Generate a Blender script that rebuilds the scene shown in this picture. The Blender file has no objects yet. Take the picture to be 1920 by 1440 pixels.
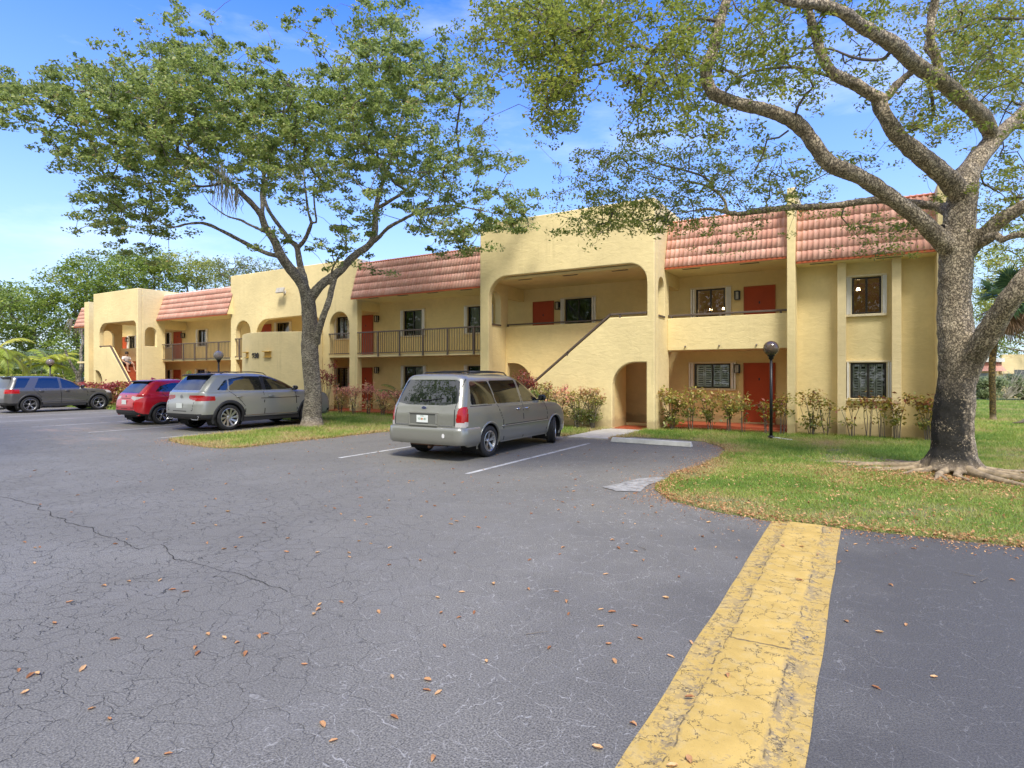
import bpy, bmesh, math, random
import numpy as np
from mathutils import Vector, Matrix, geometry, noise as mnoise
random.seed(7)
RNG = np.random.default_rng(11)
scene = bpy.context.scene
COL = scene.collection
PI = math.pi
R = math.radians

# ---------------------------------------------------------------- tagging
def tag(o, label=None, cat=None, group=None, kind=None):
    if label: o['label'] = label
    if cat: o['category'] = cat
    if group: o['group'] = group
    if kind: o['kind'] = kind
    return o

def empty(name, loc=(0, 0, 0), rz=0.0, label=None, cat=None, group=None, parent=None):
    o = bpy.data.objects.new(name, None)
    COL.objects.link(o)
    o.location = loc
    o.rotation_euler = (0, 0, rz)
    o.empty_display_size = 0.3
    if parent is not None: o.parent = parent
    return tag(o, label, cat, group)

def children(o):
    return [c for c in bpy.data.objects if c.parent is o]

def copy_tree(o, kids, parent=None):
    c = o.copy(); COL.objects.link(c)
    if parent is not None: c.parent = parent
    for ch in kids.get(o.name, []):
        copy_tree(ch, kids, c)
    return c

def kidmap():
    k = {}
    for o in bpy.data.objects:
        if o.parent is not None: k.setdefault(o.parent.name, []).append(o)
    return k

def mesh_np(name, verts, faces, mats, parent=None, smooth=False, midx=None, uniform=4, colors=None):
    """fast mesh: verts (n,3), faces (m,k) int array with constant k"""
    verts = np.asarray(verts, dtype=np.float32)
    faces = np.asarray(faces, dtype=np.int32)
    m, k = faces.shape
    me = bpy.data.meshes.new(name)
    me.vertices.add(len(verts)); me.vertices.foreach_set('co', verts.ravel())
    me.loops.add(m * k); me.loops.foreach_set('vertex_index', faces.ravel())
    me.polygons.add(m)
    me.polygons.foreach_set('loop_start', np.arange(0, m * k, k, dtype=np.int32))
    try: me.polygons.foreach_set('loop_total', np.full(m, k, dtype=np.int32))
    except Exception: pass
    if midx is not None: me.polygons.foreach_set('material_index', np.asarray(midx, dtype=np.int32))
    me.update(calc_edges=True)
    if smooth: me.polygons.foreach_set('use_smooth', np.ones(m, dtype=bool))
    if colors is not None:
        at = me.color_attributes.new('tint', 'FLOAT_COLOR', 'POINT')
        at.data.foreach_set('color', np.asarray(colors, dtype=np.float32).ravel())
    for mt in (mats if isinstance(mats, (list, tuple)) else [mats]): me.materials.append(mt)
    o = bpy.data.objects.new(name, me); COL.objects.link(o)
    if parent is not None: o.parent = parent
    return o

class MB:
    def __init__(s): s.v = []; s.f = []; s.m = []; s.cur = 0
    def add(s, vs, fs):
        b = len(s.v); s.v += [tuple(p) for p in vs]
        for f in fs: s.f.append(tuple(b + i for i in f)); s.m.append(s.cur)
    def box(s, x0, x1, y0, y1, z0, z1):
        if x0 > x1: x0, x1 = x1, x0
        if y0 > y1: y0, y1 = y1, y0
        if z0 > z1: z0, z1 = z1, z0
        s.add([(x0,y0,z0),(x1,y0,z0),(x1,y1,z0),(x0,y1,z0),(x0,y0,z1),(x1,y0,z1),(x1,y1,z1),(x0,y1,z1)],
              [(0,3,2,1),(4,5,6,7),(0,1,5,4),(1,2,6,5),(2,3,7,6),(3,0,4,7)])
        return s
    def bar(s, p, q, w, h=None, up=(0,0,1)):
        """rectangular bar from p to q"""
        h = h or w
        p = Vector(p); q = Vector(q); d = (q - p).normalized(); u = Vector(up)
        if abs(d.dot(u)) > .98: u = Vector((1, 0, 0))
        a = d.cross(u).normalized() * (w / 2); b = a.cross(d).normalized() * (h / 2)
        s.add([p-a-b, p+a-b, p+a+b, p-a+b, q-a-b, q+a-b, q+a+b, q-a+b],
              [(0,3,2,1),(4,5,6,7),(0,1,5,4),(1,2,6,5),(2,3,7,6),(3,0,4,7)])
        return s
    def tube(s, pts, rad, n=10, caps=True):
        pts = [Vector(p) for p in pts]
        if not isinstance(rad, (list, tuple)): rad = [rad] * len(pts)
        rings = []; ref = None
        for i, p in enumerate(pts):
            d = (pts[min(i+1, len(pts)-1)] - pts[max(i-1, 0)]).normalized()
            if ref is None:
                ref = d.orthogonal().normalized()
            ref = (ref - d * ref.dot(d)).normalized(); b = d.cross(ref)
            rings.append([p + (ref * math.cos(2*PI*k/n) + b * math.sin(2*PI*k/n)) * rad[i] for k in range(n)])
        vs = [v for r in rings for v in r]; fs = []
        for i in range(len(pts)-1):
            for k in range(n):
                fs.append((i*n+k, i*n+(k+1) % n, (i+1)*n+(k+1) % n, (i+1)*n+k))
        if caps:
            fs.append(tuple(reversed(range(n)))); fs.append(tuple((len(pts)-1)*n+k for k in range(n)))
        s.add(vs, fs); return s
    def lathe(s, prof, c=(0,0,0), n=32, axis='z'):
        """prof: (r, h) pairs about an axis"""
        vs = []; fs = []
        for (r, h) in prof:
            for k in range(n):
                a = 2*PI*k/n; x, y = r*math.cos(a), r*math.sin(a)
                if axis == 'z': vs.append((c[0]+x, c[1]+y, c[2]+h))
                else: vs.append((c[0]+h, c[1]+x, c[2]+y))
        for i in range(len(prof)-1):
            for k in range(n):
                fs.append((i*n+k, i*n+(k+1) % n, (i+1)*n+(k+1) % n, (i+1)*n+k))
        s.add(vs, fs); return s
    def build(s, name, mats, parent=None, smooth=False, bevel=0, seg=2, loc=None):
        me = bpy.data.meshes.new(name)
        me.from_pydata(s.v, [], s.f)
        for mt in (mats if isinstance(mats, (list, tuple)) else [mats]): me.materials.append(mt)
        if any(s.m): me.polygons.foreach_set('material_index', s.m)
        if smooth: me.polygons.foreach_set('use_smooth', [True]*len(s.f))
        me.update()
        o = bpy.data.objects.new(name, me); COL.objects.link(o)
        if parent is not None: o.parent = parent
        if loc is not None: o.location = loc
        if bevel:
            b = o.modifiers.new('bevel', 'BEVEL'); b.width = bevel; b.segments = seg
            b.limit_method = 'ANGLE'; b.angle_limit = R(40); b.harden_normals = False
        return o

def plate(mb, outer, holes, d0, d1, axis='y'):
    """extruded polygon with holes. outer/holes: lists of (a,z); extruded from d0 to d1 along axis"""
    def clean(lp):
        out = []
        for p in lp:
            if not out or abs(p[0]-out[-1][0])+abs(p[1]-out[-1][1]) > 1e-4: out.append(p)
        if abs(out[0][0]-out[-1][0])+abs(out[0][1]-out[-1][1]) < 1e-4: out.pop()
        return out
    loops = [clean(lp) for lp in [outer] + holes]
    flat = [p for lp in loops for p in lp]; ed = []; b = 0
    for lp in loops:
        ed += [(b+i, b+(i+1) % len(lp)) for i in range(len(lp))]; b += len(lp)
    r = geometry.delaunay_2d_cdt([Vector(p) for p in flat], ed, [], 0, 1e-5)
    assert len(r[0]) == len(flat), 'outline crosses itself'
    def inside(p, lp):
        c = False; j = len(lp)-1
        for i in range(len(lp)):
            if (lp[i][1] > p[1]) != (lp[j][1] > p[1]) and p[0] < (lp[j][0]-lp[i][0])*(p[1]-lp[i][1])/(lp[j][1]-lp[i][1])+lp[i][0]: c = not c
            j = i
        return c
    back = {}
    for i, src in enumerate(r[3]):
        for k in src: back[i] = k
    tess = []
    for f in r[2]:
        f = [back[i] for i in f]; c = (sum(flat[i][0] for i in f)/3, sum(flat[i][1] for i in f)/3)
        if inside(c, loops[0]) and not any(inside(c, lp) for lp in loops[1:]): tess.append(f)
    n = len(flat)
    def P(a, z, d): return (a, d, z) if axis == 'y' else (d, a, z)
    vs = [P(a, z, d0) for a, z in flat] + [P(a, z, d1) for a, z in flat]
    fs = []
    for t in tess:
        fs.append(tuple(t)); fs.append(tuple(n + i for i in reversed(t)))
    b = 0
    for lp in loops:
        m = len(lp)
        for i in range(m):
            j = (i + 1) % m
            fs.append((b+i, b+j, n+b+j, n+b+i))
        b += m
    mb.add(vs, fs)

def fix_normals(o):
    bm = bmesh.new(); bm.from_mesh(o.data)
    bmesh.ops.remove_doubles(bm, verts=bm.verts, dist=1e-5)
    bmesh.ops.recalc_face_normals(bm, faces=bm.faces)
    bm.to_mesh(o.data); bm.free()
    return o

def arc(cx, cz, rx, rz, a0, a1, n=10):
    return [(cx + rx*math.cos(R(a0+(a1-a0)*i/n)), cz + rz*math.sin(R(a0+(a1-a0)*i/n))) for i in range(n+1)]

# ---------------------------------------------------------------- materials
class NT:
    def __init__(s, name):
        s.m = bpy.data.materials.new(name); s.m.use_nodes = True
        s.t = s.m.node_tree; s.t.nodes.clear()
        s.out = s.t.nodes.new('ShaderNodeOutputMaterial')
        s.b = s.t.nodes.new('ShaderNodeBsdfPrincipled')
        s.t.links.new(s.b.outputs[0], s.out.inputs[0])
        s._co = None
    def n(s, typ, ins=None, **props):
        nd = s.t.nodes.new(typ)
        for k, v in props.items(): setattr(nd, k, v)
        for k, v in (ins or {}).items(): s.put(nd, k, v)
        return nd
    def put(s, nd, k, v):
        if isinstance(v, bpy.types.NodeSocket): s.t.links.new(v, nd.inputs[k])
        elif isinstance(v, bpy.types.Node): s.t.links.new(v.outputs[0], nd.inputs[k])
        else:
            if isinstance(v, tuple) and len(v) == 3 and nd.inputs[k].type == 'RGBA': v = v + (1,)
            nd.inputs[k].default_value = v
    def co(s, kind='Object'):
        if s._co is None: s._co = s.t.nodes.new('ShaderNodeTexCoord')
        return s._co.outputs[kind]
    def noise(s, scale, detail=4, rough=.55, vec=None, dist=0, stretch=None, out='Fac'):
        v = vec if vec is not None else s.co()
        if stretch: v = s.n('ShaderNodeMapping', {'Vector': v, 'Scale': stretch}).outputs[0]
        nd = s.n('ShaderNodeTexNoise', {'Vector': v, 'Scale': scale, 'Detail': detail, 'Roughness': rough, 'Distortion': dist})
        return nd.outputs[out]
    def ramp(s, fac, stops):
        nd = s.n('ShaderNodeValToRGB', {'Fac': fac}); e = nd.color_ramp.elements
        while len(e) < len(stops): e.new(.5)
        for i, (p, c) in enumerate(stops):
            e[i].position = p
            e[i].color = (c, c, c, 1) if isinstance(c, (int, float)) else tuple(c) + (1,)
        return nd.outputs[0]
    def mix(s, fac, a, b, mode='MIX'):
        nd = s.n('ShaderNodeMix', data_type='RGBA', blend_type=mode)
        s.put(nd, 0, fac); s.put(nd, 6, a); s.put(nd, 7, b)
        return nd.outputs[2]
    def math(s, op, a, b=0.0, clamp=False):
        nd = s.n('ShaderNodeMath', operation=op, use_clamp=clamp)
        s.put(nd, 0, a); s.put(nd, 1, b); return nd.outputs[0]
    def bump(s, h, strength=.3, dist=.02, normal=None):
        nd = s.n('ShaderNodeBump', {'Height': h, 'Strength': strength, 'Distance': dist})
        if normal is not None: s.put(nd, 'Normal', normal)
        s.t.links.new(nd.outputs[0], s.b.inputs['Normal']); return nd.outputs[0]
    def base(s, c): s.put(s.b, 'Base Color', c); return s
    def set(s, **k):
        for kk, v in k.items(): s.put(s.b, kk.replace('_', ' '), v)
        return s

def simple(name, col, rough=.6, metal=0.0, ior=None, coat=0, var=.0, vs=3.0, bump=0, bs=60, **kw):
    t = NT(name)
    if var:
        nz = t.noise(vs, 5)
        c = t.mix(t.ramp(nz, [(.3, 0.), (.7, 1.)]), tuple(x*(1-var) for x in col), tuple(min(1, x*(1+var)) for x in col))
        t.base(c)
    else: t.base(tuple(col) + (1,))
    t.set(Roughness=rough, Metallic=metal)
    if ior: t.set(IOR=ior)
    if coat: t.put(t.b, 'Coat Weight', coat); t.put(t.b, 'Coat Roughness', .04)
    if bump: t.bump(t.noise(bs, 4), bump, .01)
    for k, v in kw.items(): t.put(t.b, k, v)
    return t.m

M = {}
def stucco(name, col, stain=.35):
    t = NT(name)
    big = t.noise(.5, 4, .6)
    c = t.mix(t.ramp(big, [(.3, 0.), (.72, 1.)]), tuple(x*.86 for x in col), tuple(min(1, x*1.07) for x in col))
    fine = t.noise(6, 6, .7)
    c = t.mix(t.ramp(fine, [(.25, .22), (.6, 0.)]), c, tuple(x*.62 for x in col))
    # weather streaks running down the wall
    st = t.noise(1.0, 5, .7, stretch=(2.6, 2.6, .16))
    blot = t.noise(.55, 3, .6)
    f = t.math('MULTIPLY', t.ramp(st, [(.56, 0.), (.78, 1.)]), t.ramp(blot, [(.45, 0.), (.66, 1.)]))
    c = t.mix(t.math('MULTIPLY', f, stain), c, (.30, .25, .13))
    # grime at the foot of the wall
    sep = t.n('ShaderNodeSeparateXYZ', {0: t.n('ShaderNodeNewGeometry').outputs['Position']})
    foot = t.math('ADD', sep.outputs[2], t.math('MULTIPLY', t.noise(1.6, 5, .7), -.55))
    c = t.mix(t.math('MULTIPLY', t.ramp(foot, [(0.0, 1.), (.12, 0.)]), .45), c, (.25, .17, .09))
    t.base(c).set(Roughness=.88)
    trowel = t.noise(2.6, 6, .62, stretch=(1, 1, 2.4), dist=.9)
    grain = t.noise(70, 3, .6)
    h = t.math('ADD', t.math('MULTIPLY', trowel, 1.0), t.math('MULTIPLY', grain, .12))
    t.bump(h, .42, .035)
    return t.m
M['stucco'] = stucco('yellow_stucco', (.81, .665, .345), .5)
M['stucco_in'] = stucco('yellow_stucco_plain', (.86, .69, .335), .1)  # less stained; colour raised to brighten the shaded gallery recesses
M['trim'] = stucco('cream_stucco', (.82, .67, .38), .2)
M['soffit'] = simple('soffit_paint', (.82, .68, .35), .8, var=.06)
M['door'] = simple('red_door_paint', (.42, .058, .012), .7, var=.12, vs=1.5, bump=.05)
M['doorframe'] = simple('red_frame_paint', (.40, .08, .02), .65)
M['brown'] = simple('brown_rail_paint', (.105, .078, .062), .5, var=.15, vs=6)
M['bronze'] = simple('dark_bronze_frame', (.022, .018, .015), .35)
M['white'] = simple('white_shutter_metal', (.84, .83, .80), .4, var=.06)
M['cream'] = simple('cream_window_surround', (.72, .62, .42), .5, var=.06)
M['black'] = simple('black_metal', (.012, .012, .014), .4)
M['porch'] = simple('red_porch_paint', (.34, .075, .03), .55, var=.2, vs=2.5, bump=.08)
M['roofdeck'] = simple('roof_membrane', (.6, .6, .58), .8, var=.1)
M['room'] = simple('dark_room', (.035, .024, .016), .9, var=.4, vs=1.2)
M['louver'] = simple('white_louver', (.78, .78, .75), .5)
M['curtain'] = simple('grey_curtain', (.42, .40, .37), .9, var=.15, vs=9)
M['concrete'] = simple('pale_concrete', (.46, .43, .37), .85, var=.16, vs=3, bump=.15, bs=90)
M['lampglass'] = None

def window_glass():
    t = NT('window_glass')
    t.t.nodes.remove(t.b)
    g = t.n('ShaderNodeBsdfGlossy', {'Color': (.9, .93, .95, 1), 'Roughness': .015})
    tr = t.n('ShaderNodeBsdfTransparent', {'Color': (.95, .97, .96, 1)})
    fr = t.n('ShaderNodeFresnel', {'IOR': 1.75})
    mx = t.n('ShaderNodeMixShader', {0: fr, 1: tr, 2: g})
    t.t.links.new(mx.outputs[0], t.out.inputs[0])
    return t.m
M['glass'] = window_glass()

def tile_mat():
    t = NT('terracotta_tile')
    isl = t.n('ShaderNodeVertexColor', layer_name='tint').outputs[0]
    c = t.mix(t.ramp(isl, [(0, 0.), (1, 1.)]), (.70, .36, .27), (.82, .49, .385))
    big = t.noise(.8, 4)
    c = t.mix(t.ramp(big, [(.35, .0), (.7, .35)]), c, (.58, .25, .18))
    st = t.noise(2, 5, .7, stretch=(3, 1, .5))
    c = t.mix(t.ramp(st, [(.58, 0.), (.75, .4)]), c, (.20, .10, .08))
    t.base(c).set(Roughness=.72)
    t.bump(t.noise(120, 3), .15, .004)
    return t.m
M['tile'] = tile_mat()
# ================================================================= ground
def asphalt_mat():
    t = NT('worn_asphalt')
    pos = t.n('ShaderNodeNewGeometry').outputs['Position']
    fine = t.noise(95, 3, .7, pos); mid = t.noise(22, 5, .7, pos); big = t.noise(.42, 5, .62, pos, .6)
    c = t.mix(t.ramp(fine, [(.36, 0.), (.66, 1.)]), (.048, .0465, .040), (.315, .300, .258))
    c = t.mix(t.ramp(big, [(.32, .0), (.68, .55)]), c, (.105, .101, .092))
    c = t.mix(t.ramp(t.noise(1.7, 5, .65, pos), [(.5, 0.), (.78, .35)]), c, (.20, .195, .185))
    sep = t.n('ShaderNodeSeparateXYZ', {0: pos})
    # cracks (two scales), warped
    wv = t.n('ShaderNodeTexNoise', {'Vector': pos, 'Scale': 4.5, 'Detail': 3, 'Roughness': .5})
    wob = t.n('ShaderNodeVectorMath', {0: wv.outputs['Color'], 1: (.5, .5, .5)}, operation='SUBTRACT')
    wob = t.n('ShaderNodeVectorMath', {0: wob.outputs[0]}, operation='SCALE'); wob.inputs['Scale'].default_value = .30
    p2 = t.n('ShaderNodeVectorMath', {0: pos, 1: wob.outputs[0]}, operation='ADD').outputs[0]
    def crack(scale, w):
        v = t.n('ShaderNodeTexVoronoi', {'Vector': p2, 'Scale': scale}, feature='DISTANCE_TO_EDGE', voronoi_dimensions='2D')
        return t.ramp(v.outputs['Distance'], [(0.0, 1.), (w*.45, .8), (w, 0.)])
    k1 = crack(3.1, .010); k2 = crack(7.5, .022); l1 = crack(2.3, .009); l2 = crack(5.0, .017)
    bk = t.ramp(t.noise(7, 4, .65, pos), [(.36, 0.), (.5, 1.)]); m1 = t.math('MULTIPLY', bk, t.ramp(t.noise(.9, 4, .6, pos), [(.33, 0.), (.44, 1.)])); m2 = t.math('MULTIPLY', bk, t.ramp(t.noise(1.25, 4, .6, pos), [(.38, 0.), (.50, 1.)]))
    left = t.ramp(t.math('ADD', t.math('MULTIPLY', sep.outputs[0], -.12), t.math('MULTIPLY', sep.outputs[1], -.05)), [(.02, .15), (.45, 1.)])
    dark = t.math('MULTIPLY', t.math('MAXIMUM', t.math('MULTIPLY', k1, m1), t.math('MULTIPLY', t.math('MULTIPLY', k2, m2), left)), left)
    nearf = t.ramp(t.math('MULTIPLY', sep.outputs[1], .1), [(.45, 1.), (.95, .25)])
    dark = t.math('MULTIPLY', dark, nearf)
    c = t.mix(t.math('MULTIPLY', dark, .92), c, (.014, .013, .012))
    right = t.math('SUBTRACT', 1.0, left)
    brk = t.ramp(t.noise(22, 4, .7, pos), [(.46, 0.), (.53, 1.)])
    lite = t.math('MULTIPLY', t.math('MULTIPLY', t.math('MAXIMUM', t.math('MULTIPLY', l1, m2), t.math('MULTIPLY', t.math('MULTIPLY', l2, m1), .8)), right), brk)
    c = t.mix(t.math('MULTIPLY', lite, .9), c, (.50, .49, .46))
    seal = t.ramp(t.math('ADD', t.math('MULTIPLY', sep.outputs[0], .11), t.math('MULTIPLY', t.noise(.6, 4, .6, pos), .5)), [(-.15, 0.), (.28, .68)])
    c = t.mix(seal, c, (.045, .044, .043))
    # sand and silt washed over the left part
    silt = t.ramp(t.noise(.5, 6, .7, t.n('ShaderNodeMapping', {'Vector': pos, 'Scale': (.6, 1.6, 1)}).outputs[0]), [(.56, 0.), (.66, .75)])
    siltm = t.ramp(t.math('MULTIPLY', sep.outputs[0], -.05), [(.66, 0.), (.85, 1.)])
    c = t.mix(t.math('MULTIPLY', silt, siltm), c, (.27, .21, .165))
    c = t.mix(t.ramp(mid, [(.70, 0.), (.76, .35)]), c, (.02, .02, .02))
    t.base(c).set(Roughness=t.ramp(big, [(.3, .62), (.7, .8)]))
    h = t.math('SUBTRACT', t.math('ADD', t.math('MULTIPLY', fine, .5), t.math('MULTIPLY', mid, .25)), t.math('MULTIPLY', dark, 1.2))
    t.bump(h, .7, .012)
    return t.m
M['asphalt'] = asphalt_mat()
def paint_mat(name, col, wear=.5):
    t = NT(name); pos = t.n('ShaderNodeNewGeometry').outputs['Position']
    n1 = t.noise(14, 6, .75, pos); n2 = t.noise(2.2, 5, .65, pos); n3 = t.noise(110, 2, .6, pos)
    f = t.math('ADD', t.math('MULTIPLY', n1, .6), t.math('MULTIPLY', n2, .4))
    f = t.math('ADD', f, t.math('MULTIPLY', n3, .18))
    c = t.mix(t.ramp(n2, [(.3, 0.), (.7, 1.)]), tuple(x*.82 for x in col), col)
    c = t.mix(t.ramp(f, [(wear-.03, .85), (wear+.06, 0.)]), c, (.13, .13, .135))
    t.base(c).set(Roughness=.8); t.bump(t.math('ADD', n3, n1), .35, .006)
    return t.m
M['wpaint'] = paint_mat('worn_white_paint', (.52, .52, .50), .52)

def sheet(name, poly, z, mat, kind='structure', sub=0, label=None, jag=0, top=None):
    pts = []
    n = len(poly)
    for i in range(n):
        a = Vector(poly[i]); b = Vector(poly[(i+1) % n]); L = (b-a).length
        k = max(1, int(L/.25)) if jag and L < 25 else 1
        for j in range(k):
            p = a.lerp(b, j/k)
            if jag: 
                o = mnoise.noise(Vector((p.x*2.1, p.y*2.1, 3))) + .6*mnoise.noise(Vector((p.x*6, p.y*6, 7)))
                d = (b-a).normalized(); p = p + Vector((-d.y, d.x))*o*jag
            pts.append(p)
    me = bpy.data.meshes.new(name)
    tess = geometry.tessellate_polygon([[Vector((p.x, p.y, 0)) for p in pts]])
    me.from_pydata([(p.x, p.y, z) for p in pts], [], [tuple(t) for t in tess])
    me.materials.append(mat)
    o = bpy.data.objects.new(name, me); COL.objects.link(o); o['kind'] = kind
    bm = bmesh.new(); bm.from_mesh(me)
    for f in bm.faces:
        if f.normal.z < 0: f.normal_flip()
    bm.to_mesh(me); bm.free()
    return o, pts

def soil_mat():
    t = NT('lawn_soil'); pos = t.n('ShaderNodeNewGeometry').outputs['Position']
    c = t.mix(t.ramp(t.noise(5, 6, .7, pos), [(.35, 0.), (.65, 1.)]), (.10, .125, .035), (.22, .18, .09))
    c = t.mix(t.ramp(t.noise(.5, 5, .6, pos), [(.4, 0.), (.62, .7)]), c, (.13, .20, .04))
    c = t.mix(t.ramp(t.noise(60, 3, .7, pos), [(.55, 0.), (.75, .6)]), c, (.25, .15, .075))
    t.base(c).set(Roughness=.95); t.bump(t.noise(45, 4, .7, pos), .7, .03)
    return t.m
M['soil'] = soil_mat()
ground, _ = sheet('ground', [(-220,-60),(160,-60),(160,260),(-220,260)], -.012, M['soil'])
road, _ = sheet('parking_lot', [(-80,-18),(24,-18),(24,7.85),(2.5,7.8),(-2,8.0),(-2.2,15.95),(-7.3,16.35),(-12,15.4),(-80,15.2)], 0, M['asphalt'])

LAWN = [(-5.95,15.05),(-5.6,15.95),(-4.2,15.95),(-3.6,15.75),(-3.0,14.9),(-2.75,14.1),(-2.62,12.9),(-2.70,11.8),(-2.85,10.6),(-2.85,9.7),(-2.8,9.1),(-2.6,8.55),(-2.3,8.15),(-1.95,7.92),(-1.5,7.72),
        (-1.0,7.62),(-.27,7.70),(.64,7.72),(1.4,7.78),(3.5,7.85),(8,7.9),(40,7.9),(40,52),(2.0,52),(1.8,19.3),(-1.7,19.25),(-5.5,19.0),(-5.95,18.0)]
LAWN2 = [(-15.9,8.75),(-14.9,8.48),(-13.8,8.38),(-13.1,8.42),(-12.8,8.8),(-12.85,9.8),(-12.75,11.5),(-12.65,13.0),(-12.55,14.2),(-12.2,15.0),(-10.5,15.25),(-8.6,15.3),(-7.35,15.15),(-7.15,16.4),(-7.0,17.8),
         (-12.2,18.0),(-12.2,19.1),(-60,19.1),(-60,15.0),(-18.5,15.0),(-16.9,14.8),(-16.35,13.5),(-16.3,10.8),(-16.3,9.4)]
def raised(name, poly, h, mat, jag=.09):
    """lawn sheet raised a little above the paving with a sloped rim"""
    o, pts = sheet(name, poly, h, mat, jag=jag)
    me = o.data; bm = bmesh.new(); bm.from_mesh(me)
    be = [e for e in bm.edges if e.is_boundary]
    r = bmesh.ops.extrude_edge_only(bm, edges=be)
    for v in [g for g in r['geom'] if isinstance(g, bmesh.types.BMVert)]: v.co.z = -.002
    bm.to_mesh(me); bm.free()
    return o, pts
lawn, LP1 = raised('lawn', LAWN, .008, M['soil'])
lawn2, LP2 = raised('lawn', LAWN2, .007, M['soil'])

# entrance path
path, _ = raised('path', [(-7.12,14.92),(-5.97,14.92),(-5.97,17.89),(-7.2,17.89)], .028, M['concrete'], 0)
patch, _ = sheet('concrete_patch', [(-3.5,8.55),(-3.2,8.4),(-2.85,8.5),(-2.95,9.1),(-2.8,9.75),(-3.0,9.95),(-3.25,9.6),(-3.35,9.0)], .010, 
                 simple('crumbled_concrete', (.27,.265,.25), .9, var=.45, vs=9, bump=.5, bs=60), jag=.06)

# painted bay lines
mb = MB()
lines = [(-6.02,8.5,13.9),(-9.48,8.75,13.9),(-16.75,8.9,14.6),(-20.2,8.7,14.6),(-23.9,8.6,14.6),(-27.4,8.6,14.6),(-30.6,8.6,14.6),(-34.2,8.6,14.6),(-37.4,8.6,14.6)]
for x,y0,y1 in lines:
    mb.add([(x-.05,y0,.004),(x+.05,y0,.004),(x+.05,y1,.004),(x-.05,y1,.004)],[(0,1,2,3)])
o = mb.build('bay_lines', M['wpaint']); o['kind'] = 'structure'

# yellow kerb strip with broken raised slabs
def yellow_mat():
    t = NT('yellow_kerb_paint'); pos = t.n('ShaderNodeNewGeometry').outputs['Position']
    sep = t.n('ShaderNodeSeparateXYZ', {0: pos})
    xr = t.math('ADD', sep.outputs[0], .585)                     # distance from the centre line
    ax = t.math('ABSOLUTE', t.math('ADD', xr, t.math('MULTIPLY', t.math('SUBTRACT', t.noise(3, 4, .6, pos), .5), .10)))
    n1 = t.noise(28, 6, .8, pos); n2 = t.noise(3.5, 5, .65, pos); n3 = t.noise(150, 2, .6, pos)
    c = t.mix(t.ramp(n2, [(.3, 0.), (.7, 1.)]), (.41, .275, .065), (.56, .385, .105))
    c = t.mix(t.ramp(t.noise(9, 5, .7, pos), [(.5, 0.), (.72, .5)]), c, (.50, .40, .20))
    band = t.ramp(ax, [(.165, 0.), (.20, 1.), (.25, .75), (.30, .35), (.36, .55)])
    worn = t.math('MULTIPLY', band, t.ramp(t.math('ADD', t.math('MULTIPLY', n1, .6), t.math('MULTIPLY', n2, .4)), [(.50, 0.), (.53, 1.)]))
    c = t.mix(t.math('MULTIPLY', worn, .75), c, (.10, .09, .08))
    c = t.mix(t.math('MULTIPLY', band, t.ramp(n2, [(.42, .0), (.6, .4)])), c, (.36, .27, .12))
    wv = t.n('ShaderNodeTexNoise', {'Vector': pos, 'Scale': 5, 'Detail': 5, 'Roughness': .7})
    wob = t.n('ShaderNodeVectorMath', {0: wv.outputs['Color']}, operation='SCALE'); wob.inputs['Scale'].default_value = .35
    p2 = t.n('ShaderNodeVectorMath', {0: pos, 1: wob.outputs[0]}, operation='ADD').outputs[0]
    v = t.n('ShaderNodeTexVoronoi', {'Vector': p2, 'Scale': 7.0}, feature='DISTANCE_TO_EDGE', voronoi_dimensions='2D')
    k = t.math('MULTIPLY', t.ramp(v.outputs['Distance'], [(0, 1.), (.032, 0.)]), t.ramp(t.noise(4.5, 4, .6, pos), [(.42, 0.), (.50, 1.)]))
    rim_ = t.math('MULTIPLY', t.ramp(t.math('ABSOLUTE', t.math('SUBTRACT', ax, .19)), [(0, .8), (.007, 0.)]), t.ramp(t.noise(9, 4, .6, pos), [(.46, 0.), (.54, 1.)]))
    jt = t.math('ADD', t.math('ABSOLUTE', t.math('SUBTRACT', t.math('ADD', sep.outputs[1], t.math('MULTIPLY', t.noise(5, 4, .6, pos), .12)), 4.16)), 0)
    rim_ = t.math('MAXIMUM', rim_, t.math('MULTIPLY', t.ramp(jt, [(0, 1.), (.014, 0.)]), t.ramp(ax, [(.19, 1.), (.21, 0.)])))
    k = t.math('MAXIMUM', k, rim_)
    c = t.mix(t.math('MULTIPLY', k, .9), c, (.045, .040, .035))
    c = t.mix(t.ramp(n3, [(.66, 0.), (.74, .7)]), c, (.06, .055, .05))
    chip = t.math('MULTIPLY', t.ramp(t.noise(7, 4, .75, pos), [(.66, 0.), (.70, 1.)]), t.ramp(ax, [(.1, .3), (.2, 1.)]))
    c = t.mix(chip, c, (.085, .09, .11))
    t.base(c).set(Roughness=.75)
    h = t.math('SUBTRACT', t.math('MULTIPLY', n1, .3), t.math('ADD', k, t.math('MULTIPLY', chip, .6)))
    t.bump(h, .6, .012)
    return t.m
M['yellow'] = yellow_mat()
xs = np.array([-.36,-.335,-.29,-.25,-.215,-.19,-.10,0,.10,.19,.215,.25,.29,.335,.36]); ys = np.arange(-1.0, 7.66, .05)
zz = []
for y in ys:
    row = []
    for x in xs:
        inner = 1 if abs(x) < .2 else 0
        joint = max(0, 1-abs(y-4.1)/.07) + max(0, 1-abs(y-1.6)/.07)
        z = .006 + .007*(1-abs(x)/.36)
        if inner: z += .006*(1-min(1, joint)) + .004*mnoise.noise(Vector((x*5, y*2.0, 1)))
        if abs(abs(x)-.25) < .03: z -= .004
        row.append(z)
    zz.append(row)
zz = np.array(zz)
jx = np.array([[.012*mnoise.noise(Vector((0, y*1.7, x))) for x in xs] for y in ys])
V = np.stack([np.tile(xs, (len(ys),1))-.585+jx, np.tile(ys[:,None], (1,len(xs))), zz], 2).reshape(-1,3)
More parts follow.
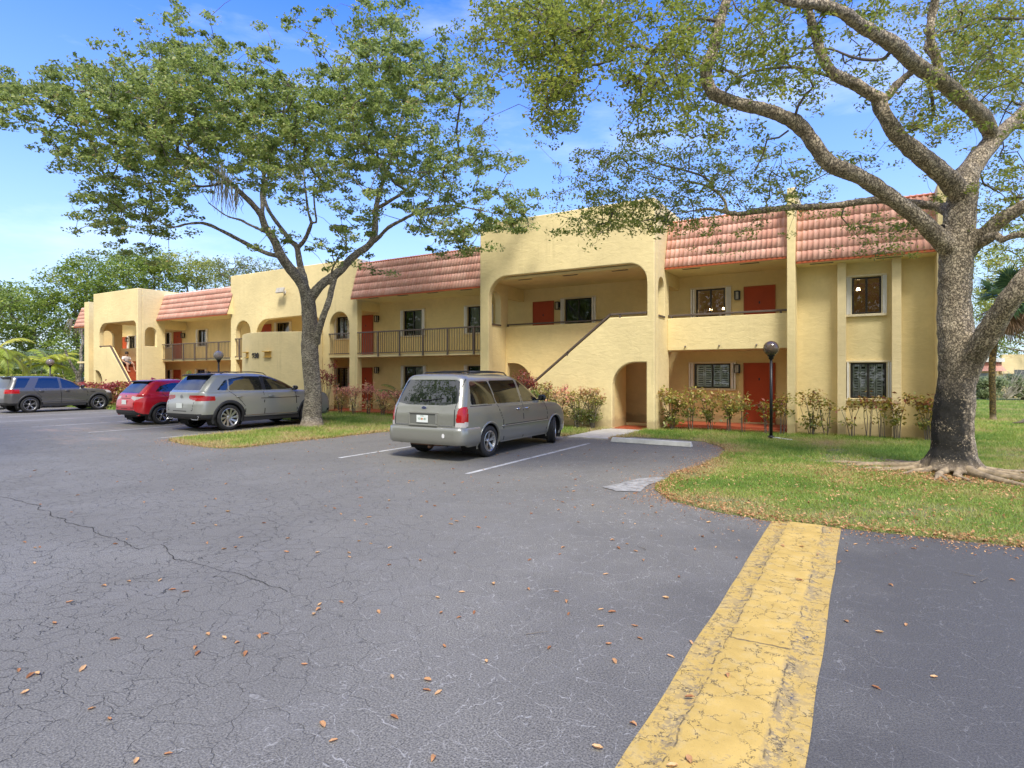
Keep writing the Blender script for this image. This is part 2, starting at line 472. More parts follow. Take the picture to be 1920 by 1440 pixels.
nx_ = len(xs); i, j = np.meshgrid(np.arange(len(ys)-1), np.arange(nx_-1), indexing='ij'); a = (i*nx_+j).ravel()
o = mesh_np('yellow_kerb_strip', V, np.stack([a, a+1, a+nx_+1, a+nx_], 1), M['yellow'], smooth=True); o['kind'] = 'structure'

# concrete wheel stops
def wheel_stop(x, y, L, rz, label):
    o = MB(); 
    o.add([(-L/2,-.09,0),(L/2,-.09,0),(L/2,.09,0),(-L/2,.09,0),(-L/2+.03,-.055,.12),(L/2-.03,-.055,.12),(L/2-.03,.055,.12),(-L/2+.03,.055,.12)],
          [(0,3,2,1),(4,5,6,7),(0,1,5,4),(1,2,6,5),(2,3,7,6),(3,0,4,7)])
    ob = o.build('wheel_stop', simple('white_stop_paint', (.58,.57,.52), .7, var=.14, vs=5, bump=.15), bevel=.015)
    ob.location = (x, y, .004); ob.rotation_euler = (0,0,rz)
    tag(ob, label, 'wheel stop', 'concrete wheel stops')
wheel_stop(-4.62, 14.5, 2.1, R(-2), 'long white concrete wheel stop in the empty bay beside the minivan')
wheel_stop(-25.9, 14.75, 1.9, R(1), 'small white wheel stop before the grass strip, left of the red car')
wheel_stop(-29.3, 14.8, 1.9, R(-1), 'white wheel stop right in front of the dark grey car')

# the long crack running across the lot, laid as a thin dark strip
pts = [(0,930),(35,938),(62,945),(80,958),(120,975),(150,985),(175,998),(215,1008),(262,1030),(300,1022),(330,1050),(380,1058),(430,1072),(480,1092),(520,1100),(545,1112)]
t_ = [((u-960)/1102.) for u, v in pts]; q = []
YW = math.atan(660/1102.)
for (u, v), tt in zip(pts, t_):
    d = 1.75*1102/(v-703); q.append(Vector(((math.cos(YW)*tt-math.sin(YW))*d, (math.sin(YW)*tt+math.cos(YW))*d, 0)))
fine_ = []
for a, b in zip(q[:-1], q[1:]):
    k = max(2, int((b-a).length/.035))
    for j in range(k):
        p = a.lerp(b, j/k); nz = mnoise.noise_vector(p*3.3)*.07+mnoise.noise_vector(p*17)*.018; fine_.append(p+Vector((nz.x, nz.y, 0)))
mb = MB(); prev = None
for i in range(len(fine_)-1):
    d = (fine_[i+1]-fine_[i]).normalized(); s_ = Vector((-d.y, d.x, 0))*(.004+.010*abs(mnoise.noise(fine_[i]*4)))*(1-.6*i/len(fine_))
    cur = (fine_[i]+s_+Vector((0,0,.0035)), fine_[i]-s_+Vector((0,0,.0035)))
    if prev: mb.add([prev[0], prev[1], cur[1], cur[0]], [(0,1,2,3)])
    prev = cur
o = mb.build('asphalt_crack', simple('crack_shadow_soil', (.018,.017,.016), .95)); o['kind'] = 'structure'; bm = bmesh.new(); bm.from_mesh(o.data); bmesh.ops.remove_doubles(bm, verts=bm.verts, dist=1e-5); bm.to_mesh(o.data); bm.free()
# ================================================================= apartment building
YF, YB, YE = 19.3, 20.75, 17.9       # gallery front, door wall, stair-tower front
bld = empty('apartment_building', (0, 0, 0), 0, 'long two-storey yellow stucco apartment block with salmon tiled mansard roofs and arched stair towers', 'apartment building')

def part(mb, name, mat, bevel=0, parent=None, fix=False, smooth=False, label=None):
    o = mb.build(name, mat, parent or bld, smooth=smooth)
    if fix: fix_normals(o)
    if bevel:
        b = o.modifiers.new('bevel', 'BEVEL'); b.width = bevel; b.segments = 2; b.limit_method = 'ANGLE'; b.angle_limit = R(40)
    if label: o['label'] = label
    return o

# ---- windows and doors: (x0, x1, z0, z1, wall plane y)
WIN = [ # x0,x1,z0,z1,y, kind
 (-4.99,-4.02,3.72,4.70,YB,'lamps'), (-5.05,-3.85,1.30,2.14,YB,'louver'),
 (-.30,.42,3.50,4.55,19.6,'lamps2'), (-.34,.54,1.08,2.10,19.6,'louver'),
 (-10.0,-8.88,3.62,4.70,YB,'dark'),
 (-18.23,-17.16,3.56,4.70,YB,'curtain'), (-14.62,-13.5,3.56,4.68,YB,'curtain'),
 (-18.2,-17.1,1.0,2.14,YB,'curtain'), (-14.62,-13.5,1.0,2.14,YB,'dark'),
 (-22.6,-21.85,3.56,4.64,YB,'louver'), (-22.6,-21.85,1.1,2.1,YB,'louver'),
 (-27.22,-26.22,3.60,4.56,YB,'curtain'),
 (-34.5,-33.7,3.5,4.46,YB,'curtain'), (-34.6,-33.8,1.1,2.08,YB,'dark'),
 (-38.0,-37.55,3.5,4.40,YB,'dark'), (-37.9,-37.5,1.1,2.05,YB,'dark'),
 (-42.5,-41.7,3.4,4.35,YB,'dark'), (-9.6,-8.6,1.0,2.1,YB,'dark'),
]
DOOR = [(-3.43,-2.46,2.67,4.68),(-3.44,-2.46,.15,2.15),(-11.43,-10.49,2.67,4.68),(-21.09,-20.17,2.67,4.63),
        (-21.09,-20.22,.12,2.11),(-28.62,-27.71,2.67,4.53),(-37.15,-36.29,2.67,4.45),(-37.15,-36.4,.12,2.08),(-43.35,-42.7,2.67,4.33)]

# ---- rear (door) wall with window openings
mb = MB()
holes = []
for (a,b,c,d,y,k) in WIN:
    if y == YB: holes.append([(a,c),(b,c),(b,d),(a,d)])
plate(mb, [(-46.5,0),(-1.95,0),(-1.95,5.4),(-46.5,5.4)], holes, YB, YB+.18)
part(mb, 'wall', M['stucco_in'], fix=True)
# end apartment wall
mb = MB()
holes = [[(a,c),(b,c),(b,d),(a,d)] for (a,b,c,d,y,k) in WIN if y == 19.6]
plate(mb, [(-1.72,-.1),(1.8,-.1),(1.8,4.97),(-1.72,4.97)], holes, 19.6, 19.8)
part(mb, 'wall', M['stucco'], fix=True)
mb = MB(); mb.box(1.62, 1.8, 19.802, 31.9, -.1, 6.2); part(mb, 'wall', M['stucco'])
for a,b in ((-.66,-.44),(.66,.88)):
    mb = MB(); mb.box(a, b, 19.3, 19.597, -.1, 4.968); part(mb, 'pilaster', M['trim'], .01)
# bodies behind (roof decks, rear)
mb = MB()
mb.box(-46.5, 1.6, 31.7, 31.9, 0, 6.2)
mb.box(-46.5, 1.6, 19.95, 31.69, 6.0, 6.2)
mb.box(-46.5, -46.3, 20.94, 31.69, 0, 5.99)
part(mb, 'roof_deck', M['roofdeck'])
# fins that rise through the roof
for x0,x1,zt in ((-1.93,-1.715,7.2),(1.64,1.86,6.75),(-44.3,-43.72,6.56)):
    mb = MB(); mb.box(x0, x1, 18.84, 19.598 if x0 > 0 else 20.9, -.1, zt); part(mb, 'fin_wall', M['stucco'], .012)
# slab of the upper gallery, its pale edge
mb = MB()
mb.box(-46.4, -12.092, YF+.003, YB-.002, 2.55, 2.67); part(mb, 'gallery_floor', M['trim'], .01)
mb = MB(); mb.box(-11.82, -5.84, YF+.16, YB-.002, 2.55, 2.67); part(mb, 'gallery_floor', M['trim'])
mb = MB(); mb.box(-5.568, -1.935, YF+.16, YB-.002, 2.555, 2.67); part(mb, 'gallery_floor', M['trim'])
# soffits
for x0,x1,z,y0,y1 in ((-5.568,-1.932,5.16,18.97,YB+.1),(-19.6,-12.092,5.15,18.97,YB+.1),(-35.5,-29.15,5.0,18.97,YB+.1),
                   (-11.83,-5.83,5.2,YE+.26,YB+.1),(-29.1,-19.75,5.1,YF+.3,YB+.1),(-40.7,-36.0,4.95,YE+.26,YB+.1),(-46.4,-44.35,5.0,18.97,YB+.1),(-1.713,1.638,4.97,18.97,19.8)):
    mb = MB(); mb.box(x0, x1, y0, y1, z, z+.08); part(mb, 'soffit', M['soffit'])
# dark soffit vents
def vent(x, y, z, w=.55): 
    mb = MB(); mb.box(x-w/2, x+w/2, y-.05, y+.05, z-.012, z+.002)
    part(mb, 'soffit_vent', M['brown'])
for x in (-10.5,-8.7,-6.9): vent(x, 18.45, 5.2)
for x in (-4.75,-3.0): vent(x, 19.12, 5.16)
for x in (-1.05,.6): vent(x, 19.1, 4.97, .6)
for x in (-18.6,-16.9,-15.3,-13.6): vent(x, 19.15, 5.15)
for x in (-34.4,-32.6,-30.8): vent(x, 19.15, 5.0)
for x in (-39.2,-37.6): vent(x, 18.4, 4.95)
# header beams across the gallery
for x0,x1,z in ((-12.09,-11.85,4.72),(-5.8,-5.572,4.72),(-19.98,-19.76,4.72),(-29.1,-28.9,4.6),(-36.0,-35.79,4.5)):
    mb = MB(); mb.box(x0, x1, YF+.31 if x0 < -13 and x0 > -30 else YF+.02, YB-.003, z, 5.3); part(mb, 'header_beam', M['stucco_in'])

# ---- mansard roofs, real wavy tile courses
def mansard(x0, x1, ze, zt, ye=18.95, yt=19.42, period=.145, ends=True, left_end=False, right_end=False):
    ncol = int(round((x1-x0)/period)); per = (x1-x0)/ncol; ns = 7; ncr = 5
    xs = np.linspace(x0, x1, ncol*ns+1)
    ph = ((xs-x0)/per) % 1.0
    # roll then flat pan: an S-tile profile
    wave = np.where(ph < .55, np.sin(ph/.55*PI)*.025, -.006*np.sin((ph-.55)/.45*PI))
    V = []; Fc = []; Cc = []
    L = math.hypot(yt-ye, zt-ze); nx = -(zt-ze)/L; nz = (yt-ye)/L    # outward normal (y,z)
    tint = RNG.random((ncr, ncol+1))
    b = 0
    for c in range(ncr):
        f0, f1 = c/ncr, (c+1)/ncr+.03
        for (f, off) in ((f0, -.012), (f0, .028), (f1, .008)):
            o = wave + off if off > 0 else wave*0 + off
            y = ye+(yt-ye)*f + nx*o; z = ze+(zt-ze)*f + nz*o
            if f == f0 and off > 0: z = z + .012*np.sin(xs*1.3+c*2)*.4
            V.append(np.stack([xs, y, z], 1))
            ci = np.minimum((xs-x0)/per, ncol-1e-3).astype(int)
            tc = np.clip(tint[c, ci], 0, 1)
            Cc.append(np.stack([tc, tc, tc, np.ones_like(tc)], 1))
        n = len(xs); i = np.arange(n-1)
        for r in range(2):
            a = b + r*n
            Fc.append(np.stack([a+i, a+i+1, a+n+i+1, a+n+i], 1))
        b += 3*n
    o = mesh_np('tiled_roof', np.concatenate(V), np.concatenate(Fc), M['tile'], bld, colors=np.concatenate(Cc))
    # sheathing, fascia and metal cap
    mb = MB()
    def wedge(a, b_):
        mb.add([(a,ye+.03,ze-.0),(a,yt+.02,zt-.02),(a,yt+.5,zt-.02),(a,yt+.5,ze),(b_,ye+.03,ze),(b_,yt+.02,zt-.02),(b_,yt+.5,zt-.02),(b_,ye+.53,ze)],
               [(0,1,2,3),(7,6,5,4),(0,4,5,1),(1,5,6,2)])
    wedge(x0+.004, x1-.004)
    part(mb, 'roof_sheathing', M['soffit'], parent=o)
    mb = MB(); mb.box(x0+.01, x1-.01, ye-.02, ye+.035, ze-.06, ze-.004); part(mb, 'fascia', M['doorframe'], parent=o)
    mb = MB(); mb.box(x0+.01, x1-.01, yt-.04, yt+.4, zt-.018, zt+.014); part(mb, 'ridge_cap', M['doorframe'] if x0 > -28 else M['white'], parent=o)
    return o
mansard(-5.565, -1.94, 5.23, 6.78)
mansard(-1.71, 1.635, 5.05, 6.62)
mansard(-19.80, -12.095, 5.20, 6.8)
mansard(-35.76, -28.95, 4.99, 6.48)
mansard(-46.0, -44.32, 4.99, 6.3)

# ---- stair towers
def rail_obj(name, segs, w=.06, h=.09, parent=None):
    mb = MB()
    for p, q in segs: mb.bar(p, q, w, h)
    return part(mb, name, M['brown'], .008, parent)

# tower E (right): front wall
mb = MB()
op = [(-11.72, .02)] + [(-11.72, 4.55)] + arc(-10.95, 4.55, .77, .74, 180, 90, 10)[1:] + arc(-6.42, 4.67, .61, .62, 90, 0, 10) + \
     [(-5.81, 3.60), (-7.05, 3.60), (-11.35, .25), (-11.35, .02)]
door = [(-6.96,.03),(-6.96,1.38)] + arc(-6.20,1.38,.76,.77,180,90,12)[1:] + [(-5.83,2.15),(-5.83,.03)]
plate(mb, [(-12.09,-.1),(-5.572,-.1),(-5.572,7.27),(-12.09,7.27)], [op, door], YE, YE+.25)
part(mb, 'stair_tower_wall', M['stucco'], .03, fix=True)
# side walls with arched slots
for x0,x1,zt in ((-5.82,-5.568,7.268),(-12.092,-11.84,7.268)):
    mb = MB()
    hole = [(18.27,3.65)] + [(18.95,3.65),(18.95,4.50)] + arc(18.61,4.50,.34,.38,0,180,12)[1:]
    plate(mb, [(YE+.252,-.1),(YF+.15,-.1),(YF+.15,5.25),(YB,5.25),(YB,zt),(YE+.252,zt)], [hole], x0, x1, axis='x')
    part(mb, 'stair_tower_wall', M['stucco'], .02, fix=True)
    mb = MB(); mb.box(x0-.03 if x0 < -7 else x0+.1, x1+.03, 18.29, 18.93, 3.60, 3.655); part(mb, 'slot_sill', M['brown'])
mb = MB(); mb.box(-12.09, -5.57, YE+.252, 31, 6.75, 6.8); part(mb, 'roof_deck', M['roofdeck'])
# inner gallery parapet and wall under it
mb = MB()
plate(mb, [(-11.838,0),(-5.822,0),(-5.822,3.60),(-7.0,3.60),(-11.838,3.60)],
      [[(-11.76,.13),(-10.72,.13),(-10.72,1.42)]+arc(-11.5,1.42,.78,.78,0,90,12)[1:]+[(-11.76,2.2)], [(-7.1,.13),(-5.9,.13),(-5.9,2.45),(-7.1,2.45)]], YF, YF+.15)
part(mb, 'parapet', M['stucco_in'], .01, fix=True)
rail_obj('handrail', [((-11.8,YF+.07,3.68),(-5.9,YF+.07,3.68)),((-11.78,YF+.07,3.60),(-11.78,YF+.07,3.66)),((-9.3,YF+.07,3.59),(-9.3,YF+.07,3.66))], .09, .05)
rail_obj('handrail', [((-5.83,YE+.05,3.70),(-7.05,YE+.05,3.70)),((-7.02,YE+.05,3.71),(-11.3,YE+.05,.37)),((-6.7,YE+.05,3.58),(-6.7,YE+.05,3.70)),
                      ((-8.55,YE+.05,2.38),(-8.55,YE+.05,2.55)),((-9.9,YE+.05,1.3),(-9.9,YE+.05,1.50))], .10, .065)
# stairs
def stairs(xa, xb, z1, y0, y1, n=15):
    mb = MB(); dx = (xb-xa)/n; dz = z1/n
    for i in range(n):
        mb.box(xa+dx*i, xb, y0, y1, dz*i, dz*(i+1))
    return part(mb, 'stair_flight', M['porch'], .012)
stairs(-11.3, -7.1, 2.665, YE+.26, YF-.01)
mb = MB(); mb.box(-7.09,-7.0,YE+.252,YF-.003,-.05,2.545); part(mb, 'wall', M['stucco_in'])
mb = MB(); mb.box(-7.09, -5.83, YE+.26, YF-.01, 2.55, 2.665); part(mb, 'landing', M['porch'])

# tower L (far left): mirrored front
mb = MB()
op = [(-40.22,3.42)] + [(-40.22,4.2)] + arc(-39.45,4.2,.77,.68,180,90,10)[1:] + arc(-36.3,4.53,.35,.35,90,0,8) + \
     [(-35.95,.02),(-36.25,.02),(-36.25,.78),(-38.95,3.42)]
nic = [(-40.72,.02),(-39.85,.02),(-39.85,1.3)] + arc(-40.55,1.3,.70,.72,0,90,12)[1:] + [(-40.72,2.02)]
plate(mb, [(-40.94,-.1),(-35.77,-.1),(-35.77,6.75),(-40.94,6.75)], [op, nic], YE, YE+.25)
part(mb, 'stair_tower_wall', M['stucco'], .03, fix=True)
for x0,x1 in ((-36.0,-35.768),(-40.942,-40.7)):
    mb = MB()
    hole = [(18.3,3.42)] + [(18.97,3.42),(18.97,4.18)] + arc(18.635,4.18,.335,.36,0,180,12)[1:]
    plate(mb, [(YE+.252,-.1),(YF+.15,-.1),(YF+.15,5.0),(YB,5.0),(YB,6.748),(YE+.252,6.748)], [hole], x0, x1, axis='x')
    part(mb, 'stair_tower_wall', M['stucco'], .02, fix=True)
mb = MB(); mb.box(-40.94, -35.77, YE+.252, 31, 6.3, 6.35); part(mb, 'roof_deck', M['roofdeck'])
mb = MB(); mb.box(-40.69,-36.01,YF,YF+.15,2.5,3.42); mb.box(-40.69,-38.2,YF,YF+.15,.0,2.499); part(mb, 'parapet', M['stucco_in'])
stairs(-36.05, -38.95, 2.6, YE+.26, YF-.01, 14)
mb = MB(); mb.box(-40.69,-38.96, YE+.26, YF-.01, 2.5, 2.6); part(mb, 'landing', M['porch'])
rail_obj('handrail', [((-40.2,YE+.05,3.50),(-38.93,YE+.05,3.50)),((-38.95,YE+.05,3.50),(-36.25,YE+.05,.88))], .10, .065)
rail_obj('handrail', [((-38.3,YF-.06,3.0),(-36.4,YF-.06,1.2))], .05, .05)
mb = MB(); plate(mb, [(-38.5,0),(-36.01,0),(-36.01,.9),(-38.1,3.0),(-38.5,3.0)], [], YF-.006, YF+.1); part(mb, 'parapet', M['stucco_in'], fix=True)

# centre arcade C
mb = MB()
def archhole(x0, x1, z0, zs, zt):
    r = (x1-x0)/2
    return [(x0,z0),(x1,z0),(x1,zs)] + arc((x0+x1)/2, zs, r, zt-zs, 0, 180, 14)[1:]
hs = [archhole(-28.7,-27.45,2.672,3.96,4.6), archhole(-21.55,-20.25,2.672,4.02,4.68),
      [(-27.0,2.672),(-22.0,2.672),(-22.0,3.8)]+arc(-22.9,3.8,.9,.85,0,90,10)[1:]+arc(-26.1,3.74,.9,.85,90,180,10)+[(-27.0,3.7)],
      [(-28.7,.02),(-27.45,.02),(-27.45,2.548),(-28.7,2.548)], [(-21.55,.02),(-20.25,.02),(-20.25,2.548),(-21.55,2.548)], [(-26.9,.02),(-22.0,.02),(-22.0,2.548),(-26.9,2.548)]]
plate(mb, [(-29.13,-.1),(-19.74,-.1),(-19.74,7.05),(-29.13,7.05)], hs, YF-.02, YF+.28)
part(mb, 'arcade_wall', M['stucco'], .03, fix=True)
mb = MB(); mb.box(-29.128,-28.95,YF+.283,31,5.2,7.045); mb.box(-19.92,-19.742,YF+.283,31,5.25,7.045); mb.box(-28.94,-19.93,YF+.283,31,6.5,6.55)
part(mb, 'roof_deck', M['roofdeck'])
# bowed entrance drum
plan = [(-27.0,YF-.03),(-27.0,18.5)]
for i in range(1, 24):
    a = i/24; x = -27.0 + 5.0*a; y = 18.5 - .9*math.sin(PI*a)
    plan.append((x, y))
plan += [(-22.0,18.5),(-22.0,YF-.03)]
mb = MB(); n = len(plan)
inn = [(-26.8 + (x+27.0)*(4.6/5.0), y+.2 if 0 < i < n-1 else y) for i, (x, y) in enumerate(plan)]
vs = []
for z in (-.1, 3.76):
    vs += [(x, y, z) for x, y in plan]
    vs += [(x, y, z) for x, y in inn]
fs = []
for i in range(n-1):
    fs.append((i, i+1, 2*n+i+1, 2*n+i)); fs.append((n+i+1, n+i, 3*n+i, 3*n+i+1)); fs.append((2*n+i, 2*n+i+1, 3*n+i+1, 3*n+i))
mb.add(vs, fs)
drum = part(mb, 'bowed_wall', M['stucco'], .02, fix=True)
def drum_frame(x):
    a = (x+27.0)/5.0; y = 18.5 - .9*math.sin(PI*a); sl = -.9*PI/5.0*math.cos(PI*a)
    return y, math.atan(sl)
# house number and two wedge lights
cu = bpy.data.curves.new('digits', 'FONT'); cu.body = '930'; cu.size = .34; cu.extrude = .012; cu.offset = .010; cu.align_x = 'CENTER'; cu.space_character = 1.06
to = bpy.data.objects.new('digits', cu); COL.objects.link(to)
bpy.context.view_layer.update()
me = bpy.data.meshes.new_from_object(to.evaluated_get(bpy.context.evaluated_depsgraph_get()))
bpy.data.objects.remove(to)
me.materials.clear(); me.materials.append(simple('number_paint', (.035, .028, .022), .5))
dg = bpy.data.objects.new('house_number', me); COL.objects.link(dg); dg.parent = bld
y, ang = drum_frame(-24.65); dg.location = (-24.65, y-.03, 2.55); dg.rotation_euler = (R(90), 0, ang)
dg['label'] = 'dark house number 930'
for x in (-25.55, -23.85):
    y, ang = drum_frame(x); mb = MB()
    mb.add([(-.2,0,.14),(.2,0,.14),(.2,-.17,.14),(-.2,-.17,.14),(-.2,0,.10),(.2,0,.10),(.2,-.17,.10),(-.2,-.17,.10)],
           [(0,3,2,1),(4,5,6,7),(0,1,5,4),(1,2,6,5),(2,3,7,6),(3,0,4,7)])
    mb.box(-.17,.17,-.03,0,-.12,.10)
    mb.box(-.2,.2,-.1,0,-.16,-.12)
    o = part(mb, 'wall_light', simple('ochre_lamp_box', (.62,.38,.07), .5)); o.location = (x, y-.004, 2.72); o.rotation_euler = (0,0,ang)
# flood light
mb = MB(); mb.box(-.28,.28,-.34,-.26,-.14,.12); mb.bar((0,-.26,0),(0,0,.05),.06); mb.box(-.08,.08,-.03,0,-.06,.12)
o = part(mb, 'flood_light', M['concrete'], .01); o.location = (-24.7,YF-.023,5.84); o.rotation_euler = (R(-18),0,0)

# F parapet (solid)
mb = MB(); mb.box(-5.566,-1.934,YF,YF+.155,2.555,3.61); part(mb, 'parapet', M['stucco'], .015)
rail_obj('handrail', [((-5.56,YF+.07,3.70),(-1.94,YF+.07,3.70)),((-5.45,YF+.07,3.60),(-5.45,YF+.07,3.68)),((-3.9,YF+.07,3.60),(-3.9,YF+.07,3.68)),((-2.15,YF+.07,3.60),(-2.15,YF+.07,3.68))], .10, .06)
for x in (-4.98,-3.92,-2.82):
    mb = MB(); mb.tube([(x,YF+.02,2.68),(x,YF-.05,2.68),(x,YF-.06,2.65)], .025, 8); part(mb, 'drain_spout', M['brown'])
# metal railings
def railing(x0, x1, posts, zf=2.68, zt=3.66):
    r = empty('railing', (0,0,0), parent=bld); y = YF-.035
    mb = MB(); mb.bar((x0,y,zt),(x1,y,zt),.065,.055); part(mb, 'top_rail', M['brown'], .006, r)
    mb = MB(); mb.bar((x0,y,zf+.05),(x1,y,zf+.05),.035,.04); part(mb, 'bottom_rail', M['brown'], 0, r)
    for p in posts:
        mb = MB(); mb.box(p-.03,p+.03,y-.055,y-.0,2.57,zt+.01); part(mb, 'post', M['brown'], 0, r)
    n = int((x1-x0)/.125); mb = MB()
    for i in range(1, n):
        x = x0+(x1-x0)*i/n; mb.box(x-.009,x+.009,y-.009,y+.009,zf+.05,zt-.02)
    o = part(mb, 'pickets', M['brown'], 0, r); o['kind'] = 'stuff'
railing(-19.70,-12.11,(-18.42,-17.17,-15.88,-14.59,-13.29))
railing(-35.72,-29.16,(-34.6,-33.5,-32.38,-31.26,-30.13), 2.62, 3.54)
railing(-21.56,-20.24,())
railing(-28.71,-27.44,(-28.3,))
railing(-22.45,-22.01,())

# porch floors
mb = MB(); mb.box(-5.566,-1.932,YF-.03,YB-.001,-.05,.15); mb.box(-5.82,-5.568,YF+.17,YB-.001,-.05,.149); part(mb, 'porch_floor', M['porch'], .01)
mb = MB(); mb.box(-11.83,-5.83,YE+.01,YB-.001,-.05,.035); part(mb, 'porch_floor', M['porch'])
mb = MB(); mb.box(-46.4,-12.1,YF-.05,YB-.001,-.05,.12); part(mb, 'porch_floor', M['porch'], .01)
mb = MB(); mb.box(-5.52,-1.95,YF-.32,YF-.035,-.05,.075); part(mb, 'porch_step', M['porch'])

# ---- doors
for i,(a,b,c,d) in enumerate(DOOR):
    mb = MB(); mb.box(a+.04,b-.04,YB-.035,YB-.004,c+.02,d-.04)
    o = part(mb, 'door', M['door'], .006)
    mb = MB(); mb.box(a,a+.04,YB-.05,YB-.003,c,d); mb.box(b-.04,b,YB-.05,YB-.003,c,d); mb.box(a+.04,b-.04,YB-.05,YB-.003,d-.04,d)
    part(mb, 'door_frame', M['doorframe'], 0, o)
    mb = MB(); mb.lathe([(.0,-.05),(.028,-.045),(.032,-.02),(.012,-.01),(.012,0)], (0,0,0), 12, 'z')
    k = part(mb, 'door_handle', simple('brass', (.45,.33,.14), .35, 1.0), 0, o, smooth=True)
    k.location = (a+.11, YB-.035, (c+d)/2-.05); k.rotation_euler = (R(-90),0,0)
    mb = MB(); mb.box((a+b)/2-.022,(a+b)/2+.022,YB-.045,YB-.034,c+1.42,c+1.50); part(mb, 'knocker', M['black'], 0, o)
    if c < 1: 
        mb = MB(); mb.box(a+.02,b-.02,YB-.08,YB-.036,c,c+.04); part(mb, 'threshold', M['trim'], 0, o)
# ---- windows
warm = NT('glowing_room'); warm.base(warm.mix(warm.noise(2.5,3), (.015,.008,.004), (.08,.042,.016))).set(Roughness=.9)
warm.put(warm.b, 'Emission Color', warm.mix(warm.noise(1.4,2), (.5,.2,.05), (1,.5,.16))); warm.put(warm.b, 'Emission Strength', .022)  # faint emission: lamp glow put into the room walls themselves
M['warm'] = warm.m
bulb = NT('lit_bulb'); bulb.base((1,.8,.5,1)); bulb.put(bulb.b,'Emission Color',(1,.72,.36,1)); bulb.put(bulb.b,'Emission Strength',9.0); M['bulb'] = bulb.m
for i,(a,b,c,d,y,k) in enumerate(WIN):
    w = empty('window', (0,0,0), parent=bld)
    big = y != YB
    # interior recess
    mb = MB(); e = .35 if k in ('louver','curtain') else 2.2
    mb.add([(a-.1,y+.19,c-.1),(b+.1,y+.19,c-.1),(b+.1,y+.19,d+.1),(a-.1,y+.19,d+.1),(a-.1,y+e,c-.1),(b+.1,y+e,c-.1),(b+.1,y+e,d+.1),(a-.1,y+e,d+.1)],
           [(4,5,6,7),(0,4,7,3),(1,2,6,5),(0,1,5,4),(3,7,6,2)])
    part(mb, 'room_interior', M['warm'] if k.startswith('lamps') else M['room'], 0, w)
    mb = MB(); f = .05; m_ = (a+b)/2
    for p in ((a,a+f,c,d),(b-f,b,c,d),(a+f,b-f,c,c+f),(a+f,b-f,d-f,d),(m_-.028,m_+.028,c+f,d-f)): mb.box(p[0],p[1],y+.03,y+.09,p[2],p[3])
    part(mb, 'window_frame', M['bronze'], .004, w)
    mb = MB(); mb.add([(a+f,y+.06,c+f),(b-f,y+.06,c+f),(b-f,y+.06,d-f),(a+f,y+.06,d-f)],[(0,1,2,3)]); part(mb, 'pane', M['glass'], 0, w)
    if k == 'louver':
        mb = MB(); q = 4 if b-a > .8 else 2; pw = (b-a-2*f-.06)/q
        for j in range(q):
            x0 = a+f+.01+j*pw+(.03 if j >= q/2 else 0); x1 = x0+pw-.012
            mb.box(x0,x0+.035,y+.13,y+.16,c+f,d-f); mb.box(x1-.035,x1,y+.13,y+.16,c+f,d-f)
            mb.box(x0+.045,x1-.045,y+.13,y+.16,c+f,c+f+.06); mb.box(x0+.045,x1-.045,y+.13,y+.16,d-f-.06,d-f)
            nl = int((d-c-2*f-.14)/.075)
            for t_ in range(nl):
                z = c+f+.10+t_*.075; mb.bar((x0+.036,y+.145,z),(x1-.036,y+.145,z),.012,.048,(0,.35,.94))
        part(mb, 'louvred_shutter', M['louver'], 0, w)
    if k == 'curtain':
        mb = MB(); xs = np.linspace(m_-.02 if i % 2 else a+.06, b-.03 if i % 2 else m_+.1, 40)
        for j in range(39):
            mb.add([(xs[j],y+.15+.018*math.sin(j*1.3),c+.03),(xs[j+1],y+.15+.018*math.sin(j*1.3+1.3),c+.03),(xs[j+1],y+.15+.018*math.sin(j*1.3+1.3),d-.03),(xs[j],y+.15+.018*math.sin(j*1.3),d-.03)],[(0,1,2,3)])
        part(mb, 'curtain', M['curtain'], 0, w)
    if k.startswith('lamps'):
        spots = ((a+.33,.62),(b-.2,.62)) if k == 'lamps' else ((a+.15,.24),)
        for sx, dz in spots:
            mb = MB(); mb.lathe([(.0,-.04),(.05,-.035),(.035,.03),(.0,.04)], (sx,y+.75,d-dz), 14)
            part(mb, 'lit_lamp', M['bulb'], 0, w)
            mb = MB(); mb.bar((sx,y+.75,d-dz+.04),(sx,y+.75,d+.02),.012)
            part(mb, 'lamp_rod', M['bronze'], 0, w)
    # surround and folded accordion shutters
    s0 = .16 if not big else .13; s1 = .16 if not big else .10
    mb = MB(); mb.box(a-s0-.03,b+s1+.03,y-.075,y-.003,d+.012,d+.06); mb.box(a-s0-.03,b+s1+.03,y-.10,y-.003,c-.075,c-.012)
    mb.box(a-.03,a,y-.05,y+.03,c-.01,d+.01); mb.box(b,b+.03,y-.05,y+.03,c-.01,d+.01)
    part(mb, 'surround', M['cream'], .004, w)
    fold = (2, 4) if k == 'lamps' else (4, 4) if k == 'lamps2' else (2, 2)
    for side, nf in ((-1, fold[0]), (1, fold[1])):
        mb = MB(); x = a-.035 if side < 0 else b+.035; span = (s0 if side < 0 else s1)-.0
        ww = span/nf
        for j in range(nf):
            xx = x+side*ww*j
            mb.box(xx, xx+side*(ww*.72), y-.085, y-.004, c-.008, d+.008)
        part(mb, 'storm_shutter', M['white'], .003, w)
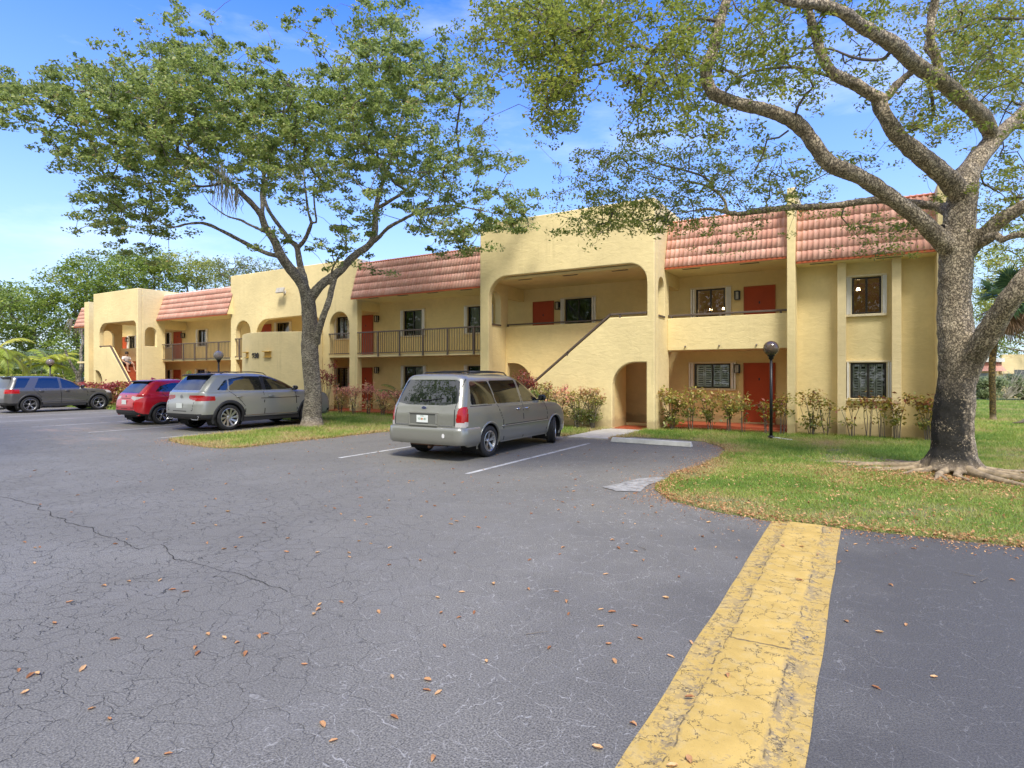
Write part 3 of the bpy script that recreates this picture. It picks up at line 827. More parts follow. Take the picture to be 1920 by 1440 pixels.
# ---- wall lanterns
for (x,z) in ((-3.62,4.42),(-3.62,1.98),(-10.28,4.48),(-19.85,4.44),(-19.85,2.0),(-36.0,4.2),(-42.6,4.15)):
    l = empty('wall_lantern', (x,YB-.003,z), parent=bld)
    mb = MB(); mb.box(-.06,.06,-.02,0,-.08,.12); mb.bar((0,-.02,.1),(0,-.12,.13),.025); mb.box(-.085,.085,-.21,-.04,.10,.125)
    for sx in (-.07,.07):
        for sy in (-.19,-.06): mb.box(sx-.014,sx+.014,sy-.014,sy+.014,-.16,.10)
    mb.box(-.078,.078,-.20,-.05,-.175,-.155); part(mb, 'lantern_frame', M['black'], 0, l)
    mb = MB(); mb.box(-.045,.045,-.165,-.085,-.15,.095); part(mb, 'lantern_glass', simple('frosted_glass', (.5,.46,.38), .25), 0, l)
# ================================================================= cars
def paint(name, col, metal=.35, rough=.32):
    t = NT(name)
    t.base(t.mix(t.noise(240, 2), tuple(x*.93 for x in col), tuple(min(1, x*1.07) for x in col)))
    t.set(Metallic=metal, Roughness=rough); t.put(t.b, 'Coat Weight', .9); t.put(t.b, 'Coat Roughness', .03)
    # road dust low down
    sep = t.n('ShaderNodeSeparateXYZ', {0: t.co()})
    d = t.math('MULTIPLY', t.ramp(sep.outputs[2], [(.15, .35), (.7, .0)]), t.noise(4, 4))
    base = t.b.inputs['Base Color'].links[0].from_socket
    t.base(t.mix(d, base, (.20, .17, .14)))
    return t.m
M['carglass'] = simple('tinted_car_glass', (.006, .008, .009), .02, ior=2.0)
M['rubber'] = simple('tyre_rubber', (.018, .018, .019), .75, var=.2, vs=8, bump=.1)
M['plastic'] = simple('black_trim_plastic', (.022, .022, .024), .55)
M['chrome'] = simple('bright_metal', (.62, .62, .63), .18, 1.0)
M['alloy'] = simple('alloy_wheel', (.50, .50, .50), .3, .85)
M['darkalloy'] = simple('dark_alloy_wheel', (.30, .30, .31), .35, .8)
M['under'] = simple('underbody', (.012, .012, .012), .8)
M['redlens'] = simple('red_lens', (.36, .004, .006), .15, coat=.25)
M['clearlens'] = simple('clear_lens', (.50, .46, .44), .15, coat=.3)
M['plate'] = simple('plate_white', (.72, .76, .74), .4)
M['seam'] = simple('panel_gap', (.012, .012, .012), .7)

def crom(ks, n):
    """Catmull-Rom through rows of ks, n samples in all, spaced by length"""
    ks = np.array(ks, float); m = len(ks)
    seg = np.linalg.norm(np.diff(ks[:, :6], axis=0), axis=1) + .02
    t = np.concatenate([[0], np.cumsum(seg)]); out = []
    for s in np.linspace(0, t[-1]-1e-6, n):
        i = min(np.searchsorted(t, s, side='right')-1, m-2); u = (s-t[i])/(t[i+1]-t[i])
        p0, p1, p2, p3 = ks[max(i-1, 0)], ks[i], ks[i+1], ks[min(i+2, m-1)]
        d1 = (p2-p0)/max(t[min(i+1, m-1)]-t[max(i-1, 0)], 1e-6)*(t[i+1]-t[i]); d2 = (p3-p1)/max(t[min(i+2, m-1)]-t[i], 1e-6)*(t[i+1]-t[i])
        # limit overshoot
        d1 = np.clip(d1, -3*abs(p2-p1), 3*abs(p2-p1)); d2 = np.clip(d2, -3*abs(p2-p1), 3*abs(p2-p1))
        u2, u3 = u*u, u**3
        out.append((2*u3-3*u2+1)*p1+(u3-2*u2+u)*d1+(-2*u3+3*u2)*p2+(u3-u2)*d2)
    return np.array(out)

def inpoly(px, py, poly):
    poly = np.array(poly, float); c = np.zeros(px.shape, bool); j = len(poly)-1
    for i in range(len(poly)):
        xi, yi = poly[i]; xj, yj = poly[j]
        with np.errstate(divide='ignore', invalid='ignore'):
            c ^= ((yi > py) != (yj > py)) & (px < (xj-xi)*(py-yi)/(yj-yi+1e-12)+xi)
        j = i
    return c

def roundpoly(poly, r, n=5):
    out = []; m = len(poly)
    for i in range(m):
        p = Vector(poly[i]); a = Vector(poly[i-1]); b = Vector(poly[(i+1) % m])
        da = (a-p); db = (b-p); q = min(r, da.length*.45, db.length*.45)
        s = p+da.normalized()*q; e = p+db.normalized()*q
        for k in range(n+1):
            u = k/n; out.append(tuple((1-u)**2*s+2*u*(1-u)*p+u*u*e))
    return out

def seg_dist(px, py, pts):
    d = np.full(px.shape, 9.0)
    for (ax, ay), (bx, by) in zip(pts[:-1], pts[1:]):
        L = (bx-ax)**2+(by-ay)**2; u = np.clip(((px-ax)*(bx-ax)+(py-ay)*(by-ay))/max(L, 1e-9), 0, 1)
        d = np.minimum(d, np.hypot(px-ax-u*(bx-ax), py-ay-u*(by-ay)))
    return d

def make_wheel(parent, x, y, r, wd, rim, spokes, mat, side, steer=0, style='spoke'):
    w = empty('wheel', (x, y, r), steer, parent=parent)
    s = side
    mb = MB(); h = wd/2
    prof = [(rim*.96,-h*.80),(rim+.012,-h),(r*.80,-h*1.04),(r*.94,-h*.94),(r*.985,-h*.78),(r,-h*.6),(r,-h*.33),(r-.008,-h*.31),(r-.008,-h*.27),(r,-h*.25),(r,-.012),(r-.008,-.01),(r-.008,.01),(r,.012),(r,h*.25),(r-.008,h*.27),(r-.008,h*.31),(r,h*.33),(r,h*.6),(r*.985,h*.78),(r*.94,h*.94),(r*.80,h*1.04),(rim+.012,h),(rim*.96,h*.80)]
    mb.lathe(prof, (0,0,0), 48, 'x'); part(mb, 'tyre', M['rubber'], 0, w, smooth=True)
    mb = MB()
    mb.lathe([(rim+.008, s*h*1.0),(rim-.006, s*h*1.03),(rim-.016, s*h*.93),(rim-.028, s*h*.6),(rim-.035, -s*h*.7)], (0,0,0), 48, 'x')
    # spokes: tapered solid bars on the outer face
    xo = s*h*.80
    def spoke(a, tw, w0, w1, r0, r1, xi0=None):
        ca, sa = math.cos(a), math.sin(a); cb, sb = math.cos(a+tw), math.sin(a+tw)
        d0 = (-sa, ca); p0 = (ca*r0, sa*r0); p1 = (cb*r1, sb*r1); d1 = (-sb, cb)
        def q(p, d, w_, x_): return [(x_, p[0]-d[0]*w_, p[1]-d[1]*w_), (x_, p[0]+d[0]*w_, p[1]+d[1]*w_)]
        xa = s*h*.62; xb = s*h*.96
        A = q(p0, d0, w0, xa)+q(p0, d0, w0, xa-s*.03); B = q(p1, d1, w1, xb)+q(p1, d1, w1, xb-s*.045)
        mb.add(A+B, [(0,1,5,4),(2,6,7,3),(0,4,6,2),(1,3,7,5),(0,2,3,1),(4,5,7,6)])
    for k in range(spokes):
        a = 2*PI*k/spokes + .3
        if style == 'pair': spoke(a-.10, -.05, .016, .014, rim*.2, rim*.97); spoke(a+.10, .05, .016, .014, rim*.2, rim*.97)
        elif style == 'turbine': spoke(a, .42, .026, .034, rim*.2, rim*.97); 
        elif style == 'y': spoke(a, 0, .022, .014, rim*.2, rim*.6); spoke(a-.0, -.24, .012, .012, rim*.5, rim*.97); spoke(a, .24, .012, .012, rim*.5, rim*.97)
        else: spoke(a, 0, .03, .045, rim*.2, rim*.97)
    mb.lathe([(0, s*h*.74),(rim*.16, s*h*.73),(rim*.23, s*h*.62),(rim*.24, s*h*.45)], (0,0,0), 24, 'x')
    part(mb, 'rim', mat, 0, w, smooth=False)
    mb = MB(); mb.lathe([(0, s*h*.18),(rim*.62, s*h*.18),(rim*.62, s*h*.05)], (0,0,0), 32, 'x'); mb.lathe([(0,-s*h*.1),(rim-.02,-s*h*.1)], (0,0,0), 32, 'x')
    part(mb, 'brake_disc', M['under'], 0, w)
    return w

def make_car(spec):
    S = spec
    car = empty(S['name'], S['loc'], S.get('rz', 0), S['label'], S['cat'], S['group'])
    K = crom(S['rings'], S.get('nt', 150))        # zs zf zr w yf yr rcf rcr
    wb = S['wb']; wr = S['wr']
    nS, nC, nE = S.get('nS', 150), 22, 34
    def ring(k):
        zs, zf, zr, w, yf, yr, rf, rr = k
        rf = min(rf, w*.95, (yf-yr)*.45); rr = min(rr, w*.95, (yf-yr)*.45)
        bf, br = S.get('bowf', .12), S.get('bowr', .04)
        P = []
        def ez(x, z0, z1, w_): 
            u = np.clip((w_-abs(x))/max(w_*.45, .05), 0, 1); u = u*u*(3-2*u); return z0+(z1-z0)*u
        # half ring, x >= 0 : rear centre -> rear corner -> side -> front corner -> front centre
        for i in range(nE):
            x = (w-rr)*i/nE; P.append((x, yr, 0))
        for i in range(nC):
            a = PI/2*i/nC; P.append((w-rr+rr*math.sin(a), yr+rr-rr*math.cos(a), 0))
        for i in range(nS):
            P.append((w, yr+rr+(yf-rf-yr-rr)*i/nS, 1))
        for i in range(nC):
            a = PI/2*i/nC; P.append((w-rf+rf*math.cos(a), yf-rf+rf*math.sin(a), 2))
        for i in range(nE+1):
            x = (w-rf)*(1-i/nE); P.append((x, yf, 2))
        P = np.array(P); x = P[:, 0]; y = P[:, 1].copy(); sid = P[:, 2]
        mid = (yf+yr)/2; tr = np.clip((mid-y)/max(mid-yr, .01), 0, 1); tf = np.clip((y-mid)/max(yf-mid, .01), 0, 1)
        bx = (x/max(w, .02))**2
        y = y+br*bx*tr**4-bf*bx*tf**4
        z = np.full(len(x), zs)
        zr_ = ez(x, zs, zr, w); zf_ = ez(x, zs, zf, w)
        # ends take the end height; blend along the last part of the side
        L = yf-yr
        br_ = np.clip((yr+rr*1.6-P[:, 1])/(rr*1.6+1e-6), 0, 1); bf_ = np.clip((P[:, 1]-(yf-rf*1.6))/(rf*1.6+1e-6), 0, 1)
        br_ = br_*br_*(3-2*br_); bf_ = bf_*bf_*(3-2*bf_)
        z = zs+(zr-zs)*br_+(zf-zs)*bf_
        # side sculpting: slight plan taper of the flanks to the ends
        xx = x*(1-S.get('taper', .03)*tf**3-S.get('taperr', .02)*tr**3)
        return np.stack([xx, y, z], 1)
    G = np.array([ring(k) for k in K])              # nt x np x 3
    nt_, npn = G.shape[0], G.shape[1]
    if 'sculpt' in S: G = S['sculpt'](G)
    # arch flare
    full = np.concatenate([G, (G*np.array([-1, 1, 1]))[:, ::-1][:, 1:]], 1)   # mirror; ring closed at rear centre
    full = full[:, :-1] if np.allclose(full[:, 0], full[:, -1]) else full
    n = full.shape[1]
    V = full.reshape(-1, 3)
    i, j = np.meshgrid(np.arange(nt_-1), np.arange(n), indexing='ij'); i = i.ravel(); j = j.ravel(); j2 = (j+1) % n
    Fq = np.stack([i*n+j, i*n+j2, (i+1)*n+j2, (i+1)*n+j], 1)[:, ::-1]
    C = V[Fq].mean(1); e1 = V[Fq[:, 2]]-V[Fq[:, 0]]; e2 = V[Fq[:, 3]]-V[Fq[:, 1]]; N = np.cross(e1, e2); N /= (np.linalg.norm(N, axis=1)[:, None]+1e-12)
    if (N*(C-np.array([0, wb/2, .8]))).sum(1).mean() < 0: Fq = Fq[:, ::-1]; N = -N
    x, y, z = C.T; ax = abs(x)
    side = abs(N[:, 0]) > .45; 
    ymid = wb/2
    rear = (~side | (abs(N[:, 1]) > .5)) & (y < ymid); front = (~side | (abs(N[:, 1]) > .5)) & (y > ymid)
    W = K[:, 3].max()
    # wheel arches
    ar = S.get('arch', wr+.065)
    arch = np.zeros(len(C), bool); 
    for wy in (0, wb):
        arch |= (np.hypot(y-wy, z-S.get('archz', wr)) < ar) & (ax > W*.55)
        arch |= (abs(y-wy) < ar*.985) & (z < wr*.8) & (ax > W*.55)
    cls = np.zeros(len(C), int)                       # 0 paint
    names = ['body_panel']; 
    mats = {0: S['paint']}
    dens = {}
    for q, (nm, where, polys, mt, rd) in enumerate(S['zones'], 1):
        m = np.zeros(len(C), bool)
        for pl in polys:
            pl2 = roundpoly(pl, rd) if rd else pl
            if where == 'side': m |= side & inpoly(y, z, pl2)
            elif where == 'rear': m |= (y < ymid) & (abs(N[:, 1]) > .40) & inpoly(ax if min(p[0] for p in pl) >= 0 else x, z, pl2)
            elif where == 'rearw': m |= (y < S.get('wrap', -.5)) & inpoly(ax, z, pl2)
            elif where == 'front': m |= (y > ymid) & (abs(N[:, 1]) > .1) & (N[:, 2] > -.3) & inpoly(ax, z, pl2)
            elif where == 'all': m |= inpoly(y, z, pl2)
        m &= ~arch
        cls[m] = q; mats[q] = mt; names.append(nm)
    seam = np.zeros(len(C), bool)
    for where, pts in S['seams']:
        if where == 'side': seam |= side & (seg_dist(y, z, pts) < .0075)
        if where == 'rear': seam |= (y < ymid) & (abs(N[:, 1]) > .3) & (seg_dist(ax, z, pts) < .0075)
    seam &= (cls == 0) & ~arch
    bodyf = ((cls == 0) & ~arch)
    def emit(mask, name, matl, midx=None, parent=car):
        f = Fq[mask]
        if len(f) == 0: return None
        u, inv = np.unique(f, return_inverse=True)
        return mesh_np(name, V[u], inv.reshape(f.shape), matl, parent, smooth=True, midx=midx)
    body = emit(bodyf, 'body', [S['paint'], M['seam']], midx=seam[bodyf].astype(int))
    for q in range(1, len(names)):
        m = (cls == q)
        if not m.any(): continue
        nm = names[q]
        split = S.get('pairs', ())
        if nm in split:
            for sgn in (-1, 1):
                mm = m & (x*sgn > 0)
                emit(mm, nm, mats[q])
        else:
            # separate connected panes by side
            if nm.startswith('side_'):
                for sgn in (-1, 1): emit(m & (x*sgn > 0), nm[5:], mats[q])
            else: emit(m, nm, mats[q])
    # wheel wells, floor, arch lips
    mb = MB(); wi = W*.90
    for wy in (0, wb):
        for sx in (-1, 1):
            vs = []; nn = 22
            for k in range(nn+1):
                a = R(-32)+(PI+R(64))*k/nn
                for xx in (W*.955, W*.48): vs.append((sx*xx, wy+ar*1.0*math.cos(a), wr+ar*1.0*math.sin(a)))
            fs = [(2*k, 2*k+1, 2*k+3, 2*k+2) for k in range(nn)]
            b = len(vs); vs.append((sx*W*.48, wy, wr)); fs += [(2*k+1, b, 2*k+3) for k in range(nn)]
            mb.add(vs, fs)
    zb = S.get('zb', .24)
    mb.box(-W*.78, W*.78, ar+.02, wb-ar-.02, zb, zb+.28)
    mb.box(-W*.5, W*.5, S['y0']+.25, S['y1']-.35, zb+.02, zb+.25)
    mb.tube([(-W*.75,0,wr),(W*.75,0,wr)], .05, 8); mb.tube([(-W*.75,wb,wr),(W*.75,wb,wr)], .045, 8)
    part(mb, 'underbody', M['under'], parent=car)
    for wy in (0, wb):
        for sx in (-1, 1):
            mb = MB(); pts = []; lip = S.get('lipw', .012); nn = 26
            a0 = R(-18); vs = []
            for k in range(nn+1):
                a = a0+(PI-2*a0)*k/nn
                # find the body x at this height for a snug fit
                yy, z0 = wy+(ar+.0)*math.cos(a), S.get('archz', wr)+(ar)*math.sin(a)
                d = np.hypot(V[:, 1]-yy, V[:, 2]-z0)+np.where(V[:, 0] > W*.5, 0, 9); xb = V[np.argmin(d), 0]
                for rr_, xx in ((ar-.022, xb-.03), (ar-.02, xb+.004), (ar+.004, xb+.014), (ar+S.get('lip', .03), xb+.010), (ar+S.get('lip', .03)+.006, xb-.012)):
                    vs.append((sx*xx, wy+rr_*math.cos(a), S.get('archz', wr)+rr_*math.sin(a)))
            fs = []
            for k in range(nn):
                for q in range(4): fs.append((5*k+q, 5*k+q+1, 5*k+5+q+1, 5*k+5+q))
            mb.add(vs, fs); part(mb, 'wheel_arch', S.get('lipmat', S['paint']), 0, smooth=True, parent=car)
    # wheels
    for wy in (0, wb):
        for sx in (-1, 1):
            make_wheel(car, sx*(W-S['ww']/2-.022), wy, wr, S['ww'], S['rim'], S['spokes'], S['rimmat'], sx, S.get('steer', 0) if wy else 0, S['wstyle'])
    def surf_x(yy, zz):
        d = np.hypot(V[:, 1]-yy, V[:, 2]-zz)+np.where(V[:, 0] > .3, 0, 9); return V[np.argmin(d), 0]
    def surf_y(xx, zz, rear=True):
        d = np.hypot(V[:, 0]-xx, V[:, 2]-zz)+np.where((V[:, 1] < ymid) == rear, 0, 9); return V[np.argmin(d), 1]
    def surf_z(xx, yy):
        d = np.hypot(V[:, 0]-xx, V[:, 1]-yy)+np.where(V[:, 2] > 1.2, 0, 9); return V[np.argmin(d), 2]
    # handles
    for (yy, zz) in S['handles']:
        for sx in (-1, 1):
            xb = surf_x(yy, zz); mb = MB()
            mb.tube([(sx*(xb-.005), yy-.10, zz), (sx*(xb+.03), yy-.075, zz+.004), (sx*(xb+.034), yy, zz+.006), (sx*(xb+.03), yy+.075, zz+.004), (sx*(xb-.005), yy+.10, zz)], [.014,.016,.017,.016,.014], 8)
            part(mb, 'door_handle', S.get('handlemat', S['paint']), smooth=True, parent=car)
    # mirrors
    my, mz = S['mirror']
    for sx in (-1, 1):
        xb = surf_x(my, mz); mb = MB()
        bm_pts = []
        mb.tube([(sx*(xb-.03), my, mz-.04), (sx*(xb+.07), my-.01, mz-.03)], [.03, .025], 8)
        o = part(mb, 'mirror', S.get('mirrormat', S['paint']), smooth=True, parent=car)
        mb = MB(); nn = 14
        sh = [(0, .0), (.55, -.05), (.85, -.02), (1, .03), (.9, .07), (.45, .085), (.0, .08)]
        vs = []; fs = []
        rows = [(0.0, .70), (.25, 1.0), (.6, .95), (.85, .7), (1.0, .3)]
        for (u, sc) in rows:
            for k in range(nn):
                a = 2*PI*k/nn; vs.append((sx*(xb+.14+math.copysign(abs(math.cos(a))**.7, math.cos(a))*.10*sc), my-.035+u*.13, mz+.02+math.copysign(abs(math.sin(a))**.75, math.sin(a))*.075*sc))
        for r_ in range(len(rows)-1):
            for k in range(nn): fs.append((r_*nn+k, r_*nn+(k+1) % nn, (r_+1)*nn+(k+1) % nn, (r_+1)*nn+k))
        fs.append(tuple((len(rows)-1)*nn+k for k in range(nn))); mb.add(vs, fs); part(mb, 'mirror_housing', S.get('mirrormat', S['paint']), smooth=True, parent=o)
        mb = MB(); mb.add([vs[k] for k in range(nn)], [tuple(range(nn))]); part(mb, 'mirror_glass', M['carglass'], parent=o)
    # roof rails
    if 'rails' in S:
        rx, ya, yb_, cross = S['rails']
        for sx in (-1, 1):
            pts = []; 
            for k in range(13):
                u = k/12; yy = ya+(yb_-ya)*u; lift = .055*min(1, math.sin(PI*u)*4)
                pts.append((sx*rx, yy, surf_z(rx, yy)+lift-.005))
            mb = MB(); mb.tube(pts, .014, 8); part(mb, 'roof_rail', S.get('railmat', M['plastic']), smooth=True, parent=car)
        for yy in cross:
            z0 = surf_z(rx, yy)+.055; mb = MB(); mb.tube([(-rx, yy, z0), (-rx*.5, yy, z0+.02), (rx*.5, yy, z0+.02), (rx, yy, z0)], .014, 8); part(mb, 'cross_bar', M['plastic'], smooth=True, parent=car)
    # plate
    px_, pz, pw, ph = S['plate']
    yb2 = surf_y(0, pz)-S.get('plateoff', .012)
    mb = MB(); mb.box(-pw/2, pw/2, yb2-.006, yb2, pz-ph/2, pz+ph/2); pl = part(mb, 'licence_plate', M['plate'], .004, parent=car)
    if 'extra' in S: S['extra'](car, surf_x, surf_y, surf_z)
    if 'scale' in S: car.scale = (S['scale'],)*3
    return car

def text_mesh(name, body, size, mat, parent, loc, rot, extrude=.001, align='CENTER', shear=0):
    cu = bpy.data.curves.new(name, 'FONT'); cu.body = body; cu.size = size; cu.extrude = extrude; cu.align_x = align; cu.shear = shear
    to = bpy.data.objects.new('tmp_text', cu); COL.objects.link(to); bpy.context.view_layer.update()
    me = bpy.data.meshes.new_from_object(to.evaluated_get(bpy.context.evaluated_depsgraph_get())); bpy.data.objects.remove(to)
    me.name = name; me.materials.clear(); me.materials.append(mat)
    o = bpy.data.objects.new(name, me); COL.objects.link(o); o.parent = parent; o.location = loc; o.rotation_euler = rot
    return o

# ---------------------------------------------------------------- the silver-green minivan
def van_extra(car, sx, sy, sz):
    # bumper shell (own ring, stands proud of the tailgate)
    P = []
    prof = [(.33, -.02), (.36, .012), (.44, .028), (.56, .032), (.62, .022), (.665, .014), (.685, -.045), (.69, -.12)]
    nn = 40; vs = []
    for (z, off) in prof:
        for k in range(nn+1):
            u = k/nn*2-1
            # plan outline round the tail
            a = abs(u)
            if a < .62: x = a/.62*.80; y = -1.10+.03*(x/.8)**2
            elif a < .82: t_ = (a-.62)/.20*PI/2; x = .80+.165*math.sin(t_); y = -1.07+.165*(1-math.cos(t_))
            else: x = .965; y = -.905+(a-.82)/.18*.50
            nxx, nyy = (0, -1) if a < .62 else ((math.sin((a-.62)/.20*PI/2), -math.cos((a-.62)/.20*PI/2)) if a < .82 else (1, 0))
            vs.append((math.copysign(x+nxx*off, u), y+nyy*off, z))
    fs = [(r_*(nn+1)+k, r_*(nn+1)+k+1, (r_+1)*(nn+1)+k+1, (r_+1)*(nn+1)+k) for r_ in range(len(prof)-1) for k in range(nn)]
    fs = [f for f in fs if math.hypot(sum(vs[i][1] for i in f)/4-0, sum(vs[i][2] for i in f)/4-.335) > .40]
    mb = MB(); mb.add(vs, fs); o = part(mb, 'rear_bumper', PV, smooth=True, parent=car)
    # plate recess surround
    y0 = sy(0, .86)-.012
    mb = MB(); xo, zo, zi = .36, .175, .09
    def ringbox(x1, z0, z1, th, yy0, yy1):
        mb.box(-x1, x1, yy0, yy1, z1-th, z1); mb.box(-x1, x1, yy0, yy1, z0, z0+th); mb.box(-x1, -x1+th, yy0, yy1, z0+th, z1-th); mb.box(x1-th, x1, yy0, yy1, z0+th, z1-th)
    ringbox(.37, .70, .985, .035, y0-.028, y0+.05)
    part(mb, 'plate_surround', PV, .012, parent=car)
    mb = MB(); mb.box(-.336, .336, y0-.008, y0+.05, .735, .95); part(mb, 'plate_recess', simple('recess_grey', (.14,.145,.13), .5), parent=car)
    # badge
    yb_ = sy(0, 1.07)-.006; mb = MB(); vs = []
    for (s_, dy) in ((1.0, 0), (1.0, -.008), (.84, -.012)):
        for k in range(28): a = 2*PI*k/28; vs.append((.072*s_*math.cos(a), yb_+dy, 1.07+.031*s_*math.sin(a)))
    fs = [(r_*28+k, r_*28+(k+1) % 28, (r_+1)*28+(k+1) % 28, (r_+1)*28+k) for r_ in range(2) for k in range(28)]
    mb.add(vs, fs); bd = part(mb, 'oval_badge', M['chrome'], parent=car)
    mb = MB(); mb.add([(.061*math.cos(2*PI*k/28), yb_-.0125, 1.07+.026*math.sin(2*PI*k/28)) for k in range(28)], [tuple(range(28))]); part(mb, 'badge_field', simple('badge_blue', (.015,.03,.11), .2), parent=bd)
    text_mesh('badge_script', 'Ford', .042, M['chrome'], bd, (0, yb_-.015, 1.058), (R(90), 0, 0), shear=.3)
    # plate writing: green characters round an orange fruit
    yp = sy(0, .845)-.030-.007
    gm = simple('plate_green', (.03, .16, .09), .5)
    pl = [c for c in children(car) if c.name.startswith('licence_plate')][0]
    text_mesh('plate_characters', 'Y01   I81', .062, gm, pl, (0, yp, .823), (R(90), 0, 0))
    mb = MB(); mb.lathe([(0, 0), (.021, 0), (.021, .004)], (0, 0, 0), 16); oo = part(mb, 'plate_fruit', simple('orange_print', (.62, .22, .06), .5), parent=pl); oo.location = (0, yp, .845); oo.rotation_euler = (R(90), 0, 0)
    text_mesh('plate_header', 'FLORIDA', .026, gm, pl, (0, yp, .895), (R(90), 0, 0))
    # tail lamps: a raised lens on each rear corner
    # wiper
    mb = MB(); y1 = sy(.1, 1.22)-.03
    mb.tube([(.02, y1, 1.20), (-.12, y1+.01, 1.235), (.12, y1-.0, 1.225)], .008, 6); mb.tube([(-.05,y1,1.215),(.42,sy(.42,1.27)-.02,1.275)], .007, 6)
    part(mb, 'wiper', M['plastic'], parent=car)
    # chrome tailgate line and side moulding
    for a, b in ((-.78, -.40), (.40, .74)):
        mb = MB(); mb.bar((a, sy(abs(a), .70)-.006, .715), (b, sy(abs(b), .70)-.006, .715), .006, .012)
        part(mb, 'tailgate_line', M['chrome'], parent=car)
    for s_ in (-1, 1):
        mb = MB(); ys_ = [.46+.1*k for k in range(23)]
        mb.tube([(s_*(sx(yy, .62)+.004), yy, .625) for yy in ys_], .016, 6); part(mb, 'side_moulding', PV, smooth=True, parent=car)
        mb = MB(); mb.bar((s_*(sx(1.5, .30)-.03), .46, .30), (s_*(sx(1.5, .30)-.03), 2.62, .30), .05, .07); part(mb, 'sill', PV, .015, parent=car)
    # exhaust and tow loop under the bumper
    mb = MB(); mb.tube([(-.1,-.3,.28),(.1,-.9,.28),(.14,-1.05,.27)], .03, 10); mb.bar((-.5,-.85,.30),(.35,-.85,.30),.05); part(mb, 'exhaust', simple('rusty_pipe', (.16,.09,.06), .6, .5, var=.4, vs=9), smooth=True, parent=car)
    # bumper sticker and window sticker
    mb = MB(); mb.add([(.56+.038*math.cos(2*PI*k/6+.5), -1.10-.02+.02-.024, .52+.05*math.sin(2*PI*k/6+.5)) for k in range(6)], [tuple(range(6))])
    o = part(mb, 'bumper_sticker', simple('white_sticker', (.75,.75,.75), .5), parent=car)
PV = paint('silver_green_car_paint', (.28, .28, .245), .45)
van = dict(name='minivan', loc=(-7.80, 10.52, .004), label='silver-green minivan parked nose-in with roof rack and turned front wheels', cat='minivan', group='parked cars',
  wb=3.07, wr=.335, ww=.225, rim=.215, spokes=5, wstyle='pair', rimmat=M['alloy'], steer=R(24), y0=-1.12, y1=3.98, paint=PV, pairs=('tail_lamp','lamp_lower'), wrap=-.80,
  rings=[(.27,.24,.34,.90,3.80,-.98,.30,.16),(.33,.30,.40,.945,3.93,-1.06,.34,.17),(.50,.45,.52,.97,3.97,-1.07,.36,.17),(.64,.62,.66,.975,3.96,-1.07,.36,.17),(.90,.78,.92,.97,3.88,-1.055,.36,.17),
         (1.03,.88,1.06,.955,3.74,-1.02,.40,.17),(1.075,.97,1.10,.945,3.40,-1.005,.45,.17),(1.09,1.06,1.12,.938,2.95,-.995,.45,.17),(1.105,1.13,1.14,.932,2.62,-.985,.42,.17),(1.14,1.20,1.18,.925,2.48,-.965,.35,.17),
         (1.40,1.46,1.42,.865,2.02,-.86,.30,.17),(1.60,1.64,1.61,.805,1.62,-.77,.28,.17),(1.68,1.71,1.69,.765,1.42,-.73,.26,.18),(1.725,1.745,1.74,.70,1.25,-.68,.25,.20),(1.755,1.77,1.765,.58,1.0,-.52,.3,.3),(1.775,1.785,1.78,.38,.7,-.2,.3,.3),(1.785,1.79,1.788,.03,.4,.3,.03,.03)],
  zones=[('side_quarter_window','side',[[(-.66,1.14),(.27,1.125),(.10,1.615),(-.56,1.615)]],M['carglass'],.06),
         ('side_door_window','side',[[(.31,1.125),(1.34,1.125),(1.24,1.63),(.15,1.62)]],M['carglass'],.05),
         ('side_front_window','side',[[(1.44,1.125),(2.42,1.135),(2.02,1.44),(1.72,1.60),(1.33,1.625)]],M['carglass'],.05),
         ('rear_window','rear',[[(-.80,1.17),(-.5,1.125),(.5,1.125),(.80,1.17),(.70,1.62),(.6,1.65),(-.6,1.65),(-.70,1.62)]],M['carglass'],.05),
         ('windscreen','front',[[(0,1.17),(.84,1.17),(.72,1.66),(0,1.70)]],M['carglass'],.05),
         ('lamp_lower','rearw',[[(.80,.695),(1.1,.695),(1.1,.79),(.81,.79)]],M['clearlens'],0),
         ('tail_lamp','rearw',[[(.81,.79),(1.1,.79),(1.1,1.10),(.88,1.10),(.83,1.06)]],M['redlens'],.03)],
  seams=[('side',[(.30,1.12),(.52,.75),(.56,.30)]),('side',[(1.38,1.64),(1.40,1.12),(1.42,.30)]),('side',[(2.44,1.12),(2.62,.85),(2.60,.34)]),('side',[(-.68,1.10),(.1,1.10)]),
         ('rear',[(.76,1.66),(.77,.73)]),('side',[(.62,.645),(2.58,.645)])],
  handles=[(1.18,.97),(1.58,.97)], handlemat=M['chrome'], mirror=(2.28,1.17), mirrormat=M['plastic'], rails=(.60,-.35,1.25,(.05,.95)), railmat=M['plastic'], plate=(0,.845,.30,.15), plateoff=.030, extra=van_extra, zb=.26, nt=170, lip=.02)
make_car(van)

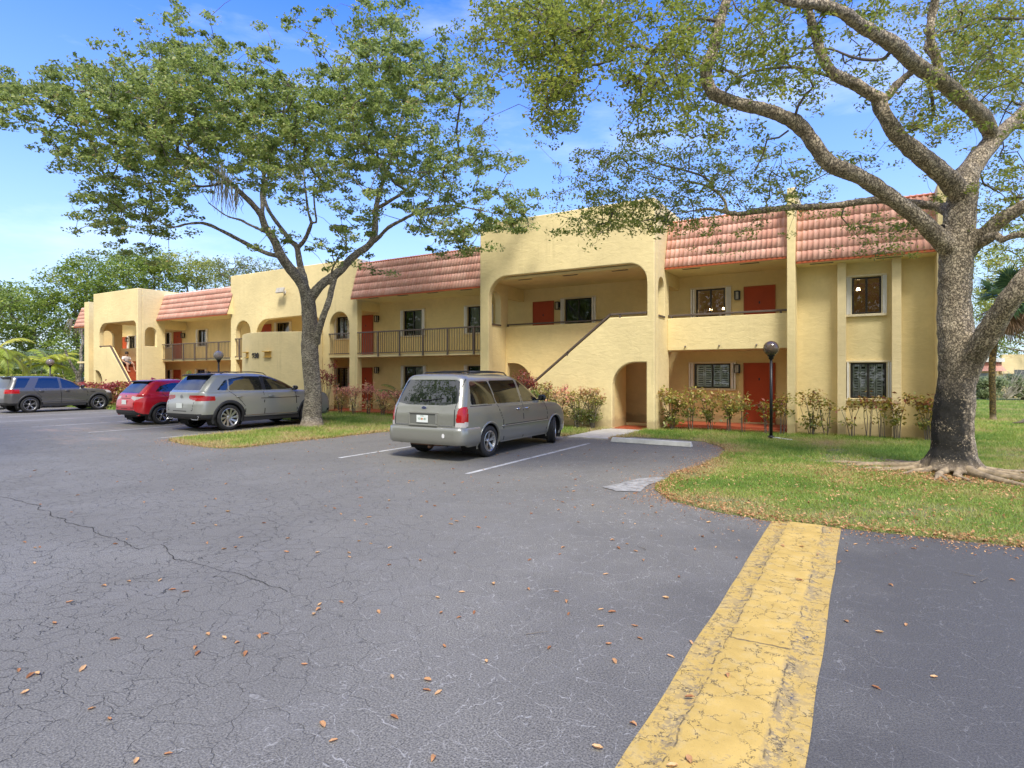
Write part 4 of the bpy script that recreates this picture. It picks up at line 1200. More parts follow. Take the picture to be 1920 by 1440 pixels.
# ---------------------------------------------------------------- grey-green crossover
def emblem(car, y, z, r, mat, sy):
    mb = MB(); yb_ = sy(0, z)-.006
    vs = [(rr*math.cos(2*PI*k/24), yb_-d, z+rr*math.sin(2*PI*k/24)) for rr, d in ((r, 0), (r, .008), (r*.86, .008), (r*.86, .002)) for k in range(24)]
    mb.add(vs, [(q*24+k, q*24+(k+1) % 24, (q+1)*24+(k+1) % 24, (q+1)*24+k) for q in range(3) for k in range(24)])
    return mb, yb_
def atlas_extra(car, sx, sy, sz):
    mb, yb_ = emblem(car, 0, 1.02, .065, M['chrome'], sy)
    for a, b in (((-.030,.045),(-.010,.005)),((-.010,.005),(0,.03)),((0,.03),(.010,.005)),((.010,.005),(.030,.045)),((-.048,.03),(-.02,-.045)),((-.02,-.045),(0,-.0)),((0,-.0),(.02,-.045)),((.02,-.045),(.048,.03))):
        mb.bar((a[0], yb_-.006, 1.02+a[1]), (b[0], yb_-.006, 1.02+b[1]), .008)
    part(mb, 'round_badge', M['chrome'], parent=car)
    # spoiler
    mb = MB(); y1 = -.46
    mb.add([(-.60,y1+.24,1.70),(.60,y1+.24,1.70),(.63,y1-.09,1.665),(-.63,y1-.09,1.665),(-.60,y1+.24,1.63),(.60,y1+.24,1.63),(.63,y1-.08,1.64),(-.63,y1-.08,1.64)],
           [(0,1,2,3),(7,6,5,4),(0,4,5,1),(1,5,6,2),(2,6,7,3),(3,7,4,0)])
    part(mb, 'roof_spoiler', M['plastic'], .02, parent=car)
    mb = MB(); y0 = sy(.7, .40)-.01
    for s_ in (-1, 1):
        P = [(.50,.36),(.78,.36),(.84,.46),(.44,.46)]
        for k in range(4):
            a, b = P[k], P[(k+1) % 4]; mb.bar((s_*a[0], y0-.0, a[1]), (s_*b[0], y0-.0, b[1]), .022)
    part(mb, 'exhaust_trim', M['chrome'], .004, parent=car)
    for s_ in (-1, 1):
        mb = MB(); mb.box(s_*.40, s_*.80, y0-.008, y0+.01, .495, .515); part(mb, 'reflector', M['redlens'], parent=car)
    mb = MB(); mb.bar((-.8,sy(.8,.55)-.004,.525),(.8,sy(.8,.55)-.004,.525),.012,.016); part(mb, 'bumper_strip', M['chrome'], parent=car)
    mb = MB(); yy = sy(.0,1.30)-.01; mb.tube([(-.12,yy-.02,1.17),(.25,yy+.0,1.23)], .012, 6); mb.tube([(-.12,yy-.03,1.16),(-.02,yy-.03,1.17)], .02, 6); part(mb, 'wiper', M['plastic'], parent=car)
    for s_ in (-1, 1):
        mb = MB(); mb.box(s_*(sx(1.5,.34)-.03), s_*(sx(1.5,.34)+.012), .50, 2.48, .24, .40); part(mb, 'sill_cladding', M['plastic'], .01, parent=car)
        mb = MB(); mb.tube([(s_*(sx(.5+.1*k,.43)+.004),.52+.1*k,.43) for k in range(20)], .012, 6); part(mb, 'sill_strip', M['chrome'], parent=car)
    mb = MB(); mb.add([(-.02,-.1,1.70),(.02,-.1,1.70),(0,-.08,1.79),(0,.05,1.70)],[(0,1,2),(0,2,3),(1,3,2)]); part(mb, 'aerial_fin', M['plastic'], parent=car)
PA = paint('grey_green_car_paint', (.37, .375, .35), .4)
atlas = dict(name='parked_crossover', loc=(-18.17, 11.33, .004), label='large silver-grey coupe-roofed crossover parked right beside the grass island tree', cat='car', group='parked cars',
  wb=2.98, wr=.385, ww=.245, rim=.275, spokes=10, wstyle='turbine', rimmat=M['alloy'], y0=-.98, y1=3.95, paint=PA, pairs=('tail_lamp',), wrap=-.45,
  rings=[(.36,.28,.36,.92,3.86,-.82,.28,.22),(.42,.36,.42,.965,3.98,-.93,.30,.24),(.58,.52,.58,.985,4.02,-.97,.30,.26),(.80,.72,.80,.99,4.0,-.965,.30,.28),(.98,.88,.98,.985,3.95,-.90,.30,.28),
         (1.08,1.03,1.10,.965,3.84,-.885,.32,.26),(1.13,1.13,1.15,.945,3.40,-.875,.46,.24),(1.155,1.17,1.17,.925,2.95,-.85,.46,.22),(1.19,1.22,1.21,.915,2.62,-.80,.4,.2),
         (1.42,1.46,1.42,.845,2.12,-.64,.32,.2),(1.59,1.62,1.59,.785,1.68,-.47,.3,.2),(1.66,1.68,1.67,.735,1.42,-.36,.3,.2),(1.70,1.715,1.71,.64,1.15,-.15,.3,.25),(1.725,1.73,1.73,.42,.8,.1,.3,.3),(1.735,1.74,1.737,.03,.55,.4,.03,.03)],
  zones=[('side_quarter_window','side',[[(-.36,1.215),(-.02,1.20),(.0,1.52),(-.08,1.50)]],M['carglass'],.02),
         ('side_rear_window','side',[[(.03,1.20),(1.16,1.195),(1.10,1.625),(.55,1.625),(.05,1.54)]],M['carglass'],.03),
         ('side_front_window','side',[[(1.28,1.195),(2.44,1.215),(2.12,1.42),(1.74,1.60),(1.24,1.625)]],M['carglass'],.03),
         ('side_pillar_trim','side',[[(1.16,1.195),(1.28,1.195),(1.24,1.635),(1.10,1.635)]],M['plastic'],0),
         ('rear_window','rear',[[(-.70,1.21),(.70,1.21),(.64,1.63),(-.64,1.63)]],M['carglass'],.04),
         ('windscreen','front',[[(0,1.22),(.82,1.22),(.70,1.65),(0,1.69)]],M['carglass'],.05),
         ('tail_lamp','rearw',[[(.36,.965),(.80,.895),(1.1,.90),(1.1,1.00),(.86,1.06),(.36,1.065)]],M['redlens'],.02),
         ('lower_bumper','rearw',[[(0,.2),(1.1,.2),(1.1,.47),(.86,.52),(0,.52)]],M['plastic'],0),
         ('front_bumper_lower','front',[[(0,.2),(1.1,.2),(1.1,.50),(0,.50)]],M['plastic'],0)],
  seams=[('side',[(.0,1.18),(.30,.95),(.50,.72),(.54,.40)]),('side',[(1.16,1.15),(1.20,.40)]),('side',[(2.36,1.16),(2.45,.40)]),('side',[(.35,.925),(2.5,.935)]),
         ('rear',[(.0,.90),(.55,.90)]),('rear',[(.66,.88),(.62,.62),(.0,.60)])],
  handles=[(.30,1.0),(1.42,1.0)], mirror=(2.30,1.225), mirrormat=M['plastic'], rails=(.62,-.10,1.5,()), railmat=M['plastic'], plate=(0,.76,.30,.15), extra=atlas_extra, zb=.30, lip=.075, lipmat=M['plastic'], taperr=.06, nt=150, scale=1.05, bowf=.06, taper=.01)
make_car(atlas)

# ---------------------------------------------------------------- red small crossover
def red_extra(car, sx, sy, sz):
    mb, yb_ = emblem(car, 0, 1.0, .045, M['chrome'], sy)
    mb.bar((-.02,yb_-.006,1.03),(-.014,yb_-.006,.97),.008); mb.bar((.02,yb_-.006,1.03),(.014,yb_-.006,.97),.008); mb.bar((-.016,yb_-.006,1.0),(.016,yb_-.006,1.0),.008)
    part(mb, 'badge', M['chrome'], parent=car)
    mb = MB(); y1 = -.28
    mb.add([(-.56,y1+.25,1.565),(.56,y1+.25,1.565),(.58,y1-.10,1.52),(-.58,y1-.10,1.52),(-.56,y1+.25,1.50),(.56,y1+.25,1.50),(.58,y1-.09,1.49),(-.58,y1-.09,1.49)],
           [(0,1,2,3),(7,6,5,4),(0,4,5,1),(1,5,6,2),(2,6,7,3),(3,7,4,0)]); part(mb, 'roof_spoiler', M['plastic'], .015, parent=car)
    mb = MB(); mb.bar((-.62,sy(.6,.50)-.006,.53),(.62,sy(.6,.50)-.006,.53),.012,.02); part(mb, 'bumper_strip', M['chrome'], parent=car)
    mb = MB(); yy = sy(0,1.18)-.02; mb.tube([(-.05,yy,1.10),(.22,yy+.02,1.14)], .012, 6); part(mb, 'wiper', M['plastic'], parent=car)
    mb = MB(); mb.add([(-.025,.05,1.59),(.025,.05,1.59),(0,.06,1.66),(0,.24,1.60)],[(0,1,2),(0,2,3),(1,3,2)]); part(mb, 'aerial_fin', PR, parent=car)
    for s_ in (-1, 1):
        mb = MB(); mb.box(s_*.55, s_*.72, sy(.6,.35)-.012, sy(.6,.35)+.02, .33, .40); part(mb, 'reflector', M['redlens'], parent=car)
PR = paint('red_car_paint', (.52, .006, .014), .15, .28)
red = dict(name='parked_hatchback', loc=(-22.12, 11.48, .004), label='glossy red compact crossover parked just left of the large silver-grey one', cat='car', group='parked cars',
  wb=2.61, wr=.335, ww=.215, rim=.225, spokes=5, wstyle='pair', rimmat=M['chrome'], y0=-.88, y1=3.4, paint=PR, pairs=('tail_lamp','lamp_lower'), wrap=-.40,
  rings=[(.32,.26,.34,.84,3.22,-.72,.34,.24),(.38,.34,.40,.875,3.36,-.82,.38,.26),(.55,.50,.56,.89,3.42,-.86,.40,.30),(.78,.70,.78,.89,3.40,-.85,.40,.32),(.94,.84,.94,.88,3.32,-.80,.40,.30),
         (1.02,.95,1.04,.86,3.10,-.76,.42,.28),(1.05,1.03,1.07,.845,2.70,-.74,.45,.26),(1.08,1.10,1.10,.83,2.28,-.71,.42,.24),(1.12,1.16,1.14,.82,2.08,-.66,.36,.22),
         (1.32,1.36,1.32,.75,1.65,-.50,.3,.2),(1.47,1.50,1.47,.685,1.25,-.34,.28,.2),(1.54,1.56,1.55,.62,1.0,-.22,.28,.2),(1.575,1.59,1.58,.5,.8,-.08,.3,.25),(1.60,1.605,1.60,.3,.6,.1,.25,.25),(1.605,1.61,1.607,.03,.45,.3,.03,.03)],
  zones=[('side_rear_window','side',[[(-.22,1.16),(.92,1.13),(.88,1.47),(.4,1.46),(-.02,1.36)]],M['carglass'],.04),
         ('side_front_window','side',[[(1.02,1.13),(1.95,1.15),(1.60,1.36),(1.30,1.46),(.98,1.47)]],M['carglass'],.03),
         ('rear_window','rear',[[(-.60,1.12),(.60,1.12),(.55,1.49),(-.55,1.49)]],M['carglass'],.04),
         ('windscreen','front',[[(0,1.16),(.72,1.16),(.62,1.52),(0,1.55)]],M['carglass'],.05),
         ('lamp_lower','rearw',[[(.34,.935),(.58,.86),(.80,.97),(.78,1.0),(.36,1.01)]],M['clearlens'],0),
         ('tail_lamp','rearw',[[(.58,.99),(.9,.97),(.9,1.07),(.60,1.06)]],M['redlens'],0),
         ('lower_bumper','rearw',[[(0,.2),(1.1,.2),(1.1,.34),(.80,.40),(.60,.52),(0,.52)]],M['plastic'],0)],
  seams=[('side',[(.0,1.1),(.40,.7),(.44,.36)]),('side',[(.97,1.13),(1.0,.36)]),('side',[(2.0,1.12),(2.1,.36)]),('rear',[(.62,1.1),(.56,.60),(0,.58)]),('rear',[(.0,.93),(.3,.93)])],
  handles=[(1.15,.98)], mirror=(1.86,1.16), plate=(0,.80,.30,.15), extra=red_extra, zb=.26, lip=.06, lipmat=M['plastic'], taperr=.08, nt=130, nS=120)
make_car(red)

# ---------------------------------------------------------------- dark grey boxy SUV and the car hidden behind it
def suv_extra(car, sx, sy, sz):
    for s_ in (-1, 1):
        mb = MB(); mb.box(s_*(sx(1.4,.38)-.03), s_*(sx(1.4,.38)+.010), .47, 2.28, .27, .42); part(mb, 'sill_cladding', M['plastic'], .01, parent=car)
        mb = MB(); mb.box(s_*(sx(2.55,.93)-.01), s_*(sx(2.55,.93)+.012), 2.46, 2.66, .91, .945); part(mb, 'fender_vent', M['plastic'], parent=car)
        mb = MB(); mb.tube([(s_*(sx(.4+.1*k,.50)+.002),.42+.1*k,.50) for k in range(19)], .010, 6); part(mb, 'side_strip', PL, smooth=True, parent=car)
    mb = MB(); y1 = -.72
    mb.add([(-.60,y1+.25,1.69),(.60,y1+.25,1.69),(.62,y1-.12,1.66),(-.62,y1-.12,1.66),(-.60,y1+.25,1.62),(.60,y1+.25,1.62),(.62,y1-.10,1.635),(-.62,y1-.10,1.635)],
           [(0,1,2,3),(7,6,5,4),(0,4,5,1),(1,5,6,2),(2,6,7,3),(3,7,4,0)]); part(mb, 'roof_spoiler', PL if 'dark' in car['label'] else M['plastic'], .015, parent=car)
PL = paint('dark_grey_car_paint', (.12, .118, .115), .5)
suv = dict(name='parked_suv', loc=(-33.95, 11.85, .004), label='dark grey boxy sport utility car at the left edge, seen from its side', cat='car', group='parked cars',
  wb=2.84, wr=.37, ww=.24, rim=.255, spokes=5, wstyle='y', rimmat=M['darkalloy'], y0=-.92, y1=3.68, paint=PL, pairs=('tail_lamp',), wrap=-.40,
  rings=[(.36,.30,.36,.90,3.50,-.80,.36,.24),(.42,.38,.42,.94,3.63,-.90,.40,.26),(.58,.55,.58,.96,3.68,-.93,.42,.26),(.80,.75,.80,.965,3.66,-.92,.42,.26),(.98,.92,.98,.955,3.58,-.89,.42,.26),
         (1.06,1.0,1.06,.94,3.40,-.87,.42,.26),(1.09,1.06,1.09,.93,2.95,-.86,.45,.24),(1.11,1.11,1.12,.92,2.50,-.85,.42,.24),(1.14,1.17,1.15,.91,2.32,-.82,.38,.22),
         (1.38,1.42,1.38,.84,1.92,-.72,.3,.2),(1.56,1.59,1.57,.78,1.50,-.66,.28,.2),(1.63,1.65,1.64,.74,1.30,-.62,.28,.2),(1.67,1.68,1.675,.62,1.0,-.50,.3,.25),(1.69,1.69,1.69,.4,.7,-.2,.3,.3),(1.70,1.70,1.70,.03,.4,.3,.03,.03)],
  zones=[('side_quarter_window','side',[[(-.60,1.15),(-.20,1.15),(.05,1.60),(-.42,1.60)]],M['carglass'],.03),
         ('side_rear_window','side',[[(.16,1.14),(1.16,1.12),(1.12,1.60),(.38,1.60)]],M['carglass'],.04),
         ('side_front_window','side',[[(1.26,1.12),(2.24,1.13),(1.94,1.38),(1.62,1.57),(1.22,1.60)]],M['carglass'],.03),
         ('rear_window','rear',[[(-.72,1.15),(.72,1.15),(.68,1.60),(-.68,1.60)]],M['carglass'],.04),
         ('windscreen','front',[[(0,1.18),(.80,1.18),(.70,1.60),(0,1.63)]],M['carglass'],.05),
         ('tail_lamp','rearw',[[(.62,.90),(1.1,.90),(1.1,1.08),(.62,1.08)]],M['redlens'],.03),
         ('headlamp','front',[[(.50,.86),(1.1,.86),(1.1,.99),(.55,.97)]],M['clearlens'],.02),
         ('front_bumper_lower','front',[[(0,.2),(1.1,.2),(1.1,.56),(0,.56)]],M['plastic'],0),
         ('lower_bumper','rearw',[[(0,.2),(1.1,.2),(1.1,.46),(0,.50)]],M['plastic'],0)],
  seams=[('side',[(.10,1.12),(.40,.75),(.46,.42)]),('side',[(1.20,1.12),(1.22,.42)]),('side',[(2.24,1.12),(2.34,.9),(2.30,.42)])],
  handles=[(.42,1.0),(1.46,1.0)], mirror=(2.10,1.17), mirrormat=M['plastic'], plate=(0,.78,.30,.15), extra=suv_extra, zb=.32, lip=.055, lipmat=M['plastic'], nt=130, nS=130)
make_car(suv)
s2 = dict(suv); s2.update(name='parked_suv', loc=(-38.2, 11.75, .004), label='pale silver car with black roof spoiler almost hidden behind the dark grey one', paint=paint('pale_silver_car_paint', (.55,.56,.58), .5), nt=80, nS=70, rimmat=M['alloy'])
make_car(s2)
# ================================================================= trees
F_, CX_, HY_, H_ = 1102., 960., 703., 1.75
YAW_ = math.atan(660/1102.); S_, C_ = math.sin(YAW_), math.cos(YAW_)
def P3(u, v, d):
    """image pixel (u, v) and a distance along the view give a place on the site"""
    t = (u-CX_)/F_
    return np.array([(C_*t-S_)*d, (S_*t+C_)*d, H_+(HY_-v)/F_*d])

def bark(name, c0, c1, scale=7, moss=0, stretch=(1,1,.5), mossc=(.018,.017,.014)):
    t = NT(name); co = t.co()
    mp = t.n('ShaderNodeMapping', {'Vector': co, 'Scale': stretch}).outputs[0]
    wv = t.n('ShaderNodeTexNoise', {'Vector': mp, 'Scale': scale*.8, 'Detail': 5, 'Roughness': .7})
    ad = t.n('ShaderNodeVectorMath', {0: wv.outputs['Color']}, operation='SCALE'); ad.inputs['Scale'].default_value = .22
    p = t.n('ShaderNodeVectorMath', {0: mp, 1: ad.outputs[0]}, operation='ADD').outputs[0]
    v = t.n('ShaderNodeTexVoronoi', {'Vector': p, 'Scale': scale*1.6}, feature='DISTANCE_TO_EDGE')
    crk = t.ramp(v.outputs['Distance'], [(0.02, 0.), (.15, 1.)])
    n1 = t.noise(scale*.45, 5, .7, co); n2 = t.noise(scale*5, 4, .7, co)
    c = t.mix(t.ramp(n1, [(.32, 0.), (.68, 1.)]), c0, c1)
    c = t.mix(t.math('MULTIPLY', t.math('SUBTRACT', 1, crk), .92), c, tuple(x*.12 for x in c0))
    c = t.mix(t.ramp(n2, [(.3, .35), (.6, 0.)]), c, tuple(x*.4 for x in c0))
    c = t.mix(t.ramp(t.noise(1.6, 5, .75, co), [(.62, 0.), (.74, .35)]), c, (.36, .36, .30))
    if moss:
        sep = t.n('ShaderNodeSeparateXYZ', {0: t.n('ShaderNodeNewGeometry').outputs['Position']})
        hz = t.ramp(t.math('MULTIPLY', sep.outputs[2], .33), [(.42, 1.), (.85, 0.)])
        sp = t.ramp(t.math('ADD', t.math('MULTIPLY', t.noise(30, 5, .75, co), .6), t.math('MULTIPLY', t.noise(3.5, 4, .6, co), .4)), [(.405, 0.), (.45, 1.)])
        nx = t.n('ShaderNodeSeparateXYZ', {0: t.n('ShaderNodeNewGeometry').outputs['Normal']})
        sidem = t.ramp(nx.outputs[0], [(.45, 1.), (.85, .12)])
        c = t.mix(t.math('MULTIPLY', t.math('MULTIPLY', t.math('MULTIPLY', hz, sp), sidem), moss), c, mossc)
        base = t.ramp(t.math('MULTIPLY', sep.outputs[2], 1.0), [(.10, 1.), (.28, 0.)])
        c = t.mix(t.math('MULTIPLY', base, .8), c, (.36, .28, .19))
    t.base(c).set(Roughness=.92)
    t.bump(t.math('ADD', t.math('MULTIPLY', crk, 1.0), t.math('MULTIPLY', n2, .45)), .8, .02)
    return t.m
M['bark_big'] = bark('blocky_grey_bark', (.42,.33,.225), (.80,.67,.48), 12, .99, (1,1,.85))
M['bark_mid'] = bark('smooth_grey_bark', (.31,.265,.20), (.58,.52,.41), 9, .12, (.7,.7,1.6), (.06,.055,.045))
M['bark_pale'] = bark('pale_bark', (.26,.24,.20), (.42,.40,.35), 6, 0)
M['twig'] = simple('twig_bark', (.135,.115,.09), .9, var=.25, vs=5)

def leaf_mat(name, cols, trans=.45, rough=.45):
    """cols: (position, colour) stops, each leaf takes its own hue"""
    t = NT(name)
    a = t.n('ShaderNodeVertexColor', layer_name='tint').outputs[0]
    c = t.ramp(a, cols); t.base(c).set(Roughness=rough)
    tr = t.n('ShaderNodeBsdfTranslucent', {'Color': t.mix(.5, c, tuple(min(1, x*1.5) for x in cols[len(cols)//2][1]))})
    mx = t.n('ShaderNodeMixShader', {0: trans, 1: t.b.outputs[0], 2: tr.outputs[0]})
    t.t.links.new(mx.outputs[0], t.out.inputs[0])
    return t.m
M['leaf_a'] = leaf_mat('olive_green_leaves', [(0,(.04,.055,.018)),(.3,(.13,.175,.04)),(.6,(.26,.33,.085)),(.85,(.52,.54,.21)),(1,(.46,.28,.12))], .5)
M['leaf_b'] = leaf_mat('small_yellow_green_leaves', [(0,(.07,.10,.02)),(.4,(.17,.22,.035)),(.75,(.30,.34,.06)),(.92,(.42,.36,.07)),(1,(.36,.22,.07))], .5)
M['leaf_bg'] = leaf_mat('background_leaves', [(0,(.07,.12,.022)),(.5,(.22,.30,.05)),(1,(.46,.50,.10))])
M['leaf_bg2'] = leaf_mat('yellowish_background_leaves', [(0,(.14,.18,.035)),(.5,(.34,.38,.07)),(1,(.55,.50,.12))])
M['leaf_bg3'] = leaf_mat('dull_background_leaves', [(0,(.09,.12,.04)),(.5,(.22,.26,.09)),(1,(.38,.38,.16))])

def leaves(centres, sizes, tints, flat=.55, aspect=.55, droop=.0, rng=RNG):
    """diamond leaves with a slight fold; returns verts, faces, colours"""
    n = len(centres)
    nrm = rng.normal(size=(n, 3)); nrm[:, 2] = np.abs(nrm[:, 2])+flat; nrm /= np.linalg.norm(nrm, axis=1)[:, None]
    d = rng.normal(size=(n, 3)); d[:, 2] -= droop; d -= nrm*(d*nrm).sum(1)[:, None]; d /= np.linalg.norm(d, axis=1)[:, None]
    s = np.cross(nrm, d); L = sizes[:, None]; w = L*aspect*.5
    a = centres-d*L*.5; tip = centres+d*L*.5
    m1 = centres+s*w+nrm*L*.08; m2 = centres-s*w+nrm*L*.08
    V = np.stack([a, m1, tip, m2], 1).reshape(-1, 3)
    Fc = np.arange(4*n).reshape(n, 4)
    Cc = np.repeat(tints, 4); Cc = np.stack([Cc, Cc, Cc, np.ones_like(Cc)], 1)
    return V, Fc, Cc

def resample(pts, step=.18, wob=.0, seed=0):
    """pts: list of (x,y,z,r) -> smooth list"""
    pts = np.array(pts, float); m = len(pts); out = []
    for i in range(m-1):
        p0, p1, p2, p3 = pts[max(i-1, 0)], pts[i], pts[i+1], pts[min(i+2, m-1)]
        k = max(1, int(np.linalg.norm(p2[:3]-p1[:3])/step))
        for j in range(k):
            u = j/k; u2, u3 = u*u, u*u*u
            q = .5*((2*p1)+(-p0+p2)*u+(2*p0-5*p1+4*p2-p3)*u2+(-p0+3*p1-3*p2+p3)*u3); q[3] = p1[3]+(p2[3]-p1[3])*u
            out.append(q)
    out.append(pts[-1]); out = np.array(out)
    if wob:
        for q in out:
            v = mnoise.noise_vector(Vector((q[0]*.9+seed, q[1]*.9, q[2]*.9))); q[:3] += np.array(v)*min(wob, q[3]*.45)
    return out

def skeleton(branches):
    """branches in image pixels (u, v, half width) and view distance"""
    res = []
    for b in branches:
        res.append([tuple(P3(u, v, d))+(r*d/F_/math.sqrt(1+((u-CX_)/F_)**2),) for (u, v, r, d) in b])
    return res

def woody(name, sk, mat, parent, voxel=.03, thin=.03, step=.15, lump=.0):
    mb = MB(); mt = MB(); nodes = []
    for b in sk:
        q = resample(b, step, .05, len(b))
        nodes.append(q)
        m_ = mb if q[:, 3].max() > thin else mt
        m_.tube([p[:3] for p in q], [p[3] for p in q], 12)
    o = mb.build(name, mat, parent, smooth=True)
    rm = o.modifiers.new('remesh', 'REMESH'); rm.mode = 'VOXEL'; rm.voxel_size = voxel; rm.use_smooth_shade = True
    sm = o.modifiers.new('smooth', 'SMOOTH'); sm.iterations = 4; sm.factor = .6
    if lump:
        tx = bpy.data.textures.new(name+'_lumps', 'CLOUDS'); tx.noise_scale = .22; tx.noise_depth = 3
        dp = o.modifiers.new('lumps', 'DISPLACE'); dp.texture = tx; dp.strength = lump; dp.mid_level = .5; dp.texture_coords = 'GLOBAL'
    if mt.v: mt.build('branches', M['twig'], parent, smooth=True)
    return o, np.concatenate(nodes)

def twigs(nodes, clumps, parent, rng, r0=.0055, bias=.35, name='twigs', mat=None, rmax=.045):
    """grow thin branches that join every leaf clump to the limbs"""
    N = len(clumps); nn = nodes[:, :3]; n0 = len(nn)
    allp = np.concatenate([nn, clumps]); cost = np.concatenate([np.zeros(n0), np.full(N, 1e9)])
    par = np.full(n0+N, -1); 
    D = np.linalg.norm(clumps[:, None, :]-nn[None, ::2, :], axis=2); best = D.min(1); bp = D.argmin(1)*2
    done = np.zeros(N, bool); cnt = np.zeros(n0+N); order = []
    for _ in range(N):
        b2 = np.where(done, 1e9, best); i = int(b2.argmin()); done[i] = True; order.append(i); par[n0+i] = bp[i]
        base = cost[bp[i]]+np.linalg.norm(clumps[i]-allp[bp[i]]); cost[n0+i] = base
        dd = np.linalg.norm(clumps-clumps[i], axis=1)+base*bias*.35
        m = (dd < best) & ~done; best[m] = dd[m]; bp[m] = n0+i
    for i in reversed(order):
        cnt[n0+i] += 1; p = par[n0+i]
        if p >= n0: cnt[p] += cnt[n0+i]
    mb = MB()
    for i in order:
        p = par[n0+i]; a = allp[p]; b = clumps[i]; L = np.linalg.norm(b-a)
        
        if L > 1.7: continue
        r1 = min(rmax, r0*math.sqrt(cnt[n0+i])); rA = min(rmax*1.1, r0*math.sqrt(cnt[p]) if p >= n0 else r1*1.3); rA = max(min(rA, r1*1.5), r1)
        mid = (a+b)/2+rng.normal(size=3)*L*.09+np.array([0, 0, L*.06])
        mb.tube([a, mid, b], [rA, (rA+r1)/2, r1*.8], 4, caps=False)
    return mb.build(name, mat or M['twig'], parent, smooth=True)

def map_crown(rows, u0, v0, cell, dfun, rng, per=1.0, jitter=1.0, pw=2.0):
    """density table of the crown in image cells; depth comes from the crown's own thickness"""
    C = []
    for r, line in enumerate(rows):
        for c, ch in enumerate(line.split()):
            q = int(ch); k = per*(q/9.0)**pw; n = int(k)+(rng.random() < k-int(k))
            for _ in range(n):
                u = u0+cell*(c+rng.random()*jitter); v = v0+cell*(r+rng.random()*jitter)
                C.append(P3(u, v, dfun(u, v)))
    return np.array(C)

def clump_leaves(C, per, rad, size, rng, mat, parent, flat=.6, zf=.45, aspect=.55, droop=0, name='foliage', tintfun=None):
    n = len(C)*per
    off = rng.normal(size=(n, 3)); off /= np.linalg.norm(off, axis=1)[:, None]; off *= (rng.random(n)**.5)[:, None]
    rr = np.repeat(rad*(.6+.8*rng.random(len(C))), per)
    off *= rr[:, None]; off[:, 2] *= zf
    ct = np.repeat(C, per, axis=0)+off
    tb = np.repeat(rng.random(len(C)), per)
    ti = np.clip(.45*tb+.5*rng.random(n)+ (rng.random(n) < .05)*.4, 0, 1)
    if tintfun is not None: ti = np.clip(ti+tintfun(ct), 0, 1)
    V, Fc, Cc = leaves(ct, size*(.6+.7*rng.random(n)), ti, flat, aspect, droop, rng)
    return mesh_np(name, V, Fc, mat, parent, colors=Cc)

